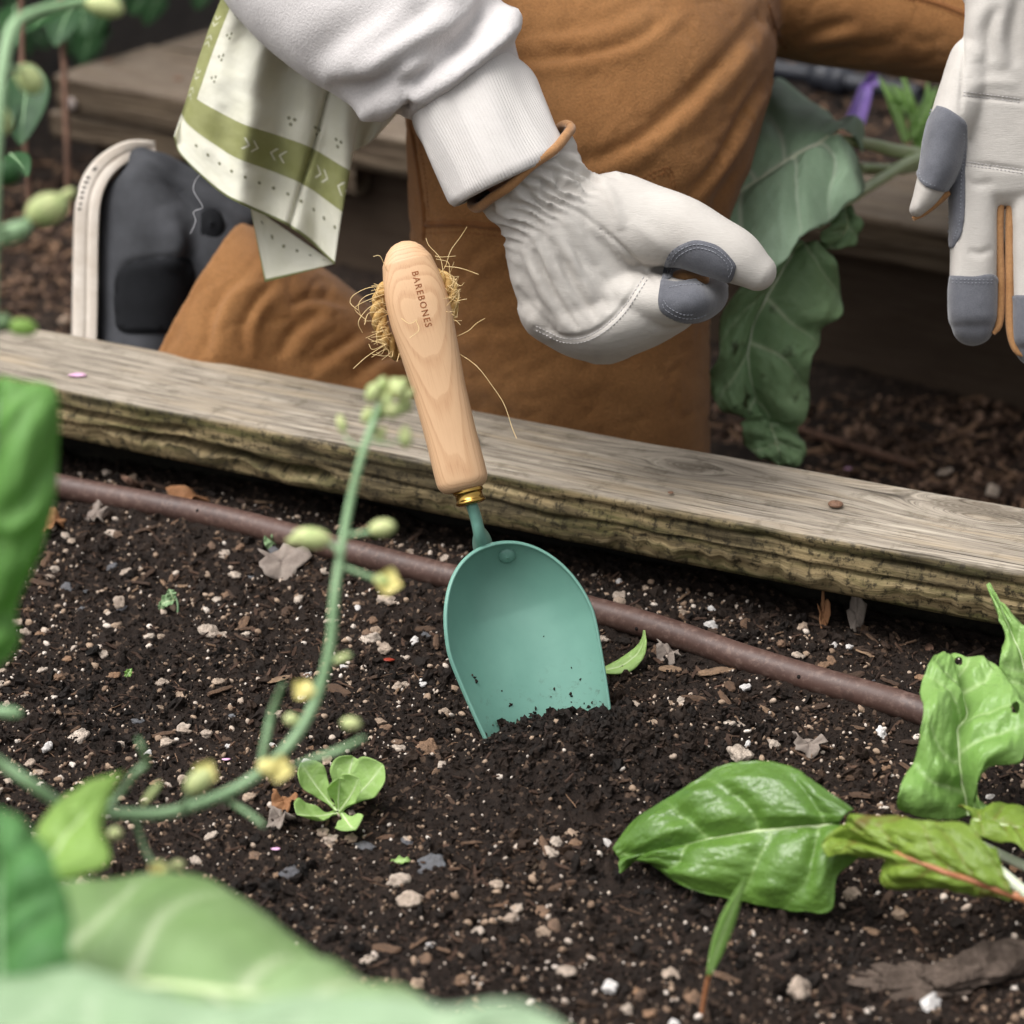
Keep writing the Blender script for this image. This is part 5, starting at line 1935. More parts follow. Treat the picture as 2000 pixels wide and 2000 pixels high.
# chevrons in the band: two pointing one way, two the other
fr2 = m.math('FRACT', m.math('DIVIDE', along, .046))
dvc = m.math('ABSOLUTE', m.math('SUBTRACT', near_e, .0415))
chev = None
for pos_, sg in ((.14, 1), (.26, 1), (.44, -1), (.56, -1)):
    dxx = m.math('MULTIPLY', m.math('SUBTRACT', fr2, pos_), .046)
    ln = m.math('ABSOLUTE', m.math('ADD', dxx, m.math('MULTIPLY', dvc, .9 * sg)))
    k = m.math('MULTIPLY', m.math('LESS_THAN', ln, .0007), m.math('LESS_THAN', dvc, .0038))
    chev = k if chev is None else m.math('MAXIMUM', chev, k)
c = m.mix(m.math('MULTIPLY', chev, .9), c, srgb(226, 224, 206))
hem = m.math('LESS_THAN', near_e, .0016)
c = m.mix(hem, c, srgb(128, 134, 90))
m.color(c)
m.normal(m.bump(m.noise(uv, 2500, 2, .5), .3, .0003, m.bump(m.noise(uv, 45, 3, .5), .45, .004)))
m.translucent(srgb(222, 220, 196), .22)
M_band = m.m
bandana = thing('bandana', 'cream cotton bandana with olive green band hanging beside the black shoe', 'bandana', tuple(P(520, 480, BD)))
left = spline(np.array([(445, -30, -.02), (405, 70, -.012), (372, 170, -.006), (350, 235, 0), (339, 268, .002)], float), 60)
bot = spline(np.array([(339, 268, .002), (352, 300, .0), (392, 342, -.004), (440, 382, -.006), (490, 408, -.006), (560, 440, -.006), (612, 478, -.006), (654, 517, -.004)], float), 90)
right = spline(np.array([(745, -10, -.03), (725, 110, -.01), (697, 240, 0), (685, 320, 0), (668, 420, 0), (654, 517, -.004)], float), 60)
topc = spline(np.array([(445, -30, -.02), (540, -40, -.03), (650, -30, -.03), (745, -10, -.03)], float), 90)
nu, nv2 = 90, 60
U_, W_ = np.meshgrid(np.linspace(0, 1, nu), np.linspace(0, 1, nv2), indexing='ij')
Vv = []
Lc, Rc = left[::-1], right[::-1]           # from the lower edge upwards
Bc, Tc = bot, topc
for i in range(nu):
    for j in range(nv2):
        u_, w_ = U_[i, j], W_[i, j]
        cpt = (1 - u_) * Lc[j] + u_ * Rc[j] + (1 - w_) * Bc[i] + w_ * Tc[i] - ((1 - u_) * (1 - w_) * Lc[0] + u_ * (1 - w_) * Rc[0] + (1 - u_) * w_ * Lc[-1] + u_ * w_ * Rc[-1])
        Vv.append(cpt)
Vv = np.array(Vv)
uq, wq = U_.ravel(), W_.ravel()
fold = .010 * np.sin(uq * 9.5 + 2.5 * wq + .6) * (1 - .3 * wq) + .004 * np.sin(uq * 23 + wq * 3) + .014 * np.sin(np.pi * uq) * -1
fold += .005 * fbm(np.stack([uq * 3, wq * 4, uq * 0], -1), 1.4, 3, 8)
cre = np.exp(-((uq - .72 - .12 * wq) / .015) ** 2) * .005
fold += cre
W3 = np.array([P(a, b, BD + c_ + f_) for (a, b, c_), f_ in zip(Vv, fold)])
cl = np.stack([uq * .118 + .006 * (1 - wq), wq * .150, np.zeros_like(uq)], -1)
cl[:, 0] = uq * .118 + .012 * wq * 0
Fb = grid_faces(nu, nv2)
bo = mk('front_fold', W3, Fb, M_band, bandana, attrs={'cloth': cl})
bo.modifiers.new('thickness', 'SOLIDIFY').thickness = .0006
# lower corner hanging behind the hem
nq = 30
A_, B_, C_ = np.array([488, 400, .004]), np.array([654, 515, .004]), np.array([517, 551, .004])
Vt, Ct = [], []
for i in range(nq):
    for j in range(nq):
        u_, w_ = i / (nq - 1), j / (nq - 1)
        top_ = A_ * (1 - u_) + B_ * u_
        lowp = (A_ * (1 - u_) ** 2 + 2 * u_ * (1 - u_) * (C_ + [(-2), 0, 0]) * 1.0 + B_ * u_ ** 2)
        e1_ = A_ * (1 - min(1, u_ / .38)) + C_ * min(1, u_ / .38) if u_ < .38 else C_ * (1 - (u_ - .38) / .62) + B_ * ((u_ - .38) / .62)
        q_ = top_ * (1 - w_) + e1_ * w_
        Vt.append(P(q_[0], q_[1], BD + .006 + .004 * math.sin(u_ * 5)))
        Ct.append((.3 + u_ * .06, (1 - w_) * .028 * (1 if 0 < i < nq - 1 else 0), 0))
bo = mk('back_corner', np.array(Vt), grid_faces(nq, nq), M_band, bandana, attrs={'cloth': np.array(Ct)})
bo.modifiers.new('thickness', 'SOLIDIFY').thickness = .0006
# small corner showing past the cuff
Vt, Ct = [], []
for i in range(12):
    for j in range(12):
        u_, w_ = i / 11, j / 11
        a = np.array([690, 215]) * (1 - u_) * (1 - w_) + np.array([782, 215]) * u_ * (1 - w_) + np.array([688, 300]) * (1 - u_) * w_ + np.array([735, 268]) * u_ * w_
        Vt.append(P(a[0], a[1], BD + .02 + .003 * math.sin(u_ * 6)))
        Ct.append((.3 + u_ * .03, .1 + .02 * w_, 0))
bo = mk('far_corner', np.array(Vt), grid_faces(12, 12), M_band, bandana, attrs={'cloth': np.array(Ct)})
bo.modifiers.new('thickness', 'SOLIDIFY').thickness = .0006
M_white = plain('white_thread', srgb(200, 200, 204), srgb(214, 214, 218), 300, .8, 0)
V, F = wtube(np.array([P(a, b, BD - .002) for a, b in [(394, 338), (382, 352), (378, 372), (392, 396), (395, 406), (378, 414), (382, 432), (372, 456)]]), .00016, 6, n=40)
mk('loose_thread', V, F, M_white, bandana)

# ------------------------------------------------------------------ plants
def pts3(rows, mode):
    return np.array([G(a, b, c) if mode == 'z' else P(a, b, c) for a, b, c in rows])

def leaf(parent, mid, left, right, mat, mode='d', nu=90, nv=61, veins=7, slope=.14, quilt=.002, wave=.003, wfreq=5.0, bulge=.0, rib=.0016, ribmat=None,
         name='leaf', seed=0, crumple=.001, vw=.012, label=None, u0=.05, holes=None, thick=.0005, ribup=-.35):
    if mode == 'd' and parent.name in ('foreground_brassica', 'left_edge_plant'):
        mid, left, right = ([(a, b, c * .92) for a, b, c in x] for x in (mid, left, right))
    M, L, R = (spline(pts3(x, mode), nu) for x in (mid, left, right))
    vv = np.linspace(-1, 1, nv)
    T = np.gradient(M, axis=0)
    across = R - L
    nrm = np.cross(across, T)
    nrm /= np.linalg.norm(nrm, axis=1, keepdims=True) + 1e-9
    bad = np.linalg.norm(across, axis=1) < 1e-4
    nrm[bad] = nrm[~bad].mean(0)
    flip = np.sign((nrm * (CAM - M)).sum(1).mean() + nrm[:, 2].mean() * .2)
    nrm *= flip
    for _ in range(6):
        nrm[1:-1] = (nrm[:-2] + nrm[1:-1] * 2 + nrm[2:]) / 4
    nrm /= np.linalg.norm(nrm, axis=1, keepdims=True) + 1e-9
    u = np.linspace(0, 1, nu)[:, None]
    v = vv[None, :]
    t = np.abs(v)
    E = np.where((v < 0)[..., None], L[:, None, :], R[:, None, :])
    pos = M[:, None, :] + t[..., None] * (E - M[:, None, :])
    ks = np.linspace(u0, .88, veins)
    dmin = np.full((nu, nv), 9.0)
    vein = np.zeros((nu, nv))
    for q, k in enumerate(ks):
        jit = .03 * math.sin(q * 7.1 + seed * 3.3)
        kk_ = k + .03 * np.sign(v) * (1 if (q + seed) % 2 else -1) + jit
        d_ = np.abs(u - (kk_ + slope * t ** 1.35 * (1 - .4 * k) + .02 * np.sin(5 * t + q * 2 + seed + np.sign(v))))
        dmin = np.minimum(dmin, d_)
        vein = np.maximum(vein, np.exp(-(d_ / (vw * (1.05 - .75 * t))) ** 2) * (1 - .55 * t))
    # finer side veins
    for q, k in enumerate(np.linspace(.02, .95, veins * 3)):
        d_ = np.abs(u - (k + slope * .5 * t) - .015 * np.sin(t * 9 + q))
        vein = np.maximum(vein, .13 * np.exp(-(d_ / (vw * .35)) ** 2) * np.clip(t * 3, 0, 1) * (1 - .5 * t))
    vein = np.maximum(vein, np.exp(-(t / (.035 * (1.1 - u))) ** 2))
    hgt = quilt * (1 - np.exp(-(dmin / .05) ** 2)) * np.clip(t * 5, 0, 1) * np.clip((1 - t) * 4, .15, 1)
    hgt = hgt + bulge * t * (1 - t) * 4
    uvp = np.stack([(u * 4 + 0 * v).ravel(), (v * 2 + 0 * u).ravel(), np.zeros(nu * nv) + seed], -1)
    fade = np.clip((1 - u) * 5, 0, 1)
    hgt = hgt * (.15 + .85 * fade)
    hgt = hgt + fade * wave * t ** 2.5 * np.sin(wfreq * 2 * np.pi * u + 2.2 * np.sign(v) + seed)
    hgt = hgt + (.2 + .8 * fade) * crumple * fbm(uvp, 2.2, 3, seed).reshape(nu, nv) * 1.4
    pos = pos + nrm[:, None, :] * hgt[..., None]
    # ragged little margin
    pos = pos + ((E - M[:, None, :]) * (.03 * t ** 8 * fbm(uvp, 5, 3, seed + 3).reshape(nu, nv))[..., None])
    V = pos.reshape(-1, 3)
    F = grid_faces(nu, nv)
    if holes:
        pxx, pyy, _ = pix(V)
        bad_ = np.zeros(len(V), bool)
        for (hx_, hy_, hr_) in holes:
            bad_ |= (pxx - hx_) ** 2 + (pyy - hy_) ** 2 < hr_ ** 2
        F = F[~bad_[F].any(1)]
    lf = mk(name, V, F, mat, parent, attrs={'vein': vein.ravel()}, label=label)
    if thick:
        lf.modifiers.new('thickness', 'SOLIDIFY').thickness = thick
    if rib:
        rr_ = rib * np.linspace(1, .25, nu)
        Vr, Fr = wtube(pos[::3, nv // 2] + nrm[::3] * rr_[::3, None] * ribup, rr_[::3], 10)
        mk('midrib', Vr, Fr, ribmat or M_ribpale, lf)
    return lf

def oval(parent, base, tip, width, face, mat, name='leaf', prof=None, cup=.12, bend=.1, nu=26, nv=15, veins=4, rib=.0005, ribmat=None, wave=.0, seed=0, quilt=.0003, thick=.0004):
    """leaf given by world base, tip, width and a direction its upper face looks to"""
    base, tip, face = np.asarray(base, float), np.asarray(tip, float), unit(face)
    ax_ = tip - base
    Ln = np.linalg.norm(ax_)
    a = ax_ / Ln
    sd_ = unit(np.cross(a, face))
    nn = np.cross(sd_, a)
    u = np.linspace(0, 1, nu)
    if prof is None:
        pr = np.sin(np.pi * u ** .8) ** .8
    else:
        pr = np.interp(u, *zip(*prof))
        for _ in range(2):
            pr[1:-1] = (pr[:-2] + 2 * pr[1:-1] + pr[2:]) / 4
    pr = np.maximum(pr, .003)
    v = np.linspace(-1, 1, nv)
    Mid = base + np.outer(u, ax_) + np.outer(np.sin(np.pi * u) * bend * Ln, nn)
    W = pr * width / 2
    pos = Mid[:, None, :] + (W[:, None] * v[None, :])[..., None] * sd_ + (cup * W[:, None] * (v[None, :] ** 2))[..., None] * nn * 2
    t = np.abs(v)[None, :]
    uu = u[:, None]
    vein = np.exp(-(t / (.09 * (1.15 - uu))) ** 2) + 0 * uu
    for q, k in enumerate(np.linspace(.25, .85, veins)):
        d_ = np.abs(uu - (k + .12 * t))
        vein = np.maximum(vein, .6 * np.exp(-(d_ / .018) ** 2) * (1 - .6 * t))
    h = wave * t ** 2 * np.sin(uu * 18 + np.sign(v)[None, :] + seed) + quilt * fbm(np.stack([(uu * 6 + 0 * t).ravel(), (v[None, :] * 3 + 0 * uu).ravel(), np.full(nu * nv, float(seed))], -1), 1, 2, seed).reshape(nu, nv)
    pos = pos + h[..., None] * nn
    lf = mk(name, pos.reshape(-1, 3), grid_faces(nu, nv), mat, parent, attrs={'vein': vein.ravel()})
    if thick:
        lf.modifiers.new('thickness', 'SOLIDIFY').thickness = thick
    if rib:
        Vr, Fr = wtube(Mid[::2] - nn * rib * .4, rib * np.linspace(1, .3, len(Mid[::2])), 8)
        mk('midrib', Vr, Fr, ribmat or M_ribpale, lf)
    return lf

M_ribpale = plain('pale_midrib', srgb(176, 196, 140), srgb(196, 208, 164), 60, .45, .2, 300, .0005, .4)
M_ribwhite = plain('white_chard_stem', srgb(200, 210, 178), srgb(222, 226, 204), 50, .4, .2, 300, .0005, .4)
M_ribred = plain('orange_brown_stem', srgb(150, 92, 60), srgb(186, 132, 92), 50, .45, .2, 300, .0005, .4)
M_stem = plain('green_stem', srgb(126, 158, 116), srgb(148, 178, 136), 30, .5, .2, 300, .0005, .35)
M_chard = leafmat('chard_leaf', srgb(80, 114, 48), srgb(106, 142, 62), srgb(166, 194, 120), .24, .25, srgb(150, 196, 60), 16, .5, .55)
M_chard2 = leafmat('young_chard_leaf', srgb(124, 164, 82), srgb(150, 186, 108), srgb(196, 216, 160), .32, .32, srgb(170, 210, 90), 16, .7)
M_chard3 = leafmat('yellowing_chard_leaf', srgb(112, 138, 50), srgb(136, 160, 66), srgb(116, 88, 50), .4, .3, srgb(150, 170, 50), 22, .8, .35, (srgb(112, 100, 48), 40, .58))
M_lettuce = leafmat('lettuce_leaf', srgb(150, 182, 104), srgb(168, 198, 124), srgb(202, 218, 170), .45, .3, srgb(170, 206, 96), 40, .6, .3)
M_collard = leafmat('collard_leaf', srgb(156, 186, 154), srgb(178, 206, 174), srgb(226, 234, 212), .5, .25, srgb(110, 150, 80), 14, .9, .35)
M_collard2 = leafmat('green_collard_leaf', srgb(120, 152, 106), srgb(146, 174, 128), srgb(204, 216, 180), .5, .22, srgb(90, 140, 50), 14, .85, .35, (srgb(62, 70, 44), 45, .6))  # greener, darker collard tone with olive blotches
M_fore = leafmat('pale_brassica_leaf', srgb(112, 144, 82), srgb(150, 176, 126), srgb(204, 214, 178), .5, .2, srgb(150, 190, 110), 10, .8, .3)
M_fore2 = leafmat('blue_green_brassica_leaf', srgb(138, 164, 126), srgb(156, 180, 146), srgb(190, 204, 174), .5, .15, srgb(140, 180, 130), 8, .5, .3)
M_bright = leafmat('bright_green_leaf', srgb(110, 158, 80), srgb(126, 174, 94), srgb(156, 194, 124), .5, .42, srgb(120, 190, 50), 9, .5, .3)
M_dark = leafmat('deep_green_leaf', srgb(74, 122, 66), srgb(96, 146, 82), srgb(120, 160, 100), .5, .25, srgb(80, 150, 40), 9, .5, .3)
M_lime = leafmat('lime_leaf', srgb(140, 174, 88), srgb(158, 190, 104), srgb(170, 200, 120), .5, .35, srgb(160, 200, 70), 9, .5, .3)
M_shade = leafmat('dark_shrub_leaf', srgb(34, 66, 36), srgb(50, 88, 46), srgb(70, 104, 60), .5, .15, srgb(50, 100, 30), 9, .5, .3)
M_bud = plain('yellow_green_bud', srgb(160, 180, 116), srgb(204, 206, 150), 200, .5, .2, 600, .0005)
M_petal = plain('yellow_petal', srgb(214, 202, 124), srgb(226, 216, 152), 200, .6, .1, 500, .0004)
M_pink = plain('pink_petal', srgb(206, 150, 190), srgb(222, 182, 208), 300, .6, .1, 500, .0004)

# --- chard at lower right
cbase = G(2110, 1800, 0.0)
chard = thing('chard_plant', 'green chard plant with one big glossy leaf lying on the soil at right', 'chard plant', tuple(cbase))
leaf(chard, [(1640, 1610, .040), (1550, 1616, .036), (1460, 1626, .030), (1370, 1642, .023), (1280, 1660, .015), (1212, 1678, .006)],
     [(1668, 1582, .046), (1610, 1543, .050), (1558, 1506, .054), (1484, 1487, .054), (1412, 1498, .048), (1338, 1542, .036), (1250, 1592, .022), (1197, 1656, .010)],
     [(1676, 1672, .030), (1636, 1712, .022), (1620, 1782, .008), (1524, 1774, .006), (1414, 1752, .005), (1350, 1738, .005), (1255, 1680, .004), (1210, 1706, .002)],
     M_chard, 'z', 150, 111, 4, .27, .0040, .0022, 2.0, .003, .0018, M_ribpale, seed=9, crumple=.0015, vw=.0065, label='broad glossy dark green leaf lying on the soil', u0=.10)
leaf(chard, [(1890, 1590, 1.135), (1876, 1500, 1.13), (1870, 1425, 1.14), (1888, 1395, 1.15), (1868, 1330, 1.165), (1852, 1282, 1.18)],
     [(1750, 1580, 1.12), (1752, 1538, 1.115), (1784, 1490, 1.12), (1800, 1415, 1.125), (1803, 1330, 1.14), (1826, 1284, 1.165), (1850, 1280, 1.18)],
     [(1945, 1590, 1.12), (1900, 1545, 1.125), (1925, 1502, 1.12), (1998, 1478, 1.115), (2000, 1400, 1.13), (1990, 1345, 1.15), (1930, 1300, 1.17), (1876, 1280, 1.18)],
     M_chard2, 'd', 110, 71, 5, .2, .0045, .0040, 3.0, .005, .0013, M_ribpale, seed=2, crumple=.0024, vw=.010, holes=[(1872, 1290, 7), (1984, 1380, 8)], label='upright crinkled light green leaf with nibbled edge')
leaf(chard, [(1990, 1752, .045), (1900, 1722, .048), (1800, 1685, .050), (1720, 1655, .047), (1640, 1632, .04)],
     [(1950, 1650, .06), (1905, 1626, .062), (1850, 1605, .062), (1770, 1598, .060), (1690, 1594, .054), (1645, 1606, .046), (1604, 1648, .038)],
     [(1940, 1728, .038), (1855, 1735, .034), (1742, 1732, .032), (1722, 1680, .04), (1680, 1674, .04), (1618, 1672, .036), (1604, 1652, .038)],
     M_chard3, 'z', 100, 61, 6, .12, .002, .004, 3.0, .003, .0017, M_ribred, seed=3, crumple=.003, vw=.010, ribup=.7, label='yellowing leaf with an orange brown midrib')
leaf(chard, [(1900, 1600, 1.09), (1950, 1612, 1.085), (2020, 1620, 1.08), (2090, 1630, 1.07)],
     [(1870, 1585, 1.10), (1930, 1575, 1.10), (2020, 1580, 1.10), (2090, 1625, 1.07)],
     [(1890, 1640, 1.08), (1950, 1640, 1.075), (2020, 1662, 1.06), (2090, 1635, 1.07)], M_chard3, 'd', 60, 41, 5, .12, .002, .002, 3, .002, .001, M_ribpale, seed=4)
leaf(chard, [(2060, 1420, 1.16), (2010, 1330, 1.165), (1985, 1260, 1.17), (1958, 1195, 1.18), (1930, 1140, 1.19)],
     [(2010, 1420, 1.16), (1965, 1360, 1.16), (1950, 1300, 1.16), (1962, 1240, 1.17), (1944, 1190, 1.18), (1926, 1142, 1.19)],
     [(2130, 1400, 1.16), (2080, 1320, 1.16), (2020, 1240, 1.17), (1996, 1216, 1.17), (1958, 1180, 1.18), (1934, 1138, 1.19)], M_chard2, 'd', 70, 41, 6, .14, .002, .003, 4, .002, .0012, M_ribpale, seed=5, label='narrow pale leaf with twisted tip against the board')
for pts, r, mt in (([(1888, 1645, 1.085), (1945, 1695, 1.08), (2010, 1750, 1.07), (2110, 1830, 1.06)], 12, M_ribwhite), ([(1895, 1640, 1.10), (1960, 1672, 1.095), (2040, 1715, 1.08), (2120, 1800, 1.07)], 10, M_ribwhite), ([(1980, 1748, 1.075), (2060, 1778, 1.06), (2140, 1830, 1.06)], 11, M_ribred)):
    V, F = wtube(pts3(pts, 'd'), np.array([.85, .95, 1, 1.1][:len(pts)]) * r * 1.08 / FPX, 12, n=30)
    mk('leaf_stalk', V, F, mt, chard)

# --- lettuce seedling
lb = GS(662, 1592)
lettuce = thing('lettuce_seedling', 'small pale green lettuce seedling growing in the soil left of the scoop', 'seedling', tuple(lb))
spoon = [(0, .12), (.2, .16), (.4, .55), (.6, .95), (.78, 1), (.92, .72), (1, .05)]
ld = float((lb - CAM) @ FW)
for (bx_, by_, tx_, ty_, wpx, dd, fdir) in ((672, 1580, 748, 1494, 88, -.004, (-.35, -.55, .7)), (660, 1578, 690, 1478, 74, .010, (0, -.8, .5)), (650, 1580, 588, 1490, 62, -.002, (.35, -.6, .65)),
                                           (655, 1592, 580, 1588, 70, -.022, (0, -.3, 1)), (672, 1588, 692, 1620, 60, -.026, (-.1, -.5, .9)), (664, 1584, 700, 1520, 60, -.012, (-.5, -.6, .5)), (658, 1580, 664, 1520, 50, -.006, (.2, -.8, .4))):
    oval(lettuce, lb + (P(bx_, by_, ld) - lb) * .4 + UP * .001, P(tx_, ty_, ld + dd), wpx * ld / FPX, fdir, M_lettuce, prof=spoon, cup=.22, bend=-.06, seed=int(tx_) % 7, rib=.0008, wave=.0006)

# --- single grass blade
gb = GS(1368, 1985)
gd_ = float((gb - CAM) @ FW)
grass = thing('grass_blade', 'single green grass blade with reddish foot in front of the glossy chard leaf', 'grass', tuple(gb))
lfv = leaf(grass, [(1384, 1905, gd_ - .01), (1402, 1850, gd_ - .015), (1425, 1790, gd_ - .022), (1456, 1712, gd_ - .03)], [(1379, 1905, gd_ - .01), (1390, 1840, gd_ - .015), (1412, 1780, gd_ - .022), (1455, 1712, gd_ - .03)],
     [(1390, 1905, gd_ - .01), (1416, 1855, gd_ - .015), (1440, 1790, gd_ - .022), (1457, 1712, gd_ - .03)], M_chard2, 'd', 40, 11, 2, .1, 0, 0, 1, .0004, 0, seed=6, crumple=0)
V, F = wtube(np.array([gb - np.array([0, 0, .004]), P(1376, 1945, gd_ - .005), P(1384, 1905, gd_ - .01)]), [.0009, .001, .0011], 8, n=12)
mk('stalk', V, F, M_ribred, grass)

# --- tiny sprouts and stray leaves
def sprout(a, b, label, leaves, mat):
    b0_ = GS(a, b)
    d0 = float((b0_ - CAM) @ FW)
    t_ = thing('sprout', label, 'sprout', tuple(b0_))
    for (x0, y0, x1, y1, w, dd, fd) in leaves:
        oval(t_, P(x0, y0, d0 + dd), P(x1, y1, d0 + dd * 2), w * d0 / FPX, fd, mat, rib=.0003, cup=.25, bend=.15, seed=int(x1) % 5, wave=.0008)
    return t_
t_ = sprout(345, 1200, 'tiny green sprout with toothed leaves on the soil at left', [(340, 1172, 312, 1182, 26, 0, (0, -.6, .8)), (338, 1170, 330, 1150, 18, 0, (.2, -.8, .5)), (318, 1178, 314, 1192, 14, 0, (0, -.8, .5))], M_collard2)
V, F = wtube(np.array([GS(345, 1200) - np.array([0, 0, .003]), P(347, 1180, float((GS(345, 1200) - CAM) @ FW)), P(338, 1155, float((GS(345, 1200) - CAM) @ FW))]), .0006, 6, n=14)
mk('stalk', V, F, M_stem, t_)
sprout(545, 1075, 'small curly green leaf growing by the brown pipe left of the scoop', [(545, 1068, 520, 1040, 44, 0, (0, -.7, .7)), (545, 1066, 552, 1028, 40, 0, (.2, -.8, .5)), (546, 1068, 575, 1044, 36, 0, (.3, -.7, .6)), (540, 1068, 515, 1075, 26, 0, (0, -.5, .9))], M_collard2)
sprout(251, 1322, 'tiny green leaf tip poking from the soil at far left', [(247, 1322, 257, 1306, 14, 0, (0, -.8, .5))], M_chard2)
sprout(730, 1680 + 8, 'sliver of pale green leaf on the soil below the lettuce', [(760, 1690, 805, 1682, 16, 0, (0, -.3, 1))], M_lettuce)
sprout(1880, 925, 'small green seedling on the path behind the board at right', [(1865, 930, 1895, 920, 22, 0, (0, -.5, .8)), (1875, 930, 1860, 918, 18, 0, (0, -.5, .8))], M_collard2)
cl0 = GS(1172, 1318)
cd_ = float((cl0 - CAM) @ FW)
curl = thing('curled_leaf', 'pale green curled leaf lying on the soil right of the scoop', 'leaf', tuple(cl0))
leaf(curl, [(1180, 1310, cd_), (1215, 1300, cd_), (1244, 1278, cd_), (1257, 1255, cd_), (1258, 1231, cd_)], [(1180, 1303, cd_ + .004), (1210, 1286, cd_ + .004), (1236, 1268, cd_ + .004), (1252, 1250, cd_ + .003), (1256, 1231, cd_)],
     [(1182, 1316, cd_ - .004), (1225, 1314, cd_ - .004), (1254, 1290, cd_ - .004), (1263, 1260, cd_ - .003), (1260, 1231, cd_)], M_lettuce, 'd', 40, 15, 3, .1, .0002, 0, 2, .0008, .0004, seed=8, crumple=.0003)

def dead_leaf(a, b, w, h, label, mat, seed, tilt=.3, rot=0.0):
    p0 = GS(a, b)
    d0 = float((p0 - CAM) @ FW)
    r = np.random.default_rng(seed)
    k = 28
    ph = np.linspace(0, 2 * np.pi, k, endpoint=False)
    lob = 1 + .18 * np.sin(ph * 5 + seed) + .12 * np.sin(ph * 9 + 2 * seed) + .1 * r.standard_normal(k)
    rings = []
    for q in (.02, .3, .55, .8, 1.0):
        x = np.cos(ph + rot) * w / 2 * q * (lob if q > .5 else 1) * d0 / FPX
        y = np.sin(ph + rot) * h * 1.5 / 2 * q * (lob if q > .5 else 1) * d0 / FPX
        z = .004 * q ** 2 * np.sin(ph * 2 + seed) + .0015 * np.sin(ph * 5) * q + .0035 + tilt * y
        rings.append(np.stack([x, y, z], -1) + p0)
    V = np.vstack(rings)
    vein = np.concatenate([np.abs(np.sin(ph * 3)) ** 8 * q for q in (.02, .3, .55, .8, 1.0)])
    o = mk('dead_leaf', V, grid_faces(5, k, True), mat, origin=p0, attrs={'vein': vein})
    o.modifiers.new('thickness', 'SOLIDIFY').thickness = .0005
    return tag(o, label, 'dead leaf')
M_dead = leafmat('grey_dead_leaf', srgb(120, 108, 100), srgb(146, 134, 124), srgb(160, 150, 140), .8, .1, srgb(120, 100, 80), 80, .5, .2)
M_dead2 = leafmat('brown_dead_leaf', srgb(120, 84, 56), srgb(158, 112, 78), srgb(170, 130, 96), .75, .1, srgb(140, 90, 50), 80, .5, .2)
dead_leaf(552, 1108, 92, 58, 'grey dry leaf lying against the brown pipe left of the scoop', M_dead, 1, .5)
dead_leaf(556, 1577, 50, 26, 'orange brown curled leaf bit beside the lettuce seedling', M_dead2, 2)
dead_leaf(548, 1610, 50, 24, 'grey brown leaf scrap under the curved flower stem', M_dead, 3)
dead_leaf(105, 1030, 44, 34, 'brown leaf bit below the pipe at far left', M_dead2, 4)
dead_leaf(190, 1012, 40, 50, 'grey papery leaf scrap below the pipe at left', M_dead, 5, .2)
dead_leaf(1672, 1220, 30, 60, 'grey upright dry leaf behind the pipe near the board', M_dead, 6, 1.2)
dead_leaf(1608, 1218, 22, 42, 'tan curled dry leaf behind the pipe under the board', M_dead2, 7, 1.2)
dead_leaf(1580, 1465, 60, 30, 'flat grey brown leaf above the glossy chard leaf', M_dead, 8)
dead_leaf(1305, 1290, 44, 30, 'grey dry leaf scrap right of the curled pale leaf', M_dead, 9, .6)
dead_leaf(360, 985, 110, 30, 'brown dead leaf in the shade between pipe and board', M_dead2, 10)
M_bark = plain('grey_bark', srgb(66, 56, 49), srgb(112, 98, 88), 120, .95, 1.0, 220, .006, .15)
p0 = GS(1880, 1895)
V, F = lump(4, 71, .75, .22, 2.2)
V = V * np.array([.029, .012, .03])
V = V @ np.array([[math.cos(.5), math.sin(.5), 0], [-math.sin(.5), math.cos(.5), 0], [0, 0, 1]])
tag(mk('bark_piece', V + p0 + np.array([.012, 0, .004]), F, M_bark, origin=p0), 'flat piece of grey bark on the soil at bottom right', 'bark')
V, F = lump(4, 74, .75, .3, 2.2)
V = V * np.array([.02, .012, .012])
p1 = GS(1780, 1925)
tag(mk('bark_piece', V + p1 + np.array([0, 0, .002]), F, M_bark, origin=p1), 'smaller grey bark piece left of the large one at bottom right', 'bark')

# twigs
def twig(rows, r, label, seed=0, z=None):
    P3 = []
    for a, b in rows:
        q = GS(a, b) if z is None else G(a, b, z)
        P3.append(q + np.array([0, 0, r * .6]))
    P3 = spline(np.array(P3), 40)
    P3 += .0006 * np.stack([fbm(P3, 120, 2, seed), fbm(P3, 120, 2, seed + 1), fbm(P3, 120, 2, seed + 2)], -1)
    V, F = wtube(P3, r * (1 + .2 * np.sin(np.arange(40) * .9)), 8)
    return tag(mk('twig', V, F, M_chip2, origin=P3[0]), label, 'twig')
M_chip2 = plain('twig_bark', srgb(76, 56, 46), srgb(112, 84, 68), 120, .85, .5, 400, .001)
twig([(1815, 1270), (1880, 1248), (1960, 1225)], .0024, 'dark twig lying under the board beside the chard at right', 1)
twig([(1545, 838), (1620, 862), (1720, 893), (1790, 915)], .003, 'long reddish twig on the path behind the board', 2, ZP + .006)
twig([(190, 905), (240, 935), (275, 955)], .0018, 'brown twig behind the pipe at left under the board', 3)
twig([(1500, 1300), (1440, 1330), (1395, 1345)], .0006, 'thin curved rootlet on the soil right of the scoop', 4)
twig([(625, 1395), (560, 1415), (520, 1425)], .0006, 'thin dark rootlet beside the flower stem', 5)

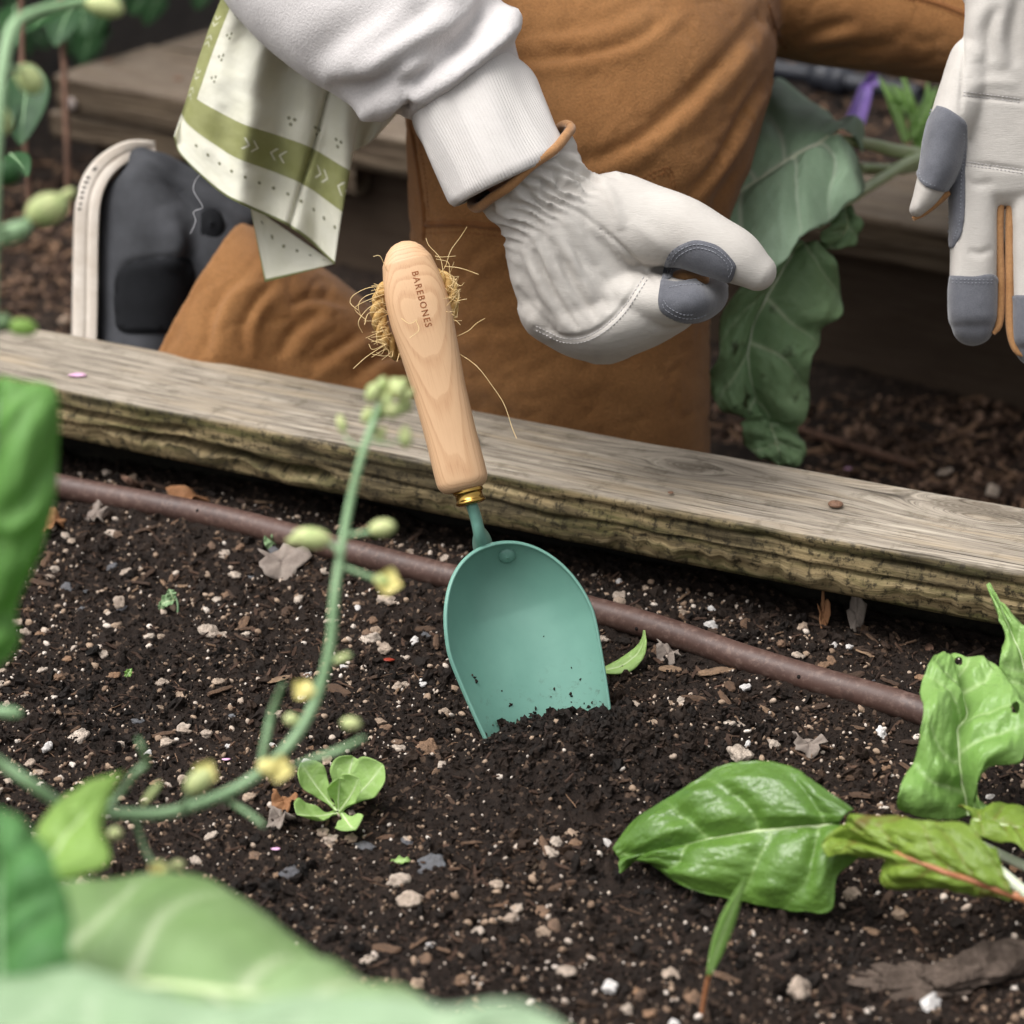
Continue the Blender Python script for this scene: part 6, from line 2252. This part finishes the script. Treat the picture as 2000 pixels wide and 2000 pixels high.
def petal(a, b, w, label, z=None, mat=None):
    p0 = (GS(a, b) if z is None else G(a, b, z)) + np.array([0, 0, .0012])
    d0 = float((p0 - CAM) @ FW)
    V, F = lump(1, int(a) % 17, .5, .2, 1.5)
    V = V * (w / 2 * d0 / FPX) * np.array([1, .7, .6])
    return tag(mk('petal', V + p0, F, mat or M_pink, origin=p0), label, 'petal')
petal(152, 736, 38, 'crumpled pink petal on the board at left', ZT)
petal(1656, 918, 14, 'pink petal on the path just behind the board', ZP + .01)
petal(442, 1487, 18, 'pink petal crumb on the soil at left centre')
petal(538, 1662, 18, 'pink and white petal crumb below the lettuce seedling')
petal(760, 1292, 26, 'small red berry skin on the soil left of the scoop', None, plain('red_skin', srgb(120, 40, 32), srgb(150, 60, 40), 300, .4, .1))

# --- flowering brassica in the left foreground
fbase = G(40, 2230, 0.0)
side_ref = {}
brass = thing('flowering_brassica', 'tall thin bolted brassica with yellow buds rising in the blurred left foreground', 'plant', tuple(fbase))
def stem(rows, rpx, parent=brass, name='stem', mat=M_stem):
    sc = .86 if parent is brass else (.92 if parent is side_ref.get('p') else 1.0)
    rows = [(a, b, c * sc) for a, b, c in rows]
    q = pts3(rows, 'd')
    r_ = np.interp(np.linspace(0, 1, len(q)), np.linspace(0, 1, len(rpx)), rpx) * (.78 if parent is brass else 1.0) * np.array([c for _, _, c in rows]) / FPX
    V, F = wtube(q, r_, 10, n=max(12, 8 * len(q)))
    return mk(name, V, F, mat, parent)
def bud(a, b, d, w, h, ang, mat=M_bud, name='bud'):
    d = d * .86
    s_ = d / FPX
    ax_ = img_dir(math.cos(ang), math.sin(ang))
    sx_ = img_dir(-math.sin(ang), math.cos(ang))
    V, F = ellipsoid(P(a, b, d), [sx_ * w / 2 * s_, FW * w / 2 * s_, ax_ * h / 2 * s_], 12, 9)
    tt_ = ((V - P(a, b, d)) @ ax_) / (h / 2 * s_)
    V = P(a, b, d) + (V - P(a, b, d)) * (1 - .22 * tt_)[:, None]
    return mk(name, V, F, mat, brass)
def flower(a, b, d, size, seed=0):
    d = d * .86
    size = size * .85
    c_ = P(a, b, d)
    s_ = size * d / FPX
    for q in range(4):
        an = q * np.pi / 2 + seed
        e_ = img_dir(math.cos(an), math.sin(an)) * s_ - FW * s_ * .35 + UP * s_ * .2
        oval(brass, c_, c_ + e_, s_ * 1.15, -FW + UP * .6, M_petal, 'petal', cup=.2, bend=-.1, nu=8, nv=7, rib=0, thick=0, seed=q)
sd1 = 1.01
stem([(20, 2150, .93), (80, 1850, .95), (130, 1640, .97), (170, 1585, .98), (240, 1590, .985), (340, 1585, .99), (470, 1535, 1.0), (560, 1460, 1.0), (615, 1370, sd1), (645, 1260, sd1), (655, 1150, sd1), (680, 1000, 1.02), (710, 880, 1.02), (742, 790, 1.03)], [17, 16, 14, 14, 12.5, 11, 9])
stem([(662, 1078, sd1), (645, 1062, sd1), (628, 1050, sd1)], [7, 6]); bud(600, 1050, sd1, 42, 78, math.pi + .1); bud(578, 1056, sd1, 18, 50, math.pi)
stem([(680, 1045, sd1), (715, 1040, sd1), (735, 1034, sd1)], [6, 6]); bud(752, 1030, sd1, 34, 54, -.15)
stem([(672, 1108, sd1), (705, 1120, sd1), (735, 1132, sd1)], [6, 6]); flower(758, 1140, sd1, 34, .3); bud(748, 1135, sd1, 22, 36, .3)
flower(592, 1350, sd1, 28, .7); bud(606, 1352, sd1, 28, 34, .2, M_petal); stem([(636, 1300, sd1), (622, 1330, sd1), (605, 1350, sd1)], [6, 5])
stem([(648, 1290, sd1), (665, 1288, sd1), (685, 1278, sd1)], [6, 6], mat=M_stem); bud(672, 1284, sd1, 16, 40, -.4)
stem([(505, 1510, 1.0), (520, 1440, 1.0), (532, 1390, 1.0), (552, 1335, .99)], [7, 9, 9, 5], name='seed_pod')
stem([(575, 1495, 1.0), (620, 1480, .99), (665, 1465, .99), (712, 1440, .98)], [4, 8, 9, 5], name='seed_pod')
bud(690, 1414, 1.0, 26, 40, .1); bud(574, 1408, 1.03, 26, 34, .4)
flower(545, 1505, .97, 34, .2); bud(528, 1500, .97, 34, 44, .2, M_petal)
bud(394, 1522, .98, 44, 66, -.7); flower(402, 1512, .98, 30, .5); stem([(350, 1583, .99), (368, 1560, .985), (380, 1540, .98)], [6, 5])
stem([(425, 1555, 1.0), (455, 1570, 1.0), (490, 1592, .99), (515, 1612, .98)], [5, 7, 7, 5], name='seed_pod')
stem([(205, 1580, .98), (235, 1550, .98), (262, 1512, .97), (285, 1490, .97), (278, 1462, .96), (268, 1440, .96)], [6, 8, 8, 4], name='seed_pod')
stem([(262, 1592, .985), (280, 1650, .99), (300, 1690, .99), (315, 1708, .99)], [6, 6]); bud(318, 1702, .99, 34, 44, .7); bud(350, 1690, 1.0, 20, 30, 0); flower(306, 1705, .98, 24, .9)
bud(300, 1545, 1.0, 14, 60, -.9); bud(228, 1628, 1.0, 26, 30, 0)
# flower head at the top of the stem
for q in range(16):
    a_ = rng.uniform(0, 6.28)
    r_ = 42 * rng.random() ** .6
    bud(758 + r_ * math.cos(a_), 772 + r_ * .8 * math.sin(a_), 1.03 + rng.uniform(-.01, .01), rng.uniform(18, 28), rng.uniform(28, 42), rng.uniform(-2.4, -.6))
for (a, b) in ((718, 808), (728, 835), (745, 845), (798, 770)):
    bud(a, b, 1.03, 20, 34, -1.2)
bud(668, 832, 1.03, 18, 38, 1.3); bud(792, 858, 1.03, 26, 44, 1.5)
stem([(712, 880, 1.02), (690, 868, 1.02), (672, 850, 1.03)], [3, 2.5]); stem([(722, 860, 1.02), (760, 866, 1.02), (786, 858, 1.03)], [3, 2.5])
# second stalk rising at the left edge
stem([(-60, 1450, .95), (0, 1490, .96), (60, 1530, .96), (130, 1580, .97)], [15, 14])
stem([(-20, 700, .93), (-14, 420, .94), (0, 180, .95), (22, 62, .96), (62, 28, .97), (130, 10, .98), (240, -8, .99)], [15, 16, 17, 14, 12])
bud(212, 14, .98, 42, 78, .25); flower(218, 18, .98, 20, .4)
stem([(0, 150, .95), (25, 134, .96), (45, 140, .97)], [9, 8]); bud(62, 160, .97, 50, 66, .9)
bud(2, 240, .96, 46, 60, 1.2)
stem([(-20, 450, .95), (25, 445, .96), (60, 425, .97)], [9, 8]); bud(100, 405, .97, 62, 86, -.35); bud(135, 378, .99, 22, 34, -.5)
bud(30, 452, .96, 40, 88, -.4, M_stem); bud(16, 338, 1.0, 50, 70, .1, M_shade)
bud(8, 630, .98, 40, 46, 0, M_collard2); bud(50, 640, .98, 34, 60, .1, M_lime)
bud(22, 1392, .98, 24, 60, .1, M_stem)

# --- big blurred leaves in the near foreground
fore = thing('foreground_brassica', 'large out-of-focus pale green leaves filling the bottom left corner', 'plant', tuple(G(-150, 2350, 0.0)))
leaf(fore, [(-120, 1880, .80), (60, 1900, .785), (250, 1922, .77), (450, 1940, .755), (700, 1985, .74), (960, 2060, .73)],
     [(-120, 1720, .87), (60, 1722, .875), (200, 1706, .875), (340, 1718, .87), (490, 1775, .85), (620, 1850, .82), (750, 1935, .78), (950, 2050, .735)],
     [(-120, 2080, .72), (60, 2120, .71), (300, 2160, .70), (600, 2160, .70), (850, 2120, .71), (960, 2070, .73)], M_fore, 'd', 90, 61, 6, .12, .004, .003, 2, .004, .0035, M_ribpale, seed=11, crumple=.0012, label='broad pale green leaf with a whitish midrib')
leaf(fore, [(-150, 2120, .68), (150, 2100, .67), (450, 2090, .66), (750, 2080, .66), (1000, 2060, .66), (1130, 2030, .66)],
     [(-150, 1905, .70), (120, 1902, .70), (330, 1935, .69), (560, 1962, .68), (780, 1950, .68), (960, 1955, .67), (1070, 1990, .67), (1130, 2025, .66)],
     [(-150, 2300, .62), (300, 2300, .62), (700, 2250, .62), (1000, 2150, .64), (1130, 2035, .66)], M_fore2, 'd', 70, 41, 6, .12, .003, .003, 3, .003, .003, M_ribpale, seed=12, crumple=.003, label='blue green leaf along the bottom edge')
leaf(fore, [(70, 1720, .86), (110, 1660, .87), (150, 1610, .88), (240, 1506, .90)], [(70, 1720, .86), (66, 1640, .88), (100, 1575, .89), (160, 1540, .9), (240, 1506, .90)],
     [(90, 1725, .86), (160, 1705, .86), (215, 1680, .865), (200, 1600, .88), (240, 1508, .90)], M_lime, 'd', 50, 31, 4, .1, .001, .001, 2, .002, .001, M_ribpale, seed=13, label='folded lime green leaf tip')
leaf(fore, [(0, 2000, .74), (0, 1850, .75), (0, 1720, .76), (-10, 1580, .77)], [(-140, 1980, .74), (-150, 1850, .75), (-130, 1700, .76), (-20, 1580, .77)],
     [(160, 1990, .73), (146, 1860, .74), (128, 1740, .75), (92, 1655, .76), (40, 1600, .77), (0, 1580, .77)], M_dark, 'd', 60, 41, 5, .12, .003, .003, 3, .004, .0015, M_stem, seed=14, label='deep green leaf at the lower left edge')
side = thing('left_edge_plant', 'bright green blurred leaf at the left edge in front of the board', 'plant', tuple(G(-260, 1900, 0.0)))
side_ref['p'] = side
leaf(side, [(-60, 1340, .87), (-40, 1180, .86), (-20, 1000, .85), (-10, 860, .85), (0, 738, .86)], [(-70, 1340, .87), (-150, 1150, .86), (-170, 950, .85), (-110, 800, .85), (-4, 738, .86)],
     [(-40, 1335, .87), (16, 1286, .87), (38, 1242, .87), (34, 1190, .87), (72, 1095, .865), (103, 990, .86), (114, 880, .86), (108, 772, .86), (52, 744, .86), (4, 737, .86)], M_bright, 'd', 80, 51, 6, .12, .004, .003, 3, .004, .002, M_stem, seed=15, label='bright green leaf')
stem([(-260, 1900, 1.0), (-180, 1600, .92), (-60, 1335, .87)], [14, 12], side, 'leaf_stalk')

# --- collard behind the board at right
kb = G(1990, 240, .03)
coll = thing('collard_plant', 'large grey-green collard leaves drooping over the far bed edge beside the knee', 'collard plant', tuple(kb))
leaf(coll, [(1618, 270, 1.60), (1560, 300, 1.575), (1500, 340, 1.56), (1430, 392, 1.55), (1350, 460, 1.545)],
     [(1685, 300, 1.64), (1678, 242, 1.68), (1640, 236, 1.69), (1612, 206, 1.70), (1568, 192, 1.70), (1520, 165, 1.70), (1470, 190, 1.68), (1400, 270, 1.63), (1350, 380, 1.56), (1330, 450, 1.545)],
     [(1690, 350, 1.60), (1680, 395, 1.57), (1640, 412, 1.555), (1612, 430, 1.54), (1572, 470, 1.52), (1532, 508, 1.51), (1470, 530, 1.51), (1400, 520, 1.52), (1360, 480, 1.545)],
     M_collard, 'd', 110, 71, 4, .26, .004, .004, 3, .006, .0032, M_ribwhite, seed=21, crumple=.0018, vw=.012, label='broad grey-green leaf with a thick pale midrib')
leaf(coll, [(1562, 474, 1.565), (1525, 530, 1.56), (1487, 594, 1.56), (1464, 660, 1.565), (1462, 720, 1.57), (1478, 780, 1.58), (1490, 815, 1.585)],
     [(1540, 470, 1.56), (1470, 520, 1.55), (1425, 585, 1.55), (1400, 685, 1.555), (1384, 745, 1.565), (1402, 790, 1.575), (1450, 815, 1.58), (1488, 818, 1.585)],
     [(1595, 470, 1.57), (1626, 518, 1.57), (1648, 572, 1.575), (1636, 612, 1.575), (1608, 636, 1.57), (1606, 672, 1.57), (1580, 698, 1.57), (1580, 745, 1.575), (1578, 792, 1.58), (1550, 830, 1.585), (1495, 820, 1.585)],
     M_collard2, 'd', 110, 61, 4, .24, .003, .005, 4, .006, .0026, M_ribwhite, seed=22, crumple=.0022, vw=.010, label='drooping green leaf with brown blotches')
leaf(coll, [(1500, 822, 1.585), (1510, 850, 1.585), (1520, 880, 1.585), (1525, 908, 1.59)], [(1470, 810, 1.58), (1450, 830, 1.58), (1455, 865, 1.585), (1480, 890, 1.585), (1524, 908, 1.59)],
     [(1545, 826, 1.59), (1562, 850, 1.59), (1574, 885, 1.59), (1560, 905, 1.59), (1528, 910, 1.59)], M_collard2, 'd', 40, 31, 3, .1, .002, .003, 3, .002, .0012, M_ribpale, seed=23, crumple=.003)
leaf(coll, [(1650, 405, 1.585), (1655, 440, 1.58), (1640, 465, 1.58), (1610, 485, 1.58)], [(1664, 408, 1.585), (1684, 445, 1.585), (1664, 478, 1.585), (1612, 488, 1.58)], [(1630, 412, 1.58), (1615, 445, 1.57), (1600, 468, 1.57), (1606, 484, 1.58)],
     M_collard2, 'd', 40, 31, 3, .1, .002, .002, 3, .002, .001, M_ribpale, seed=24)
for rows, r_ in (([(1612, 272, 1.60), (1690, 280, 1.66), (1760, 296, 1.72), (1850, 300, 1.82), (1990, 260, 1.98)], [9, 13, 14, 14]), ([(1600, 440, 1.565), (1660, 390, 1.60), (1720, 350, 1.66), (1790, 310, 1.74), (1900, 280, 1.9)], [8, 11, 12, 13]), ([(1680, 330, 1.72), (1760, 330, 1.76), (1850, 310, 1.85)], [11, 12])):
    stem(rows, r_, coll, 'leaf_stalk', M_ribpale)

# --- things on the far bed: black hose, ribbon, grassy shoots
hz = .045
hose = thing('black_hose', 'black hose with a fitting lying on the far bed soil behind the knee', 'hose', tuple(G(1600, 160, .03)))
V, F = wtube(np.array([G(1380, 122, hz), G(1480, 132, hz), G(1560, 143, hz), G(1640, 158, hz), G(1700, 168, hz), G(1800, 186, hz)]), .0085, 14, n=50)
M_black = plain('black_rubber', srgb(26, 28, 34), srgb(44, 46, 54), 40, .45, .2, 300, .0006, .4)
mk('tube', V, F, M_black, hose)
V, F = lathe(G(1590, 148, hz), G(1660, 162, hz) - G(1590, 148, hz), [(0, .009), (.001, .0135), (.012, .014), (.014, .0125), (.022, .0125), (.024, .014), (.036, .0135), (.037, .009)])
mk('coupling', V, F, M_black, hose)
rb = G(1668, 250, .03)
ribbon = thing('purple_ribbon', 'purple plastic ribbon tied to the black hose on the far bed', 'ribbon', tuple(rb))
M_purple = plain('purple_plastic', srgb(106, 80, 150), srgb(136, 108, 176), 60, .35, .2, 300, .0006, .4)
oval(ribbon, P(1690, 165, 1.98), P(1664, 250, 1.92), .016, -FW, M_purple, 'strip', prof=[(0, .3), (.3, .6), (1, .9)], rib=0, cup=.4)
oval(ribbon, P(1690, 165, 1.98), P(1718, 150, 1.98), .012, -FW, M_purple, 'strip', prof=[(0, .4), (.5, 1), (1, .3)], rib=0, cup=.4)
shoots = thing('grassy_shoots', 'bright green leek-like shoots on the far bed between knee and hanging glove', 'plant', tuple(G(1770, 290, .03)))
for (a0, b0, a1, b1, w) in ((1770, 280, 1715, 150, 22), (1790, 290, 1760, 140, 20), (1780, 270, 1830, 170, 24), (1740, 200, 1800, 240, 16), (1800, 300, 1812, 160, 20), (1770, 220, 1735, 165, 18)):
    oval(shoots, P(a0, b0, 1.86), P(a1, b1, 1.92), w * 1.9 / FPX, -FW + UP * .3, M_chard2, 'blade', prof=[(0, .6), (.4, 1), (1, .1)], rib=0, cup=.5, bend=.06)

# --- dark shrub at the back left, and a dense crown added to shade the corner
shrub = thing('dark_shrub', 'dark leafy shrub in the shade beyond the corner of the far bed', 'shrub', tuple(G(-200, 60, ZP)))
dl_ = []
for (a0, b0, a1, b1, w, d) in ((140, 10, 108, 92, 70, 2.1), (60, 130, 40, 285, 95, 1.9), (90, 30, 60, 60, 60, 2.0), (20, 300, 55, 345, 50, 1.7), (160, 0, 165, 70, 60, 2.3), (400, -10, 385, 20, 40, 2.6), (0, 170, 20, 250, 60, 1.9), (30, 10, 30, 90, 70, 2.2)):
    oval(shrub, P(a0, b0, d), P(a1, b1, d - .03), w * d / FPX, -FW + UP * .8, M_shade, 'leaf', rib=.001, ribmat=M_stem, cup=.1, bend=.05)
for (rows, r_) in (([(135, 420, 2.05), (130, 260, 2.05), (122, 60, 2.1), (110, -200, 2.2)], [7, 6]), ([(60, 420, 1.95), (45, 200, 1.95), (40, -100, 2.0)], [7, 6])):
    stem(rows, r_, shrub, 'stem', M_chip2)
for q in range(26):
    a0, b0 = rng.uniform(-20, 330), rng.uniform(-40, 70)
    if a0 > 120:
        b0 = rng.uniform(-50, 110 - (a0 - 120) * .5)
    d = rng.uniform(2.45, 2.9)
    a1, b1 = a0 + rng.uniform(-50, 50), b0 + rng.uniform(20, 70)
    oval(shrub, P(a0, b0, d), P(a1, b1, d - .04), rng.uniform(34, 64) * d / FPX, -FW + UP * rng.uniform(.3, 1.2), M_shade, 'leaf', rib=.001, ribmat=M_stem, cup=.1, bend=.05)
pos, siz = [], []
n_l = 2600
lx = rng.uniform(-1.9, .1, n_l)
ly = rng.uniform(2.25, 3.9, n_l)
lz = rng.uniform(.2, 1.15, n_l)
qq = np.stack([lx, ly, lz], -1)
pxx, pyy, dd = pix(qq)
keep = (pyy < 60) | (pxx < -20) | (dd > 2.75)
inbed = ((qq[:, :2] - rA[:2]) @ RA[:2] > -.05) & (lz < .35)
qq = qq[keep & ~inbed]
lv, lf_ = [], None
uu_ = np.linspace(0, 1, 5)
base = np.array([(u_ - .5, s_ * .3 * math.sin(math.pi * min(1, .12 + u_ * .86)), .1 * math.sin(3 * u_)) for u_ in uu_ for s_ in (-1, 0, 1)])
fol = scatter('added_shade_foliage', [(base, grid_faces(5, 3))], qq, rng.uniform(.07, .13, len(qq)), M_shade, .8, shrub)  # leaf mass added mostly out of view to block sky and darken the corner
